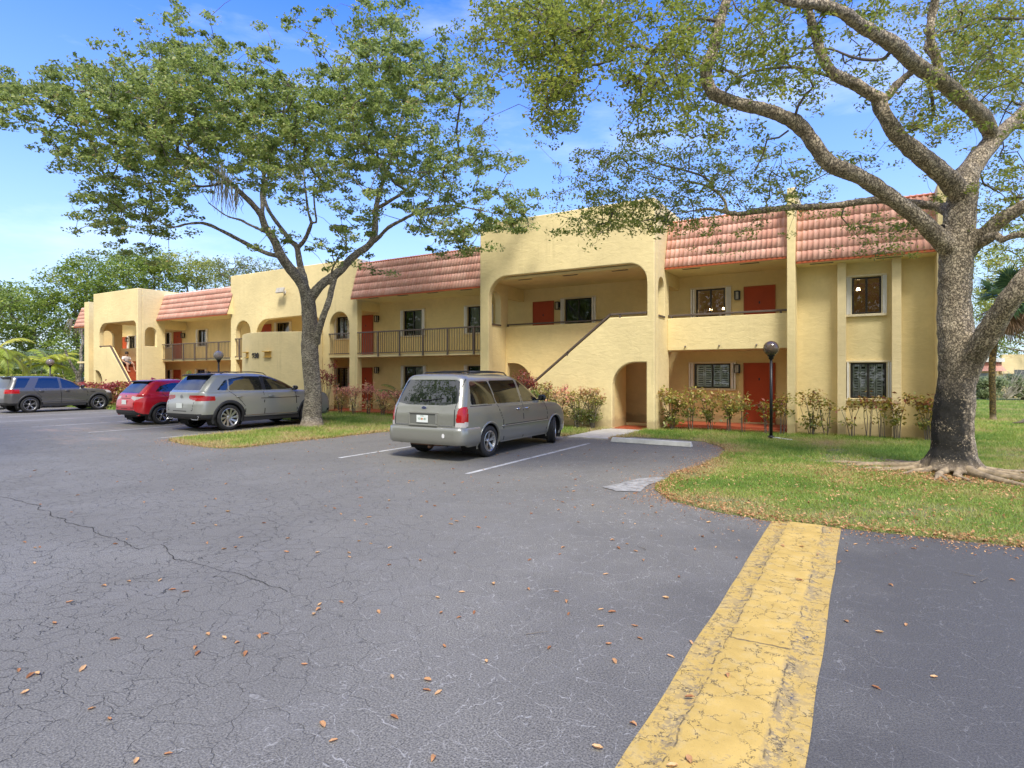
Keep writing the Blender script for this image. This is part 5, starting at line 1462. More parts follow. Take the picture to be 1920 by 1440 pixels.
# ---------------------------------------------------------------- the island tree
rng = np.random.default_rng(5)
t1 = empty('shade_tree', (0,0,0), 0, 'broad leafy shade tree on the grass island between the silver-grey crossover and the minivan', 'tree', 'shade trees of the parking lot')
D0 = 19.9
A = [
 [(584,812,31,19.7),(584,800,25,19.8),(585,785,19.5,D0),(586,740,16.5,D0),(583,690,16.5,D0),(581,650,16.5,D0),(580,600,15,D0),(578,565,14,D0),(577,550,13,D0)],
 [(578,570,12,D0),(567,535,11,19.8),(548,508,10.5,19.6),(528,480,9.5,19.4),(512,448,8,19.2),(497,427,7.2,19.1),(490,405,6.6,19.0),(473,383,6,18.8),(452,361,5.4,18.6),(430,340,4.8,18.4),(408,325,4.2,18.2),(385,308,3.8,18),(360,285,3.2,17.8),(325,262,2.6,17.6),(290,240,2,17.4)],
 [(528,482,5,19.4),(500,474,4.6,19.1),(462,456,4.3,18.8),(435,442,4,18.5),(408,429,3.8,18.2),(381,419,3.4,18),(346,421,3,17.8),(322,426,2.6,17.6),(280,405,2,17.4),(235,390,1.5,17.2)],
 [(491,408,4.6,19.1),(492,385,4.2,19.6),(491,361,4,20),(496,334,3.7,20.3),(489,312,3.4,20.6),(476,285,3,20.8),(462,245,2.6,21),(440,200,2,21.2),(425,150,1.5,21.3)],
 [(495,328,2.8,20.3),(506,303,2.6,20.6),(520,270,2.3,21),(532,220,2,21.4),(530,160,1.5,21.6)],
 [(500,436,3.2,19.2),(485,429,3,19.6),(467,421,2.8,20),(452,413,2.6,20.4),(425,405,2,20.8),(390,380,1.5,21)],
 [(578,568,9,D0),(571,530,7.6,20.2),(564,500,6.6,20.5),(558,465,5.8,20.7),(545,452,5,20.9),(533,436,4.6,21.1),(518,415,4.2,21.3),(504,394,3.8,21.5),(497,370,3.2,21.8),(500,340,2.6,22),(515,300,2.2,22.3)],
 [(558,466,4.6,20.7),(571,452,4.2,20.6),(579,432,3.8,20.4),(584,417,3.4,20.3),(579,402,2.8,20.1),(575,372,2.4,19.9),(570,330,2,19.7),(560,280,1.6,19.5),(555,220,1.2,19.4)],
 [(583,418,2.6,20.3),(593,417,2.4,20.2),(590,388,2.2,20.0),(589,350,1.8,19.8),(600,300,1.4,19.6)],
 [(578,565,11,D0),(588,552,9.6,D0),(602,536,9,19.9),(621,523,8.6,20),(636,510,8.3,20.1),(652,490,7.9,20.2),(670,474,7.3,20.3),(690,460,6.7,20.4),(701,440,6.6,20.5),(704,410,6,20.6),(707,385,5.2,20.7),(713,358,4.4,20.8),(722,329,3.8,20.9),(730,307,3.4,21),(742,270,3,21.2),(752,225,2.6,21.4),(762,180,2.1,21.5),(770,130,1.6,21.6),(765,80,1.1,21.6)],
 [(706,390,4,20.7),(716,386,3.8,20.5),(734,375,3.4,20.3),(750,366,3,20.1),(775,345,2.5,19.8),(810,320,2,19.5),(860,305,1.5,19.2)],
 [(692,460,4.4,20.4),(712,443,4,20.1),(728,427,3.7,19.8),(750,415,3.4,19.5),(771,403,3.1,19.2),(790,394,2.8,19),(815,389,2.5,18.8),(850,385,2.1,18.6),(890,392,1.7,18.4),(940,402,1.2,18.3)],
 [(594,645,7,D0),(597,624,6.6,19.7),(603,603,6.3,19.6),(609,586,6.1,19.6),(616,568,6,19.7),(620,552,5.8,19.8),(624,536,5.8,19.9),(628,520,6,20)],
 [(725,318,2.4,20.9),(700,290,2.2,20.4),(670,250,2,20),(640,200,1.6,19.6),(640,140,1.2,19.3),(680,70,1,19.2)],
 [(620,524,2,20),(625,500,1.6,19.8),(640,480,1.2,19.6),(660,470,.9,19.5)],
 [(430,340,2.6,18.4),(380,350,2.2,18),(320,340,1.9,17.7),(250,345,1.5,17.4),(190,330,1.1,17.2)],
 [(360,285,2.4,17.8),(300,200,2,17.5),(220,180,1.7,17.2),(120,170,1.3,17),(40,190,1,16.9)],
 [(462,245,2,21),(400,170,1.7,20.6),(350,110,1.3,20.3),(320,60,.9,20.2)],
]
sk = skeleton(A)
tr, nodes = woody('trunk', sk, M['bark_mid'], t1, .026, .045, .15, .035)
ROWS1 = """0 0 0 0 0 0 0 1 5 2 3 0 0 0 3 4 1 6 5 4 0 1 0 0 0 0
0 0 0 0 0 0 1 2 4 3 3 1 3 2 2 3 2 6 7 5 1 4 2 0 0 0
0 0 0 0 1 4 4 5 8 8 7 4 5 4 2 3 4 8 8 8 6 5 3 1 0 0
5 3 5 6 6 7 7 8 9 9 9 8 7 7 4 6 7 9 9 9 8 7 5 3 1 0
8 8 8 8 7 8 9 9 9 9 9 9 9 9 9 9 9 9 9 9 7 7 6 5 0 0
7 5 4 6 7 7 8 9 9 9 9 9 9 9 9 9 9 9 7 7 5 4 2 1 0 0
1 0 5 6 6 7 9 9 9 9 9 8 9 9 9 9 8 9 9 8 6 5 5 1 0 0
0 0 2 7 7 7 8 8 9 8 6 7 9 9 9 7 8 8 7 8 7 7 7 6 5 0
0 0 0 1 4 6 6 6 7 6 4 4 6 7 7 7 6 5 6 8 7 6 4 3 2 0
0 0 0 0 6 7 7 7 6 4 2 1 1 3 4 3 5 4 3 6 7 7 5 6 7 5
0 0 0 0 5 6 6 6 5 3 1 0 0 3 1 2 6 6 1 1 6 7 7 7 7 3
0 0 0 0 0 3 4 4 2 0 0 1 2 3 3 4 5 3 0 0 2 5 6 2 1 0
0 0 0 0 0 0 0 3 1 0 0 0 0 0 0 2 2 2 3 1 0 1 0 0 0 0""".split('\n')
def d1(u, v):
    q = (u-520)/560; e = math.sqrt(max(.04, 1-q*q)); h = (v-230)/300; e *= math.sqrt(max(.1, 1-h*h*.7))
    lean = -1.8 if u < 420 else (-.8 if u > 780 else 0)
    return D0-1.1+lean*min(1, abs(q)*1.5)+(rng.random()*2-1)*4.2*e
C1 = map_crown(ROWS1, -20, 0, 40, d1, rng, 21, 1.0, 2.15)
# extra crown above the frame so the tree is whole
C1x = []
for _ in range(2):
    u = 450+rng.random()*720; v = -10-rng.random()**1.5*60; 
    if abs(u-520) < 380*(1-(-v)/170): C1x.append(P3(u, v, d1(u, 60)))
C1 = np.concatenate([C1, np.array(C1x)])
print('tree1 clumps', len(C1))
clump_leaves(C1, 60, .27, .104, rng, M['leaf_a'], t1, zf=.42, aspect=.6)
sel = rng.random(len(C1)) < .62
twigs(nodes, C1[sel], t1, rng, .0052)
# hanging moss
mb = MB()
for (u, v, d, n_, w_, L_) in ((412,318,18.3,34,.35,1.5),(428,345,18.4,22,.3,1.3),(560,318,19.4,30,.3,.8),(600,315,19.4,24,.35,.5),(640,330,19.6,20,.3,.5),(445,365,18.6,24,.2,.8)):
    c = P3(u, v, d)
    for _ in range(n_):
        x, y = c[0]+rng.normal()*w_*.4, c[1]+rng.normal()*w_*.6; L = L_*(.35+.65*rng.random()); z = c[2]+rng.random()*.3
        pts = [(x+.03*math.sin(k*1.7+x*9), y+.03*math.cos(k*2.1+y*7), z-L*k/6) for k in range(7)]
        mb.tube(pts, [.010,.014,.014,.012,.010,.007,.003], 3, caps=False)
mb.build('hanging_moss', simple('grey_moss', (.44,.43,.35), .95, var=.2, vs=4), t1)

# ---------------------------------------------------------------- the big tree on the right lawn
rng = np.random.default_rng(9)
t2 = empty('shade_tree', (0,0,0), 0, 'massive old tree with dark mossy trunk and spreading limbs on the right lawn', 'tree', 'shade trees of the parking lot')
E0 = 10.6
B = [
 [(1783,905,66,10.5),(1784,885,55,10.6),(1786,860,47,E0),(1787,820,43,E0),(1791,770,41,E0),(1795,720,38.5,E0),(1796,670,39.5,E0),(1794,620,37.5,E0),(1792,560,34,E0),(1791,510,34,E0),(1793,465,35,E0),(1797,425,34,E0),(1800,390,31.5,E0),(1806,350,30,E0),(1815,320,27,10.7)],
 [(1812,330,25,10.7),(1835,296,23,10.8),(1858,270,21,10.9),(1872,250,19,10.9)],
 [(1866,262,17,10.9),(1852,235,18,10.7),(1836,212,18.5,10.4),(1812,190,18,10.1),(1790,170,18,9.8),(1766,150,17.5,9.5),(1726,121,17,9.1),(1676,86,16,8.6),(1622,54,14.5,8.2),(1582,27,13,7.9),(1540,10,12,7.7),(1482,0,11,7.4),(1430,-25,9,7.1),(1380,-60,7,6.8)],
 [(1868,258,17,10.9),(1898,228,17,11.2),(1930,200,17,11.5),(1975,150,15,11.9),(2010,80,12,12.3),(2040,0,9,12.6)],
 [(1803,375,25,E0),(1782,340,23,10.4),(1752,314,21.5,10.2),(1722,292,20,10.0),(1697,272,18.5,9.9),(1677,250,17,9.8),(1663,224,16,9.7),(1654,200,16,9.7),(1648,182,15,9.7)],
 [(1650,188,13,9.7),(1624,175,13,9.6),(1600,160,13,9.5),(1578,148,12.5,9.4),(1558,134,12,9.3),(1544,112,11,9.2),(1536,85,10,9.2),(1527,55,9.5,9.1),(1518,25,9,9.0),(1510,-20,8,9),(1490,-80,6,9)],
 [(1652,190,10,9.7),(1668,178,9.5,9.8),(1683,158,9,9.9),(1700,142,8.5,9.9),(1715,130,8,9.5)],
 [(1790,475,25,E0),(1762,448,21,10.5),(1738,425,19,10.4),(1712,402,18,10.3),(1680,378,17.5,10.2),(1645,355,17,10.1),(1612,333,17,10.0),(1582,318,17,9.9),(1558,304,16.5,9.9),(1536,278,15.5,9.8),(1515,250,15,9.8),(1493,232,15,9.8),(1470,220,13.5,9.7),(1430,206,13,9.7),(1395,199,12.5,9.6),(1360,190,12.5,9.6),(1335,175,12.5,9.5),(1323,152,12.5,9.5),(1326,128,12,9.4),(1335,100,11.5,9.4),(1343,65,11,9.3),(1352,30,10.5,9.3),(1365,-10,10,9.2),(1380,-60,8,9.2)],
 [(1790,400,16,E0),(1765,388,12,10.9),(1735,386,9.5,11.1),(1700,380,8.8,11.3),(1655,375,8.4,11.4),(1610,378,8,11.5),(1565,384,7.6,11.6),(1520,388,7.2,11.7),(1470,391,6.8,11.8),(1425,396,6.2,11.9),(1385,401,5.4,12),(1362,398,4.6,12.1),(1335,392,3.2,12.2),(1300,396,2.6,12.3),(1250,405,2.2,12.4),(1190,415,1.7,12.5),(1130,400,1.3,12.5)],
 [(1364,398,4,12.1),(1360,378,3.6,12.1),(1343,358,3.2,12.1),(1318,346,2.9,12.1),(1285,340,2.6,12.1),(1235,335,2.2,12.1),(1190,318,1.8,12),(1140,300,1.3,12)],
 [(1340,352,2.4,12.1),(1322,332,2.2,12.0),(1280,318,2,12),(1230,305,1.6,12),(1180,280,1.2,12)],
 [(1800,705,38,E0),(1822,672,29,10.4),(1848,632,26.5,10.1),(1876,590,25.5,9.8),(1908,545,25,9.5),(1945,500,24,9.3),(1990,450,22,9),(2050,380,18,8.8)],
 [(1806,470,24,E0),(1832,448,20,10.4),(1858,428,18,10.2),(1890,405,17,10),(1925,385,16,9.8),(1980,350,13,9.5)],
 [(1840,455,12,10.3),(1868,442,10,10.0),(1880,452,9,9.9),(1895,445,9,9.8),(1925,440,10,9.7),(1970,455,9,9.6)],
 [(1766,150,12,9.5),(1762,120,10.5,9.4),(1752,92,10,9.3),(1745,60,9.5,9.2),(1748,28,9,9.2),(1755,-10,8,9.1),(1765,-60,7,9)],
 [(1768,140,6,9.5),(1735,90,5,9.6),(1738,78,4.5,9.7),(1780,40,3.6,9.9),(1815,5,3,10),(1850,-20,2,10)],
 [(1505,240,3,9.8),(1489,225,3,9.7),(1496,200,2.8,9.6),(1512,175,2.6,9.5),(1525,165,2.4,9.4),(1512,140,2,9.3),(1480,122,2,9.2),(1450,95,1.9,9.1),(1420,55,1.7,9),(1380,15,1.5,8.9),(1370,-10,1.3,8.9)],
 [(1345,40,3.4,9.3),(1310,35,2.8,9.2),(1275,50,2.4,9.1),(1240,80,2,9),(1220,110,1.7,8.9),(1190,150,1.2,8.8)],
 [(1380,-60,5,9.2),(1250,-60,4,8.8),(1150,-20,3.4,8.5),(1120,25,2.8,8.3),(1100,60,2.3,8.2),(1075,90,1.9,8.1),(1060,130,1.3,8)],
 [(1100,60,1.8,8.2),(1096,95,1.5,8.1),(1070,150,1.1,8),(1030,180,.8,7.9)],
 [(1675,86,4.5,8.7),(1655,110,3.6,9.2),(1620,112,3.2,9.6),(1590,105,2.6,10),(1555,92,2,10.3),(1500,90,1.5,10.6)],
 [(1740,152,4,9.9),(1748,185,4,10),(1750,210,3.6,10.1),(1746,232,3,10.2),(1720,240,2.4,10.3),(1700,250,1.6,10.4)],
 [(1815,150,3.4,10),(1850,112,3.2,10.3),(1880,128,2.8,10.6),(1930,165,2.2,10.9)],
 [(1770,60,3.2,9.4),(1810,50,3.6,9.6),(1850,35,4,9.8),(1900,35,3.6,10),(1960,30,3,10.2)],
 [(1560,145,3,9.4),(1500,128,3,9.6),(1440,130,2.8,9.8),(1400,140,2.4,10),(1370,160,2,10.2),(1330,215,1.4,10.4)],
 [(1478,245,2,9.8),(1460,258,2,9.8),(1438,262,1.8,9.9),(1430,290,1.5,10),(1415,320,1.2,10.1)],
]
bc = P3(1785, 885, E0)
root_ends = [(-.85,13.35,.075),(-.25,12.75,.05),(.45,12.25,.05),(.95,11.9,.06),(1.45,11.95,.055),(2.15,11.6,.075),(2.75,12.1,.07),(3.3,12.8,.06),(3.0,14.0,.05),(1.5,14.6,.05),(.1,14.3,.05)]
flare = []; roots = []; rgr = np.random.default_rng(4)
for (ex, ey, rr) in root_ends:
    dv = np.array([ex-bc[0], ey-bc[1]]); L = np.linalg.norm(dv); dv /= L; pv = np.array([-dv[1], dv[0]])
    def at(s_, z, r, w=0): p = bc[:2]+dv*s_+pv*w; return (p[0], p[1], z, r)
    flare.append([at(.10,.62,.12), at(.22,.32,.13), at(.34,.15,.11), at(.50,.05,rr*1.0), at(.72,.01,rr*.7)])
    w1, w2 = rgr.normal()*.06, rgr.normal()*.12
    roots.append([at(.30,.16,rr*1.1), at(.5,.07,rr*1.12), at(.5+(L-.5)*.35,.035,rr*.85,w1), at(.5+(L-.5)*.7,.02,rr*.55,w2), at(L,.0,rr*.25,w2*1.5)])
    if L > 1.3:
        s0 = .5+(L-.5)*.3; roots.append([at(s0,.03,rr*.6,w1), at(s0+.3,.025,rr*.45,w1+.16), at(s0+.7,.0,rr*.2,w1+.34)])
sk2 = skeleton(B)+flare 
def knot(u, v, d, r, dirn):
    c = P3(u, v, d); dv = np.array(dirn, float); dv /= np.linalg.norm(dv)
    return [tuple(c)+(r*1.25,), tuple(c+dv*r*1.3)+(r*1.05,), tuple(c+dv*r*2.0)+(r,)]
sk2 += [knot(1772, 432, 10.5, .085, (-.35,-1,.15)), knot(1493, 228, 9.8, .08, (-.2,-1,.1))]
tr2, nodes2 = woody('trunk', sk2, M['bark_big'], t2, .026, .03, .12, .05)
mbk = MB()
for b in roots:
    q = resample(b, .12, .03); mbk.tube([p[:3] for p in q], [p[3] for p in q], 10)
ro = mbk.build('surface_roots', simple('pale_root_bark', (.26,.20,.125), .9, var=.55, vs=9, bump=.6, bs=30), t2, smooth=True)
rm = ro.modifiers.new('remesh', 'REMESH'); rm.mode = 'VOXEL'; rm.voxel_size = .022; rm.use_smooth_shade = True
tx = bpy.data.textures.new('root_lumps', 'CLOUDS'); tx.noise_scale = .3; dp = ro.modifiers.new('lumps', 'DISPLACE'); dp.texture = tx; dp.strength = .022; dp.texture_coords = 'GLOBAL'
for (u, v, d, r, dv) in ((1772,432,10.5,.085,(-.35,-1,.15)), (1493,228,9.8,.08,(-.2,-1,.1))):
    c = P3(u, v, d); dn = Vector(dv).normalized(); mb = MB(); e1 = dn.orthogonal().normalized(); e2 = dn.cross(e1); pc = Vector(c)+dn*(r*2.0+.03)
    mb.add([tuple(pc+(e1*math.cos(2*PI*k/14)+e2*math.sin(2*PI*k/14))*r*.62) for k in range(14)], [tuple(range(14))])
    mb.build('branch_knot', simple('dark_hollow', (.015,.012,.01), .9), t2)
ROWS2 = """5 6 8 9 8 8 6 5 3 6 6 5 3 5 5 2 2 3 4 5 4 4 7 7 6 6
5 6 8 8 8 7 6 5 3 6 6 6 4 5 5 2 4 2 2 2 3 4 7 7 7 7
4 3 7 8 8 8 6 6 4 7 7 6 5 6 6 3 4 1 2 1 1 3 7 8 8 8
3 1 3 7 8 5 3 5 6 6 7 6 4 5 5 4 5 3 3 4 1 3 6 8 8 7
1 0 1 8 8 2 1 4 6 5 6 7 3 3 3 4 2 0 1 1 4 5 5 6 6 6
1 0 0 7 7 0 0 3 4 3 4 5 1 2 1 1 1 0 0 1 5 6 5 4 4 4
2 0 0 3 1 0 0 4 5 3 3 5 2 3 2 1 0 0 1 2 3 3 3 2 3 4
0 0 0 0 1 5 6 6 6 5 5 6 4 5 3 2 3 4 3 1 1 1 1 1 2 4
0 0 0 0 1 5 5 6 5 5 5 6 5 6 5 5 3 2 1 0 0 1 1 3 5 5
0 0 0 0 3 6 8 7 7 6 5 3 3 4 4 5 2 1 1 1 1 3 1 1 5 5
0 0 0 0 4 7 6 7 6 6 4 4 3 3 1 1 1 2 3 4 4 1 0 1 3 3
0 0 0 0 0 1 0 0 0 0 1 2 1 0 0 0 0 1 2 3 3 0 0 1 2 2""".split('\n')
def d2(u, v):
    if v > 270: return 12.0+(rng.random()*2-1)*1.3-(max(0, u-1450))/700*1.5
    if u > 1650: return 11.5+(rng.random()*2-1)*3.0
    return 9.3+(rng.random()*2-1)*1.8+(1300-u)/1300*-.9
C2 = map_crown(ROWS2, 880, 0, 40, d2, rng, 27, 1.0, 1.5)
ex = []
for _ in range(900):
    u = 900+rng.random()*1450; v = -rng.random()*420; ex.append(P3(u, v, 9.5+(rng.random()*2-1)*2.5))
for _ in range(500):
    u = 1920+rng.random()*450; v = rng.random()*520; ex.append(P3(u, v, 11+(rng.random()*2-1)*2.5))
C2 = np.concatenate([C2, np.array(ex)])
C2 = C2[C2[:, 2] > 3.2]
big = nodes2[nodes2[:, 3] > .075]; cam0 = np.array([0, 0, H_])
dc = np.linalg.norm(C2-cam0, axis=1); db = np.linalg.norm(big[:, :3]-cam0, axis=1)
cosd = ((C2-cam0)/dc[:, None]) @ ((big[:, :3]-cam0)/db[:, None]).T
hit = ((cosd > math.cos(.022)) & (dc[:, None] < db[None])).any(1)
C2 = C2[~hit | (rng.random(len(C2)) < .3)]      # most leaf clumps hiding heavy limbs from the camera are removed
print('tree2 clumps', len(C2))
clump_leaves(C2, 30, .19, .068, rng, M['leaf_b'], t2, zf=.5, aspect=.5, tintfun=lambda c: (c[:, 0] > .5)*.12)
sel = rng.random(len(C2)) < .7
twigs(nodes2, C2[sel], t2, rng, .0030, rmax=.03)

# ---------------------------------------------------------------- background trees
def bg_tree(name, base, blobs, label, mat, leaf=.26, dens=1.0, seed=1, trunk_r=.28, bmat=None, cat='tree', group=None, zf=.6, per=16):
    """base (x,y); blobs: (x,y,z,rx,ry,rz)"""
    rg = np.random.default_rng(seed); t = empty(name, (0,0,0), 0, label, cat, group)
    C = []
    for (x, y, z, rx, ry, rz) in blobs:
        n = int(dens*26*(rx*ry+rx*rz+ry*rz)/3)+6
        o = rg.normal(size=(n, 3)); o /= np.linalg.norm(o, axis=1)[:, None]; rad = .55+.5*rg.random(n)**.7
        wv = np.array([mnoise.noise(Vector((a*1.7+x, b*1.7+y, c*1.7+z))) for a, b, c in o])
        rad = rad*(1+.35*wv); C.append(np.array([x, y, z])+o*rad[:, None]*np.array([rx, ry, rz]))
    C = np.concatenate(C); C = C[C[:, 2] > .3]
    sk = []; bx, by = base; zc = np.mean([b[2] for b in blobs]); zt = min(b[2]-b[5]*.3 for b in blobs)
    cx, cy = np.mean([b[0] for b in blobs]), np.mean([b[1] for b in blobs])
    fork = (bx+(cx-bx)*.25, by+(cy-by)*.25, max(1.2, zt*.55))
    mb = MB(); q = resample([(bx,by,-.1,trunk_r*1.5),(bx,by,.4,trunk_r*1.05),fork+(trunk_r*.85,)], .3, .1); mb.tube([p[:3] for p in q], [p[3] for p in q], 9)
    nd = [q]
    for (x, y, z, rx, ry, rz) in blobs:
        q = resample([fork+(trunk_r*.6,), ((fork[0]+x)/2+rg.normal()*.3, (fork[1]+y)/2, (fork[2]+z)/2, trunk_r*.42), (x, y, z, trunk_r*.16)], .3, .15)
        mb.tube([p[:3] for p in q], [p[3] for p in q], 7); nd.append(q)
    mb.build('trunk', bmat or M['bark_mid'], t, smooth=True)
    clump_leaves(C, per, leaf*2.4, leaf, rg, mat, t, zf=zf, name='crown')
    twigs(np.concatenate(nd), C[rg.random(len(C)) < .35], t, rg, .012, name='branches')
    return t
def blob(u, v, ru, rv, d, depth=None):
    p = P3(u, v, d); s = d/F_; return (p[0], p[1], p[2], ru*s, (depth or ru*s), rv*s)
def foot(u, d): p = P3(u, HY_, d); return (p[0], p[1])
G_ = 'trees beyond the building'
bg_tree('broadleaf_tree', foot(-70,46), [blob(-90,600,70,70,46,3.5), blob(-20,580,60,60,47,3)], 'dark green tree cut off by the left edge, beyond the dark grey car', M['leaf_bg'], .24, 1, 1, group=G_)
bg_tree('broadleaf_tree', foot(60,52), [blob(20,590,50,50,52,3), blob(70,600,55,55,52,4), blob(40,560,55,28,53,3), blob(95,640,45,42,51,3)], 'spreading dark green tree behind the yellow-green palms', M['leaf_bg'], .25, 1, 2, group=G_)
bg_tree('broadleaf_tree', foot(150,53), [blob(140,545,50,40,53,3.5), blob(180,525,55,40,55,4), blob(130,590,50,40,52,3), blob(165,500,22,20,55,2), blob(190,570,45,45,54,3), blob(140,660,45,50,51,3)], 'tall bright green tree rising directly left of the farthest stair tower', M['leaf_bg'], .25, 1.05, 3, group=G_)
bg_tree('broadleaf_tree', foot(270,60), [blob(240,520,50,45,60,4), blob(290,520,50,40,61,4), blob(270,490,45,22,62,3)], 'dense green tree standing directly behind the farthest stair tower', M['leaf_bg'], .27, 1, 4, group=G_)
bg_tree('broadleaf_tree', foot(360,63), [blob(345,505,42,34,63,3.5), blob(385,515,40,30,64,3)], 'yellow-green tree behind the white-capped tiled roof on the left', M['leaf_bg2'], .26, .9, 5, group=G_)
bg_tree('broadleaf_tree', foot(450,62), [blob(430,520,42,34,62,3.5), blob(475,512,45,30,63,3.5), blob(515,520,30,26,64,3)], 'thin olive-coloured tree behind the arcade wall, right of the yellow-green one', M['leaf_bg3'], .24, .62, 6, group=G_)
bg_tree('broadleaf_tree', foot(-210,40), [blob(-230,560,120,110,40,4)], 'dark tree standing outside the lot on the far left', M['leaf_bg'], .26, .7, 7, group=G_)
bg_tree('understorey_shrub', foot(75,46), [blob(55,680,22,20,46,1.2), blob(85,675,24,20,46,1.4)], 'pale silvery green rounded shrub behind the clipped hedge on the left', leaf_mat('silvery_leaves', [(0,(.12,.19,.09)),(1,(.36,.46,.27))]), .14, 2.2, 8, .08, cat='shrub')
bg_tree('understorey_shrub', foot(125,46), [blob(118,680,20,28,47,1.2),blob(118,715,22,18,47,1)], 'dark green bush between the small palm and the forked grey trunk', M['leaf_bg'], .16, 2, 9, .08, cat='shrub')
bg_tree('understorey_shrub', foot(20,49), [blob(10,700,40,30,49,1.6),blob(60,705,30,20,50,1.6)], 'low dark green thicket behind the large yellow palm on the left edge', M['leaf_bg'], .2, 1.3, 10, .1, cat='shrub')
# forked grey trunk with a withered palm head beside the tower
ft = empty('forked_tree', (0,0,0), 0, 'pale grey forked trunk with a ragged withered head, hard against the farthest stair tower', 'tree')
sk = skeleton([[(148,765,9,42),(148,740,6.5,42),(147,712,6.5,42),(147,702,6,42)], [(147,704,5,42),(138,690,3.5,42),(128,672,3,41.8),(122,655,2.4,41.6)], [(148,704,5,42),(153,685,4,42),(152,660,3.5,42.2),(156,640,3.2,42.3),(152,620,3.2,42.4),(152,600,3,42.5)], [(150,700,3.5,42),(158,690,3,42.2),(165,675,2,42.4)]])
_, nf = woody('trunk', sk, M['bark_pale'], ft, .05, .03, .2)
rg = np.random.default_rng(3); mb = MB()
c = P3(152, 603, 42.5)
for k in range(60):
    a = rg.random()*2*PI; L = .5+.9*rg.random(); dr = .4+.9*rg.random()
    mb.tube([c, c+np.array([math.cos(a)*L*.6, math.sin(a)*L*.6, .1]), c+np.array([math.cos(a)*L*.8, math.sin(a)*L*.8, -dr])], [.03,.035,.008], 3, caps=False)
mb.build('withered_fronds', simple('withered_frond', (.17,.14,.10), .9, var=.3, vs=2), ft)

# ---------------------------------------------------------------- palms
def frond(mbv, base, az, L, up, droop, nleaf, leafL, w, rg, tints, out):
    """feather frond: appended to leaf lists"""
    pts = []; n = 12; p = np.array(base, float); el = up
    for k in range(n+1):
        pts.append(p.copy()); step = L/n
        p = p+np.array([math.cos(az)*math.cos(el), math.sin(az)*math.cos(el), math.sin(el)])*step; el -= droop/n*(.5+k/n)
    mbv.tube(pts, [.022*(1-k/(n+2)) for k in range(n+1)], 4, caps=False)
    pts = np.array(pts)
    for k in range(nleaf):
        u = .12+.88*k/nleaf; i = min(int(u*n), n-1); f = u*n-i; q = pts[i]*(1-f)+pts[i+1]*f; t_ = pts[i+1]-pts[i]; t_ /= np.linalg.norm(t_)
        sd = np.cross(t_, [0, 0, 1]); sd /= (np.linalg.norm(sd)+1e-9); ll = leafL*math.sin(PI*min(1, .18+u*.78))*(.8+.4*rg.random())
        for s in (-1, 1):
            dd = sd*s*.85+t_*.55+np.array([0, 0, -.25-.2*rg.random()]); dd /= np.linalg.norm(dd); nn = np.cross(dd, t_); nn /= (np.linalg.norm(nn)+1e-9)
            ws = np.cross(nn, dd)*w
            out[0] += [q, q+dd*ll*.45+ws, q+dd*ll+np.array([0, 0, -.12*ll]), q+dd*ll*.45-ws]; out[1].append(tints)
def palm(name, x, y, th, nf, L, label, mat, leafL=.45, w=.02, seed=1, up=(.3,1.2), droop=1.6, tr=.1, z0=.0, trunkmat=None, nleaf=34, cat='palm', group=None, lean=(0,0)):
    rg = np.random.default_rng(seed); t = empty(name, (x, y, z0), 0, label, cat, group); out = [[], []]; mb = MB()
    for k in range(nf):
        az = 2*PI*k/nf*1.618*3+rg.random()*.5; e = up[0]+(up[1]-up[0])*rg.random()
        frond(mb, (lean[0], lean[1], th), az, L*(.75+.4*rg.random()), e, droop*(.8+.4*rg.random()), nleaf, leafL, w, rg, rg.random(), out)
    mb.build('frond_stems', M['twig'] if not trunkmat else trunkmat, t)
    V = np.array(out[0]); n = len(V)//4; ti = np.repeat(np.array(out[1]), 1)[:n]; ti = np.clip(ti*.6+.4*rg.random(n), 0, 1)
    Cc = np.repeat(ti, 4); mesh_np('fronds', V, np.arange(4*n).reshape(n, 4), mat, t, colors=np.stack([Cc, Cc, Cc, np.ones_like(Cc)], 1))
    if th > .3:
        mb = MB(); k = 14
        mb.tube([(lean[0]*(i/k)**1.5, lean[1]*(i/k)**1.5, -.1+(th+.15)*i/k) for i in range(k+1)], [tr*(1.25 if i < 2 else 1)*(1+.06*(i % 2)) for i in range(k+1)], 10); mb.build('trunk', M['bark_pale'], t, smooth=True)
    return t
M['palm_y'] = leaf_mat('yellow_green_fronds', [(0,(.20,.30,.04)),(.55,(.38,.46,.06)),(.88,(.56,.52,.08)),(1,(.58,.34,.07))], .4)
M['palm_g'] = leaf_mat('green_fronds', [(0,(.10,.19,.045)),(.6,(.24,.36,.10)),(1,(.42,.48,.16))], .4)
p = P3(-12, HY_, 33); palm('feather_palm', p[0], p[1], 3.0, 20, 2.5, 'large yellow palm with drooping orange-tinged fronds at the left edge', M['palm_y'], .6, .03, 3, (-.1,1.2), 2.4, .16)
p = P3(100, HY_, 41); palm('feather_palm', p[0], p[1], 2.5, 15, 2.2, 'small yellow-green palm between the left-edge palm and the forked grey trunk', M['palm_y'], .55, .03, 4, (.1,1.2), 2.0, .10, lean=(-.6,0))
p = P3(757, HY_, 26.3); palm('feather_palm', p[0], p[1], .55, 15, 1.55, 'green feathery palm in the shrub bed left of the minivan', M['palm_g'], .34, .012, 5, (.5,1.35), 1.5, .07)
p = P3(352, HY_, 32.5); palm('feather_palm', p[0], p[1], 1.2, 11, 1.1, 'small pale palm showing above the red car', M['palm_g'], .28, .012, 6, (.4,1.3), 1.5, .06)
p = P3(470, HY_, 27.2); palm('feather_palm', p[0], p[1], .9, 11, 1.0, 'small palm below the house number showing above the crossover roof', M['palm_g'], .28, .012, 7, (.5,1.4), 1.5, .06)
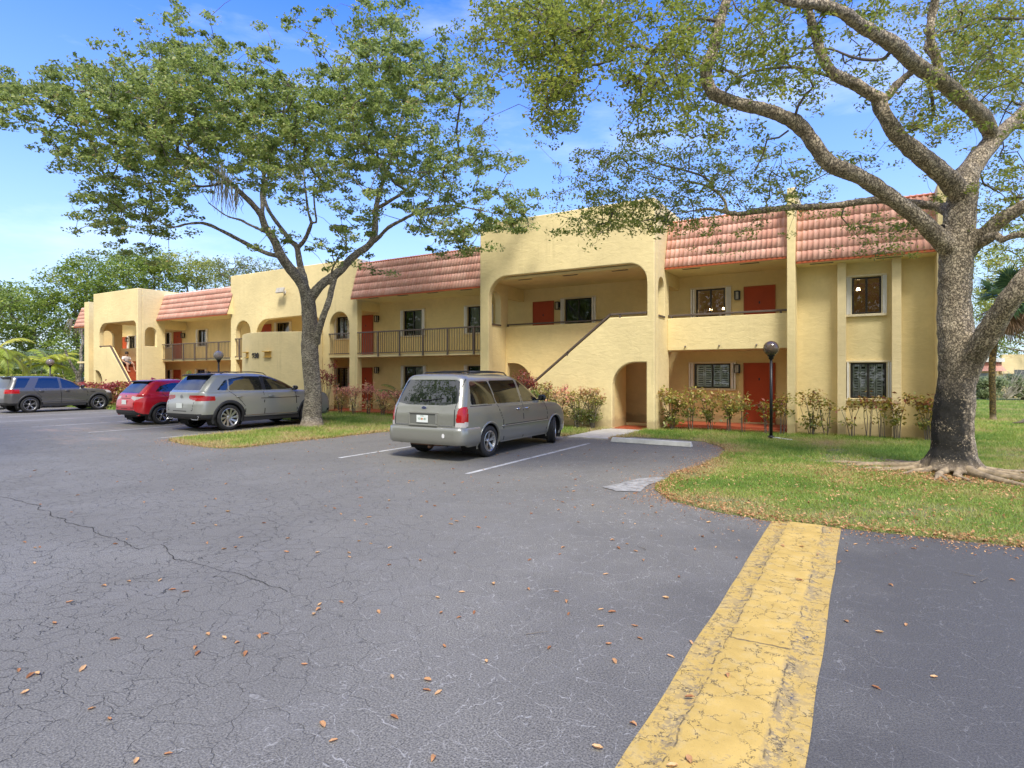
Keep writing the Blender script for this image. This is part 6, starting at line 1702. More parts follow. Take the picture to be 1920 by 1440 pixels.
p = P3(497, HY_, 27.4); palm('feather_palm', p[0], p[1], .8, 8, .95, 'second small palm just right of the one below the house number', M['palm_g'], .26, .012, 8, (.5,1.4), 1.7, .06)
p = P3(1006, HY_, 19.7); palm('feather_palm', p[0], p[1], .7, 9, .9, 'wispy palm behind the minivan at the foot of the sloping handrail', M['palm_g'], .26, .010, 9, (.5,1.4), 1.6, .05)
# fan palm on the right
fp = empty('fan_palm', (0,0,0), 0, 'dark fan palm with a brown skirt behind the big tree on the right edge', 'palm'); rg = np.random.default_rng(12)
sk = skeleton([[(1863,796,8.5,22.3),(1862,785,6.6,22.3),(1861,740,6.3,22.3),(1860,700,6.6,22.3),(1862,660,7,22.3),(1868,630,6.6,22.3),(1880,598,6,22.3)]])
mb = MB(); q = resample(sk[0], .12); mb.tube([p[:3] for p in q], [p[3]*(1+.05*(i % 2)) for i, p in enumerate(q)], 12)
mb.build('trunk', bark('brown_palm_bark', (.13,.085,.025), (.24,.16,.045), 5, .5, (1,1,1.5), (.03,.035,.012)), fp, smooth=True)
c0 = P3(1893, 565, 22.3); V = []; T = []; Vd = []; mb = MB()
for k in range(46):
    az = rg.random()*2*PI; el = -1.25+2.5*(k/45); L = .95+.4*rg.random(); dirn = np.array([math.cos(az)*math.cos(el), math.sin(az)*math.cos(el), math.sin(el)])
    hub = c0+dirn*L*.65; mb.tube([c0, c0+dirn*L*.35, hub], [.02,.016,.012], 4, caps=False)
    sd = np.cross(dirn, [0,0,1.]); sd /= np.linalg.norm(sd); up = np.cross(sd, dirn)
    for j in range(36):
        a = (j/35-.5)*PI*1.25; dd = dirn*math.cos(a)+sd*math.sin(a); ll = (.55+.35*rg.random())*(1-.25*abs(a)/2); tip = hub+dd*ll+np.array([0,0,-.18*ll]); w = np.cross(dd, up)*.026
        tgt = Vd if el < -.45 else V
        tgt += [hub, hub+dd*ll*.5+w, tip, hub+dd*ll*.5-w]
for VV, nm, mt in ((V,'fan_leaves',leaf_mat('dark_fan_leaves', [(0,(.02,.05,.02)),(.6,(.06,.12,.045)),(1,(.16,.22,.09))], .25)), (Vd,'dead_skirt',leaf_mat('dead_fan_leaves', [(0,(.10,.06,.04)),(1,(.34,.22,.13))], .2))):
    n = len(VV)//4; Cc = np.repeat(rg.random(n), 4); mesh_np(nm, np.array(VV), np.arange(4*n).reshape(n, 4), mt, fp, colors=np.stack([Cc,Cc,Cc,np.ones_like(Cc)],1))
mb.build('leaf_stalks', M['twig'], fp)
bg_tree('broadleaf_tree', foot(2040,40), [blob(1850,520,45,60,40,2.5), blob(1910,480,50,60,41,2.5), blob(1900,570,50,60,40,2.5), blob(1960,540,60,90,40,3)], 'bright yellow-green tree seen between the limbs at the right edge', M['leaf_bg2'], .17, 1.2, 14, .2, group=G_)
bg_tree('broadleaf_tree', foot(2120,47), [blob(1905,640,60,35,47,2.5), blob(1990,600,70,60,47,3), blob(1850,645,30,28,46,2), blob(1852,600,34,40,48,2.5), blob(1885,560,40,45,49,2.5)], 'bright green tree over the low building at the right edge', M['leaf_bg'], .18, 1.2, 15, .2, group=G_)
# trees across the lot behind the viewer (seen only in the car windows)
bg_tree('broadleaf_tree', (-20,-5), [(-19,-2,11.5,5,4,2.2),(-14,-4,12.8,4,3.5,2),(-24,-4,10.5,4,4,2)], 'wide tree across the lot, mirrored in the minivan rear window', M['leaf_bg'], .3, .9, 16, .3, per=12)
bg_tree('broadleaf_tree', (-42,-24), [(-42,-24,5,12,5,4),(-26,-30,5,10,5,4)], 'tree row end across the lot, mirrored in the rear windows of the left cars', M['leaf_bg'], .34, .7, 17, .3, per=12)
# ================================================================= grass, litter, shrubs, lamps, person, background
# ---- turf
def turf(poly, dens, h, rg, rad_fade=True):
    pts = np.array([(p.x, p.y) for p in poly]) if hasattr(poly[0], 'x') else np.array(poly)
    x0, y0 = pts.min(0); x1, y1 = pts.max(0); x0 = max(x0, -42); x1 = min(x1, 30); y1 = min(y1, 50); out = []
    n = int(dens*(x1-x0)*(y1-y0)); X = x0+(x1-x0)*rg.random(n); Y = y0+(y1-y0)*rg.random(n)
    m = inpoly(X, Y, pts); X = X[m]; Y = Y[m]
    d = -S_*X+C_*Y; lat = np.abs(C_*X+S_*Y)
    keep = (d > 3) & (lat < d*.95+1) & (rg.random(len(X)) < np.clip((9.5/np.maximum(d, 1))**1.9, .012, 1)); X = X[keep]; Y = Y[keep]; d = d[keep]
    # bare patches
    q = np.array([mnoise.noise(Vector((a*.9, b*.9, 5)))+.5*mnoise.noise(Vector((a*3, b*3, 9))) for a, b in zip(X, Y)])
    rt = np.full(len(X), 9.0); near = (X > -3.5) & (X < 5) & (Y > 8) & (Y < 16)
    for b in roots:
        for p in resample(b, .12): rt[near] = np.minimum(rt[near], np.hypot(X[near]-p[0], Y[near]-p[1])-p[3])
    k2 = (rg.random(len(X)) > np.clip((q-.18)*1.7, 0, .82)) & (rg.random(len(X)) < np.clip(rt/.28-.1, .0, 1)); return X[k2], Y[k2], d[k2], q[k2]
def grass_obj(name, polys, dens, label, z0):
    rg = np.random.default_rng(21)
    XX, YY, DD, QQ = [], [], [], []
    for p in polys:
        a = turf(p, dens, 0, rg)
        for l, v in zip((XX, YY, DD, QQ), a): l.append(v)
    X, Y, D, Q = map(np.concatenate, (XX, YY, DD, QQ)); n = len(X); print('grass blades', n)
    h = (.022+.038*rg.random(n))*np.clip(D/9, 1, 2.6); a = rg.random(n)*2*PI; lean = rg.normal(size=(n, 2))*.55*h[:, None]
    w = (.0028+.002*rg.random(n))*np.clip(D/7, 1, 7)
    base = np.stack([X, Y, np.full(n, z0)], 1); dx = np.stack([np.cos(a)*w, np.sin(a)*w, np.zeros(n)], 1)
    tip = base+np.stack([lean[:, 0], lean[:, 1], h], 1)
    V = np.stack([base-dx, base+dx, tip], 1).reshape(-1, 3)
    big = np.array([mnoise.noise(Vector((x*.55, y*.55, 2)))+.6*mnoise.noise(Vector((x*1.8, y*1.8, 4))) for x, y in zip(X, Y)])
    t = np.clip(.47+.5*big+.16*rg.normal(size=n)+np.clip(Q, 0, .5)*.5, 0, 1)
    # dry rim next to the paving
    rim = np.full(n, 9.0)
    for p in polys:
        P = np.array([(q.x, q.y) for q in p]) if hasattr(p[0], 'x') else np.array(p)
        P = P[(P[:, 0] > -45) & (P[:, 0] < 20)]
        for i in range(0, len(P), 2): rim = np.minimum(rim, np.hypot(X-P[i, 0], Y-P[i, 1]))
    t = np.clip(t+np.clip(.55-rim, 0, .55)*.7+(X < -8)*(Y < 15)*.20, 0, 1)
    c = np.repeat(t, 3); return mesh_np(name, V, np.arange(3*n).reshape(n, 3), M['grass'], colors=np.stack([c, c, c, np.ones_like(c)], 1))
M['grass'] = leaf_mat('grass_blades', [(0,(.09,.20,.025)),(.35,(.19,.32,.045)),(.6,(.34,.41,.08)),(.8,(.50,.45,.17)),(1,(.52,.38,.19))], .35, .6)
g = grass_obj('grass', [LP1, LP2], 3800, '', .004)
tag(g, 'short patchy lawn grass with dry straw-coloured spots', 'grass', kind='stuff')

# ---- fallen leaves: big ones one by one, the crumbs as one litter
M['dead'] = leaf_mat('dead_leaves', [(0,(.26,.10,.035)),(.5,(.46,.22,.09)),(1,(.66,.42,.20))], .2, .6)
rg = np.random.default_rng(31)
protos = []
for k in range(7):
    L = .052+.02*rg.random(); W = L*(.34+.16*rg.random()); nu, nv = 6, 4; vs = []
    curl = (rg.random()-.3)*1.8; bend = (rg.random()-.4)*1.5
    for i in range(nu+1):
        u = i/nu*2-1; hw = W*.5*math.cos(u*PI/2*.96)**.75+.001
        for j in range(nv+1):
            v = j/nv*2-1; vs.append((u*L*.5, v*hw, .004+abs(v)**1.5*hw*(.55+curl*.5)+bend*L*.18*u*u+.002*math.sin(u*7+v*3)))
    zmin = min(v[2] for v in vs); vs = [(a, b, c-zmin+.001) for a, b, c in vs]
    fs = [(i*(nv+1)+j, (i+1)*(nv+1)+j, (i+1)*(nv+1)+j+1, i*(nv+1)+j+1) for i in range(nu) for j in range(nv)]
    tint = np.clip(.2+.75*k/6+.1*rg.normal(size=len(vs)), 0, 1)
    o = mesh_np('fallen_leaf', vs, fs, M['dead'], smooth=True, colors=np.stack([tint]*3+[np.ones(len(vs))], 1)); protos.append(o)
spots = []
tries = 0
hand = [(57,1268),(35,1258),(102,1170),(195,1100),(172,1330),(155,1255),(47,1300),(70,1265),(130,1130),(215,1200),(280,1195),(205,1350),(315,1415),(255,1430),(390,1190),(420,1198),(460,1227),(605,1360),(735,1270),(800,1296),(822,1300),(912,1242),(812,1424),(600,1135),(498,1190),(420,1030),(540,1010),(655,1045),(695,1020),(730,1060),(640,1130),(1120,1405)]
for u, v in hand: spots.append(tuple(P3(u, v, H_*F_/(v-HY_))[:2]))
while len(spots) < 292:
    x = -13+19*rg.random(); y = 1.9+11.5*rg.random(); d = -S_*x+C_*y; lat = C_*x+S_*y
    if d < 2.4 or abs(lat) > d*.87: continue
    if inpoly(np.array([x]), np.array([y]), [(p.x, p.y) for p in LP1])[0] or inpoly(np.array([x]), np.array([y]), [(p.x, p.y) for p in LP2])[0]: continue
    w_ = .30+.7*math.exp(-((x+1.5)/4.5)**2) + (.9 if 5.5 < y < 9 and x > -5 else 0)
    if rg.random() > w_: continue
    spots.append((x, y))
for i, (x, y) in enumerate(spots):
    o = protos[i % 7] if i < 7 else protos[int(rg.integers(0, 7))].copy()
    if i >= 7: COL.objects.link(o)
    onk = abs(x+.585) < .37 and y < 7.66
    o.location = (x, y, .022 if onk else .003); o.rotation_euler = ((rg.random()-.5)*.35, (rg.random()-.5)*.35, rg.random()*2*PI)
    s = .62+.36*rg.random(); o.scale = (s, s, s)
    tag(o, 'small curled orange-brown dead leaf lying on the paving', 'fallen leaf', 'dead leaves scattered on the paving')
# litter
def litter():
    P = []; 
    for LP, n in ((LP1, 12000), (LP2, 7000)):
        pts = np.array([(p.x, p.y) for p in LP]); pts = pts[(pts[:, 0] > -30) & (pts[:, 0] < 9) & (pts[:, 1] < 15.6)]
        k = rg.integers(0, len(pts), n); o = rg.normal(size=(n, 2))*np.where(rg.random(n) < .4, .10, .30)[:, None]; q = pts[k]+o; P.append(q)
    n = 2600; q = np.stack([-3+8*rg.random(n), 7.9+3.2*rg.random(n)**1.3], 1); P.append(q)
    n = 5200; q = np.stack([1.0+rg.normal(size=n)*1.3, 12.1+rg.normal(size=n)*.75], 1); P.append(q)
    n = 3000; q = np.stack([-26+26*rg.random(n), 6.5+8*rg.random(n)], 1); P.append(q)
    n = 700; q = np.stack([-16+rg.normal(size=n)*1.0, 13.3+rg.normal(size=n)*.7], 1); P.append(q)
    P = np.concatenate(P); on = inpoly(P[:, 0], P[:, 1], [(p.x, p.y) for p in LP1]) | inpoly(P[:, 0], P[:, 1], [(p.x, p.y) for p in LP2])
    z = np.where(on, .012+.03*rg.random(len(P)), .008); C = np.stack([P[:, 0], P[:, 1], z], 1); n = len(C)
    V, Fc, Cc = leaves(C, np.where(on, .05, .026)*(.5+.7*rg.random(n)), np.clip(rg.random(n), 0, 1), 1.3, .5, 0, rg)
    return mesh_np('leaf_litter', V, Fc, M['dead'], colors=Cc)
tag(litter(), 'brown leaf crumbs gathered along the lawn edges and drifted over the lot', 'leaf litter', kind='stuff')
# twigs on the paving
for k, (u, v) in enumerate(((1205,1030),(1335,1000),(1815,1080),(455,1225),(1000,1190),(1845,760+330))):
    x, y, _ = P3(u, v, H_*F_/(v-HY_)); mb = MB(); a = rg.random()*PI
    pts = [(x+math.cos(a)*s_*.05+rg.normal()*.005, y+math.sin(a)*s_*.05+rg.normal()*.005, .010+.004*rg.random()) for s_ in range(-1, 3)]
    mb.tube(pts, [.003,.0028,.002,.0012], 5); o = mb.build('fallen_twig', M['twig']); tag(o, 'thin dry twig lying on the asphalt', 'twig', 'dry twigs on the asphalt')

# ---- shrubs
M['croton'] = leaf_mat('croton_leaves', [(0,(.05,.09,.02)),(.3,(.16,.20,.03)),(.55,(.42,.34,.06)),(.75,(.30,.07,.05)),(1,(.12,.03,.035))], .3)
M['croton_p'] = leaf_mat('pink_croton_leaves', [(0,(.16,.19,.04)),(.3,(.60,.50,.14)),(.55,(.78,.46,.28)),(.8,(.66,.24,.20)),(1,(.46,.08,.11))], .35)
M['croton_r'] = leaf_mat('dark_red_leaves', [(0,(.30,.20,.07)),(.4,(.26,.06,.04)),(1,(.30,.035,.05))], .3)
M['croton_g'] = leaf_mat('green_yellow_shrub_leaves', [(0,(.05,.09,.02)),(.4,(.18,.22,.04)),(.75,(.46,.42,.10)),(1,(.50,.22,.14))], .35)
def shrub(x, y, h, w, stems, per, leaf, mat, label, seed, group, lo=.35, z0=.05, topred=.0, spread=.5, nclump=3, cat='shrub', name='leggy_shrub'):
    rg = np.random.default_rng(seed); t = empty(name, (x, y, z0), 0, label, cat, group); mb = MB(); C = []; R_ = []
    for s in range(stems):
        a = 2*PI*s/stems+rg.random(); rr = w*.5*(.3+.7*rg.random()); hh = h*(.62+.38*rg.random())
        top = np.array([math.cos(a)*rr, math.sin(a)*rr*.6, hh]); b0 = np.array([math.cos(a)*.06, math.sin(a)*.05, 0])
        m1 = b0*.5+top*np.array([.3, .3, .5])+rg.normal(size=3)*.03
        mb.tube([b0, m1, top], [.012, .009, .005], 5); C.append(top)
        for c in range(nclump):
            u = lo+(1-lo)*rg.random(); q = m1*(1-u)+top*u if u > .5 else b0*(1-u*2)+m1*u*2
            e = q+np.array([rg.normal()*w*.16, rg.normal()*w*.10, .06+.1*rg.random()])*spread*2
            e[2] = max(e[2], .06); mb.tube([q, (q+e)/2+[0,0,.01], e], [.006,.005,.003], 4, caps=False); C.append(e)
    mb.build('stems', M['twig'], t)
    C = np.array(C); n = len(C)*per; off = rg.normal(size=(n, 3))*np.array([.075,.075,.05])*(leaf/.1)
    ct = np.repeat(C, per, 0)+off; ti = np.clip(.5*np.repeat(rg.random(len(C)), per)+.4*rg.random(n)+topred*np.clip((ct[:, 2]-h*.6)/h*2, -.4, .6), 0, 1)
    ct[:, 2] = np.maximum(ct[:, 2], .02)
    V, Fc, Cc = leaves(ct, leaf*(.6+.6*rg.random(n)), ti, .4, .5, .5, rg); mesh_np('leaves', V, Fc, mat, t, colors=Cc); return t
# foundation shrubs before the solid balcony and the end flat
SH = [(-5.15,18.35,1.15,.8,7,11,'bushy low shrub at the foot of the stair tower corner, right of the arched doorway','croton_g',.05,7),
      (-4.62,18.55,1.18,.6,5,9,'upright shrub under the left end of the white louvred window','croton_g',.35,4),
      (-4.05,18.6,1.15,.65,5,10,'shrub under the middle of the white louvred window','croton_g',.3,4),
      (-3.50,18.6,1.12,.6,5,9,'shrub just left of the ground-floor red door','croton_g',.3,4),
      (-3.08,18.5,1.05,.4,3,7,'thin shrub in front of the left half of the ground-floor red door','croton_g',.3,3),
      (-2.42,18.4,1.12,.55,4,7,'thin shrub right behind the black globe lamp post','croton',.3,3),
      (-2.02,18.45,1.08,.5,4,7,'shrub at the foot of the tall wall fin','croton',.3,3),
      (-1.28,18.75,1.22,.85,7,6,'leggy maroon shrub between the wall fin and the first pilaster','croton',.0,3),
      (-.92,18.8,1.25,.6,4,4,'bare-stemmed shrub just left of the first pilaster','croton',.2,2),
      (-.28,18.8,1.0,.55,4,4,'sparse shrub at the left foot of the pilaster pair','croton',.25,2),
      (.10,18.85,1.1,.5,4,5,'sparse tall shrub under the ground-floor end window','croton',.3,2),
      (.42,18.85,1.05,.5,4,5,'thin shrub under the right side of the end window','croton',.3,2),
      (.75,18.8,1.12,.5,5,7,'maroon-leaved shrub in front of the second pilaster','croton',.2,3),
      (1.42,18.6,1.2,.6,6,8,'dark maroon shrub beside the big mossy trunk','croton',.2,4)]
for k, (x, y, h, w_, st, per, lab, mt, lo, nc) in enumerate(SH):
    shrub(x, y, h, w_, st, int(per*1.5), .12, M[mt], lab, 100+k, 'shrubs along the foot of the wall', lo, topred=.55 if mt == 'croton_g' else .3, nclump=nc+1)
# shrubs between minivan and arched doorway
for k, (x, y, h, w_, lab, mt) in enumerate(((-9.75,17.3,1.75,.8,'tall red-topped croton showing over the minivan bonnet','croton_r'),(-9.15,17.35,1.5,.9,'maroon croton right of the minivan mirror','croton'),
      (-8.55,17.3,1.35,1.0,'yellow and pink croton midway between minivan and arched doorway','croton_p'),(-7.95,17.35,1.25,1.0,'pink-tipped bushy shrub, third from the arched doorway side','croton_g'),(-7.45,17.45,1.2,.9,'pink-tipped bushy shrub nearest the arched doorway','croton_g'))):
    shrub(x, y, h, w_, 14, 10, .085, M[mt], lab, 140+k, 'croton bed by the stair tower', .12, topred=.8 if mt == 'croton_g' else .3, nclump=7, name='croton_bush')
# shrub bed in front of the middle range
names = ['at the island tree end of the middle bed','before the arcade pillar of the middle bed','just left of the middle range red door','in front of the middle range red door','just right of the middle range red door','right of the middle of the bed','left of the feathery palm','under the feathery palm','beside the minivan tail']
xs_ = np.linspace(-20.6, -13.9, 9)
for k, x in enumerate(xs_):
    y = 18.3-.0*k; tall = k == 0
    shrub(x, y, (2.2 if tall else .95+.35*rg.random()), .85, 9, 9, .115, M['croton_r' if tall else 'croton_p'], 'pink and yellow croton bush '+names[k] if not tall else 'tall magenta-topped cordyline '+names[k], 160+k, 'croton bed before the middle range', .15 if not tall else .6, topred=.45, nclump=4, name='croton_bush')
# red hedge before the farthest tower: single bushes side by side
rn = ['beside the dark grey car bonnet','second from the dark grey car','third from the dark grey car','below the quarter-arch niche','below the middle of the outer stair wall','below the lower end of the outer stair wall','at the foot of the red steps','last in the row, next to the red car']
for k in range(8):
    x = -40.2+k*.98
    shrub(x, 16.7, 1.15, 1.25, 13, 11, .15, M['croton_r' if k % 3 else 'croton'], 'dark red hedge bush '+rn[k], 180+k, 'dark red hedge before the farthest tower', .1, topred=.6, nclump=7, name='hedge_bush')
for k, x in enumerate((-31.5,-30.2,-26.5,-25.4,-24.2)):
    shrub(x, 17.4, .9, 1.2, 10, 10, .13, M['croton_g'], ('low green shrub before the second range, left one','low green shrub before the second range, right one','low shrub left below the house number','low shrub right below the house number','low shrub at the foot of the bowed wall by the island tree')[k], 200+k, 'low shrubs before the left ranges', .1, nclump=6, name='low_bush')
# clipped yellow-green hedge in the far left
hd = empty('clipped_hedge', (0,0,0), 0, 'long clipped yellow-green hedge beyond the parked dark grey car', 'hedge'); rg = np.random.default_rng(77)
a_, b_ = P3(-120, HY_, 41), P3(112, HY_, 44); n = 16000; u = rg.random(n); c = a_[None]*(1-u[:, None])+b_[None]*u[:, None]
face = rg.random(n); yy = np.where(face < .6, -.6+.06*rg.normal(size=n), (rg.random(n)-.5)*1.2); zz = np.where(face < .6, rg.random(n)*1.68, 1.68+.05*rg.normal(size=n))
c = c+np.stack([np.zeros(n), yy, zz-H_], 1); c[:, 2] = np.maximum(zz, .02)
V, Fc, Cc = leaves(c, .11*(.6+.6*rg.random(n)), rg.random(n), .5, .6, 0, rg); mesh_np('leaves', V, Fc, M['leaf_bg2'], hd, colors=Cc)
mb = MB(); dv = (b_-a_); dv[2] = 0; dv /= np.linalg.norm(dv); nv_ = np.array([-dv[1], dv[0], 0])
q = [a_+nv_*.5, b_+nv_*.5, b_-nv_*.5, a_-nv_*.5]; mb.add([(p[0], p[1], 0) for p in q]+[(p[0], p[1], 1.6) for p in q], [(4,5,6,7),(0,1,5,4),(1,2,6,5),(2,3,7,6),(3,0,4,7)]); mb.build('hedge_core', simple('hedge_wood', (.05,.07,.02), .9), hd)
# far thicket so that nothing bare shows between the trunks
def thicket(name, pts, h, label, mat, leaf, n, seed):
    rg = np.random.default_rng(seed); t = []; P = np.array([P3(u, HY_, d) for u, d in pts]); seg = rg.integers(0, len(P)-1, n); u = rg.random(n)
    c = P[seg]*(1-u[:, None])+P[seg+1]*u[:, None]; top = h*(.75+.35*np.array([mnoise.noise(Vector((a*.35, b*.35, 3))) for a, b in c[:, :2]])); c[:, 2] = rg.random(n)**.8*top; c[:, 1] += rg.normal(size=n)*.8
    V, Fc, Cc = leaves(c, leaf*(.6+.6*rg.random(n)), rg.random(n), .4, .6, 0, rg); o = mesh_np(name, V, Fc, mat, colors=Cc); tag(o, label, 'thicket', kind='stuff'); return o
thicket('far_thicket', ((-260,60),(-60,62),(120,64),(330,70),(560,75)), 5.5, 'dark undergrowth far behind the parked cars and trees on the left', M['leaf_bg'], .45, 26000, 5)
thicket('far_thicket', ((1770,62),(1900,58),(2100,55),(2300,50)), 5.0, 'green undergrowth in the distance behind the low building on the right', M['leaf_bg'], .4, 14000, 6)

# ---- globe lamps
def globe_glass(name, col, rough=.08):
    t = NT(name); g_ = t.n('ShaderNodeBsdfTransparent', {'Color': col+(1,)}); gl = t.n('ShaderNodeBsdfGlossy', {'Color': (.85,.8,.75,1), 'Roughness': rough}); t.base(col).set(Roughness=.15)
    fr = t.n('ShaderNodeFresnel', {'IOR': 1.7}); m1 = t.n('ShaderNodeMixShader', {0: .62, 1: t.b.outputs[0], 2: g_.outputs[0]}); m2 = t.n('ShaderNodeMixShader', {0: fr, 1: m1.outputs[0], 2: gl.outputs[0]})
    t.t.links.new(m2.outputs[0], t.out.inputs[0]); return t.m
def lamp(x, y, hz, r, gm, label, lit=False):
    t = empty('globe_lamp', (x, y, .04), 0, label, 'lamp post', 'globe lamps on poles'); hz -= .04
    mb = MB(); mb.tube([(0,0,-.05),(0,0,hz-r-.10)], [.042,.038], 12); mb.lathe([(.0,.0),(.085,.0),(.085,.05),(.05,.07)], (0,0,0), 16); part(mb, 'pole', M['black'], 0, t, smooth=True)
    mb = MB(); mb.lathe([(.04,-.10),(.065,-.08),(.065,-.02),(.10,.0),(.10,.02)], (0,0,hz-r), 18); part(mb, 'collar', M['black'], 0, t, smooth=True)
    mb = MB(); mb.lathe([(r*math.sin(PI*k/20), -r*math.cos(PI*k/20)) for k in range(1, 21)], (0,0,hz), 28); part(mb, 'globe', gm, 0, t, smooth=True)
    mb = MB(); mb.lathe([(0,-.10),(.035,-.09),(.045,-.02),(.03,.05),(0,.06)], (0,0,hz-.03), 12); part(mb, 'bulb', simple('unlit_bulb', (.75,.68,.5), .4), 0, t, smooth=True)
    return t
lamp(-2.16, 17.28, 2.47, .205, globe_glass('smoked_globe', (.26,.19,.14)), 'black lamp post with a smoky brown globe on the lawn before the red door')
x, y, _ = P3(410, HY_, 26.2); lamp(x, y, 2.62, .21, globe_glass('clear_globe', (.62,.58,.54)), 'lamp post with a clear globe rising behind the silver-grey crossover roof')
x, y, _ = P3(94, HY_, 37.5); lamp(x, y, 2.55, .22, globe_glass('old_globe', (.45,.38,.36)), 'distant globe lamp post above the roof of the dark grey car')
mb = MB(); mb.tube([(-2.10,17.2,.06),(-2.0,17.12,.07),(-1.85,17.1,.055),(-1.72,17.02,.05),(-1.62,17.03,.045)], [.016]*5, 7); o = mb.build('white_pipe', simple('white_conduit', (.6,.6,.58), .5), smooth=True); tag(o, 'short white pipe lying at the foot of the black globe lamp post', 'pipe')

# ---- low building on the right, far off
fb = empty('far_building', (0,0,0), 0, 'low yellow building with a pale roof edge and grey window far off on the right', 'building')
c = P3(1900, HY_, 46); ang = R(-6)
fb.location = (c[0], c[1], 0); fb.rotation_euler = (0,0,R(25))
mb = MB(); mb.box(-3.2,8,0,8,0,2.9); part(mb, 'wall', M['stucco'], 0, fb)
mb = MB(); mb.box(-1.0,8.1,-.25,-.004,1.85,3.35); part(mb, 'parapet', M['trim'], 0, fb)
mb = MB(); mb.add([(-3.6,-.9,2.05),(-1.05,-.9,2.05),(-1.05,-.02,2.75),(-3.6,-.02,2.75)],[(0,1,2,3)]); part(mb, 'roof', M['tile'], 0, fb)
mb = MB(); mb.box(-3.7,-1.02,-.6,.4,2.76,3.05); part(mb, 'fascia', M['white'], 0, fb)
mb = MB(); mb.box(-.1,3.4,-.27,-.252,1.1,2.15); part(mb, 'window', simple('grey_far_glass', (.10,.11,.11), .2), 0, fb)
mb = MB(); mb.box(-2.6,-1.7,-.03,-.003,1.0,1.9); part(mb, 'window', simple('blue_grey_far_glass', (.25,.30,.34), .2), 0, fb)
rg = np.random.default_rng(88)
for k, (u, v, d, h, w_, mt, lab) in enumerate(((1845,0,41,1.6,2.2,'silv','silvery bush left of the distant fan palm trunk'),(1888,0,41,2.2,2.0,'bare','pale bare-branched shrub in front of the far low building'),(1918,0,41,1.7,2.4,'silv','grey-green bush at the right edge before the far low building'),(1975,0,41,1.6,2.4,'silv','grey-green bush outside the right edge'))):
    p = P3(u, HY_, d)
    if mt == 'bare':
        t = empty('bare_shrub', (p[0], p[1], 0), 0, lab, 'shrub'); mb = MB()
        for q_ in range(46):
            a = rg.random()*2*PI; b = .35+1.1*rg.random(); L = h*(.6+.5*rg.random()); e = np.array([math.cos(a)*math.cos(b), math.sin(a)*math.cos(b), math.sin(b)])*L
            mb.tube([(0,0,.1), e*.5+rg.normal(size=3)*.08, e], [.03,.018,.008], 4, caps=False)
            for _ in range(4):
                f = e*(.5+.4*rg.random()); mb.tube([f, f+rg.normal(size=3)*.28+np.array([0,0,.12])], [.012,.006], 3, caps=False)
        mb.build('branches', simple('pale_twigs', (.50,.46,.38), .9), t)
    else: shrub(p[0], p[1], h, w_, 24, 16, .2, leaf_mat('grey_green_leaves', [(0,(.13,.18,.08)),(1,(.40,.46,.25))]), lab, 210+k, 'bushes before the far low building', .1, 0, nclump=8, name='distant_bush')
mb = MB(); x, y, _ = P3(1916, 798, H_*F_/(798-HY_)); mb.tube([(x-.25,y,.06),(x,y,.12),(x+.2,y+.1,.35)], [.04,.05,.03], 7); mb.tube([(x,y,.12),(x+.3,y,.06)], [.04,.02], 6); o = mb.build('dead_branch', M['twig'], smooth=True); tag(o, 'dark piece of broken branch on the lawn at the right edge', 'branch')

# ---- person sitting on the red steps
pe = empty('person', (-38.62, 18.62, 0), R(12), 'person in a white shirt and dark shorts sitting on the red steps', 'person')
skin = simple('skin', (.42,.24,.16), .6); shirt = simple('white_shirt', (.72,.68,.68), .85, var=.06, vs=8); shorts = simple('dark_shorts', (.07,.07,.08), .85); hair = simple('dark_hair', (.02,.015,.012), .7)
def skinned(name, V, E, Rr, mat, parent, sub=2):
    me = bpy.data.meshes.new(name); me.from_pydata(V, E, []); me.materials.append(mat)
    o = bpy.data.objects.new(name, me); COL.objects.link(o); o.parent = parent
    bm = bmesh.new(); bm.from_mesh(me); ly = bm.verts.layers.skin.verify(); bm.verts.ensure_lookup_table()
    for i, r in enumerate(Rr): bm.verts[i][ly].radius = (r, r); bm.verts[i][ly].use_root = (i == 0)
    bm.to_mesh(me); bm.free()
    m = o.modifiers.new('skin', 'SKIN'); m.use_smooth_shade = True
    s = o.modifiers.new('sub', 'SUBSURF'); s.levels = sub; s.render_levels = sub
    return o
zs = 2.36   # seat height (a tread)
# local: -x is up the steps' outer side; the person faces +x/-y (down the flight)
V = [(0,0,zs+.10),(.02,0,zs+.27),(.06,0,zs+.42),(.08,0,zs+.50),(.11,0,zs+.57),(.13,0,zs+.64),(.13,0,zs+.73),
     (.06,-.19,zs+.46),(.16,-.27,zs+.22),(.36,-.20,zs+.12),(.44,-.16,zs+.10),
     (.06,.19,zs+.46),(.16,.27,zs+.22),(.36,.20,zs+.12),(.44,.16,zs+.10),
     (.02,-.10,zs+.08),(.42,-.20,zs+.10),(.50,-.22,zs-.34),(.62,-.23,zs-.38),
     (.02,.10,zs+.08),(.42,.20,zs+.10),(.50,.22,zs-.34),(.62,.23,zs-.38)]
E_ = [(0,1),(1,2),(2,3),(3,4),(4,5),(5,6),(2,7),(7,8),(8,9),(9,10),(2,11),(11,12),(12,13),(13,14),(0,15),(15,16),(16,17),(17,18),(0,19),(19,20),(20,21),(21,22)]
Rr = [.13,.13,.135,.08,.052,.085,.07,.06,.043,.032,.03,.06,.043,.032,.03,.09,.062,.042,.035,.09,.062,.042,.035]
skinned('body', V, E_, Rr, skin, pe)
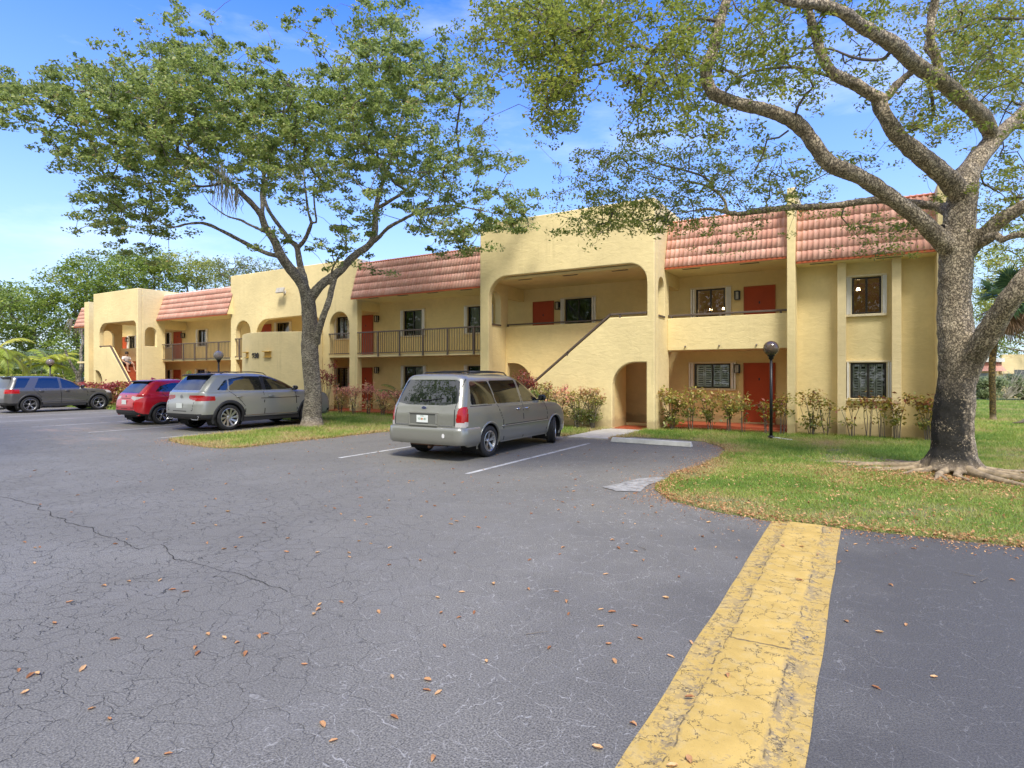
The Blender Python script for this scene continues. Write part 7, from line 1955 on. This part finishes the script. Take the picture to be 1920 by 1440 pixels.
skinned('shirt', [(0,0,zs+.14),(.02,0,zs+.28),(.06,0,zs+.43),(.08,0,zs+.50),(.06,-.19,zs+.46),(.13,-.255,zs+.30),(.06,.19,zs+.46),(.13,.255,zs+.30)], [(0,1),(1,2),(2,3),(2,4),(4,5),(2,6),(6,7)], [.155,.152,.155,.09,.078,.07,.078,.07], shirt, pe)
skinned('shorts', [(0,0,zs+.11),(.03,-.10,zs+.10),(.36,-.19,zs+.11),(.03,.10,zs+.10),(.36,.19,zs+.11)], [(0,1),(1,2),(0,3),(3,4)], [.15,.11,.085,.11,.085], shorts, pe)
mb = MB(); mb.lathe([(.0,.105),(.05,.10),(.088,.065),(.098,.0),(.09,-.05)], (.115,0,zs+.715), 16); part(mb, 'hair', hair, 0, pe, smooth=True)
for s_ in (-1, 1):   # hands resting between the knees, feet on the lower tread
    mb = MB(); b0 = np.array([.43, s_*.17, zs+.10])
    mb.tube([b0, b0+[.05,-s_*.02,-.03]], [.032,.036], 8)
    for f in range(4): mb.tube([b0+[.055,-s_*.045+s_*.02*f,-.035], b0+[.085,-s_*.045+s_*.02*f,-.065-.003*f], b0+[.085,-s_*.045+s_*.02*f,-.10-.004*(f % 3)]], [.010,.009,.008], 6)
    mb.tube([b0+[.02,-s_*.04,-.02], b0+[.05,-s_*.06,-.05]], [.011,.009], 6); part(mb, 'hand', skin, 0, pe, smooth=True)
    mb = MB(); mb.tube([(.49,s_*.225,zs-.37),(.58,s_*.23,zs-.385),(.70,s_*.235,zs-.395)], [.042,.045,.035], 8); part(mb, 'foot', skin, 0, pe, smooth=True)

# wood across the road behind the viewer, mirrored in panes and car glass
rg = np.random.default_rng(61); n = 42000; x = -75+125*rg.random(n); top = 13.5+2.5*np.array([mnoise.noise(Vector((a*.12, 3, 1))) for a in x])+1.2*np.array([mnoise.noise(Vector((a*.6, 9, 1))) for a in x])
c = np.stack([x, -30+2.2*rg.normal(size=n)-np.abs(x+10)*.0, rg.random(n)**.75*top], 1)
V, Fc, Cc = leaves(c, .85*(.5+.7*rg.random(n)), rg.random(n), .3, .6, 0, rg); o = mesh_np('far_wood', V, Fc, M['leaf_bg'], colors=Cc); tag(o, 'wood across the road, mirrored in the window panes and car glass', 'wood', kind='stuff')
# ================================================================= camera, light, sky
cam = bpy.data.cameras.new('camera'); co = bpy.data.objects.new('camera', cam); COL.objects.link(co)
cam.sensor_width = 36; cam.lens = 1102/1920*36; cam.shift_y = -17/1920
cam.clip_end = 2000; cam.clip_start = .05
co.location = (0, 0, 1.75); co.rotation_euler = (R(90), 0, math.atan(660/1102.))
scene.camera = co
SUN_EL, SUN_AZ = R(55), R(140)      # azimuth clockwise from +Y
sd = Vector((math.sin(SUN_AZ)*math.cos(SUN_EL), math.cos(SUN_AZ)*math.cos(SUN_EL), math.sin(SUN_EL)))
L = bpy.data.lights.new('sun', 'SUN'); lo = bpy.data.objects.new('sun', L); COL.objects.link(lo)
L.energy = 1.7; L.angle = R(16); L.color = (1, .95, .87)
lo.rotation_euler = sd.to_track_quat('Z', 'Y').to_euler(); lo.location = sd*60
w = bpy.data.worlds.new('World'); scene.world = w; w.use_nodes = True
nt = w.node_tree; nt.nodes.clear()
sky = nt.nodes.new('ShaderNodeTexSky'); sky.sky_type = 'NISHITA'; sky.sun_disc = False
sky.sun_elevation = SUN_EL; sky.sun_rotation = SUN_AZ
sky.air_density = 1.0; sky.dust_density = .6; sky.ozone_density = 2.2
bg = nt.nodes.new('ShaderNodeBackground'); bg.inputs[1].default_value = .15
out = nt.nodes.new('ShaderNodeOutputWorld')
gm = nt.nodes.new('ShaderNodeGamma'); gm.inputs[1].default_value = 1.0
hs = nt.nodes.new('ShaderNodeHueSaturation'); hs.inputs['Saturation'].default_value = 1.58; hs.inputs['Value'].default_value = .95; hs.inputs['Hue'].default_value = .526
nt.links.new(sky.outputs[0], hs.inputs['Color']); nt.links.new(hs.outputs[0], gm.inputs[0]); 
tc = nt.nodes.new('ShaderNodeTexCoord'); mp = nt.nodes.new('ShaderNodeMapping'); mp.inputs['Scale'].default_value = (1.2, 1.2, 4.5)
cn = nt.nodes.new('ShaderNodeTexNoise'); cn.inputs['Scale'].default_value = 1.6; cn.inputs['Detail'].default_value = 7; cn.inputs['Roughness'].default_value = .6
cr = nt.nodes.new('ShaderNodeValToRGB'); cr.color_ramp.elements[0].position = .52; cr.color_ramp.elements[1].position = .82; cr.color_ramp.elements[1].color = (.42, .42, .42, 1)
mxc = nt.nodes.new('ShaderNodeMix'); mxc.data_type = 'RGBA'; mxc.inputs[7].default_value = (3.6, 3.8, 4.1, 1)
nt.links.new(tc.outputs['Generated'], mp.inputs[0]); nt.links.new(mp.outputs[0], cn.inputs['Vector']); nt.links.new(cn.outputs[0], cr.inputs[0]); nt.links.new(cr.outputs[0], mxc.inputs[0])
sp = nt.nodes.new('ShaderNodeSeparateXYZ'); hr = nt.nodes.new('ShaderNodeValToRGB'); e = hr.color_ramp.elements
e[0].position = 0.0; e[0].color = (.95, .95, .95, 1); e[1].position = .62; e[1].color = (0, 0, 0, 1); q = e.new(.25); q.color = (.55, .55, .55, 1)
mh = nt.nodes.new('ShaderNodeMix'); mh.data_type = 'RGBA'; mh.inputs[7].default_value = (1.55, 1.95, 2.5, 1)
nt.links.new(tc.outputs['Generated'], sp.inputs[0]); nt.links.new(sp.outputs[2], hr.inputs[0]); nt.links.new(hr.outputs[0], mh.inputs[0]); nt.links.new(gm.outputs[0], mh.inputs[6])
nt.links.new(mh.outputs[2], mxc.inputs[6])
# the cloud bank that stands on the other side of the lot, behind the viewer
ng = nt.nodes.new('ShaderNodeMath'); ng.operation = 'MULTIPLY_ADD'; ng.inputs[1].default_value = -1.0; ng.inputs[2].default_value = .05
nt.links.new(sp.outputs[1], ng.inputs[0])
r2 = nt.nodes.new('ShaderNodeValToRGB'); r2.color_ramp.elements[0].position = .02; r2.color_ramp.elements[0].color = (0,0,0,1); r2.color_ramp.elements[1].position = .45; r2.color_ramp.elements[1].color = (.92,.92,.92,1)
nt.links.new(ng.outputs[0], r2.inputs[0])
r3 = nt.nodes.new('ShaderNodeValToRGB'); r3.color_ramp.elements[0].position = .25; r3.color_ramp.elements[0].color = (1.7,1.75,1.85,1); r3.color_ramp.elements[1].position = .75; r3.color_ramp.elements[1].color = (3.3,3.3,3.25,1)
nt.links.new(cn.outputs[0], r3.inputs[0])
mb2 = nt.nodes.new('ShaderNodeMix'); mb2.data_type = 'RGBA'
nt.links.new(r2.outputs[0], mb2.inputs[0]); nt.links.new(mxc.outputs[2], mb2.inputs[6]); nt.links.new(r3.outputs[0], mb2.inputs[7]); nt.links.new(mb2.outputs[2], bg.inputs[0]); nt.links.new(bg.outputs[0], out.inputs[0])
vs = scene.view_settings; vs.view_transform = 'Standard'; vs.look = 'None'; vs.gamma = 1; vs.exposure = 1.68
scene.cycles.max_bounces = 6; scene.cycles.transparent_max_bounces = 12
scene.cycles.diffuse_bounces = 5
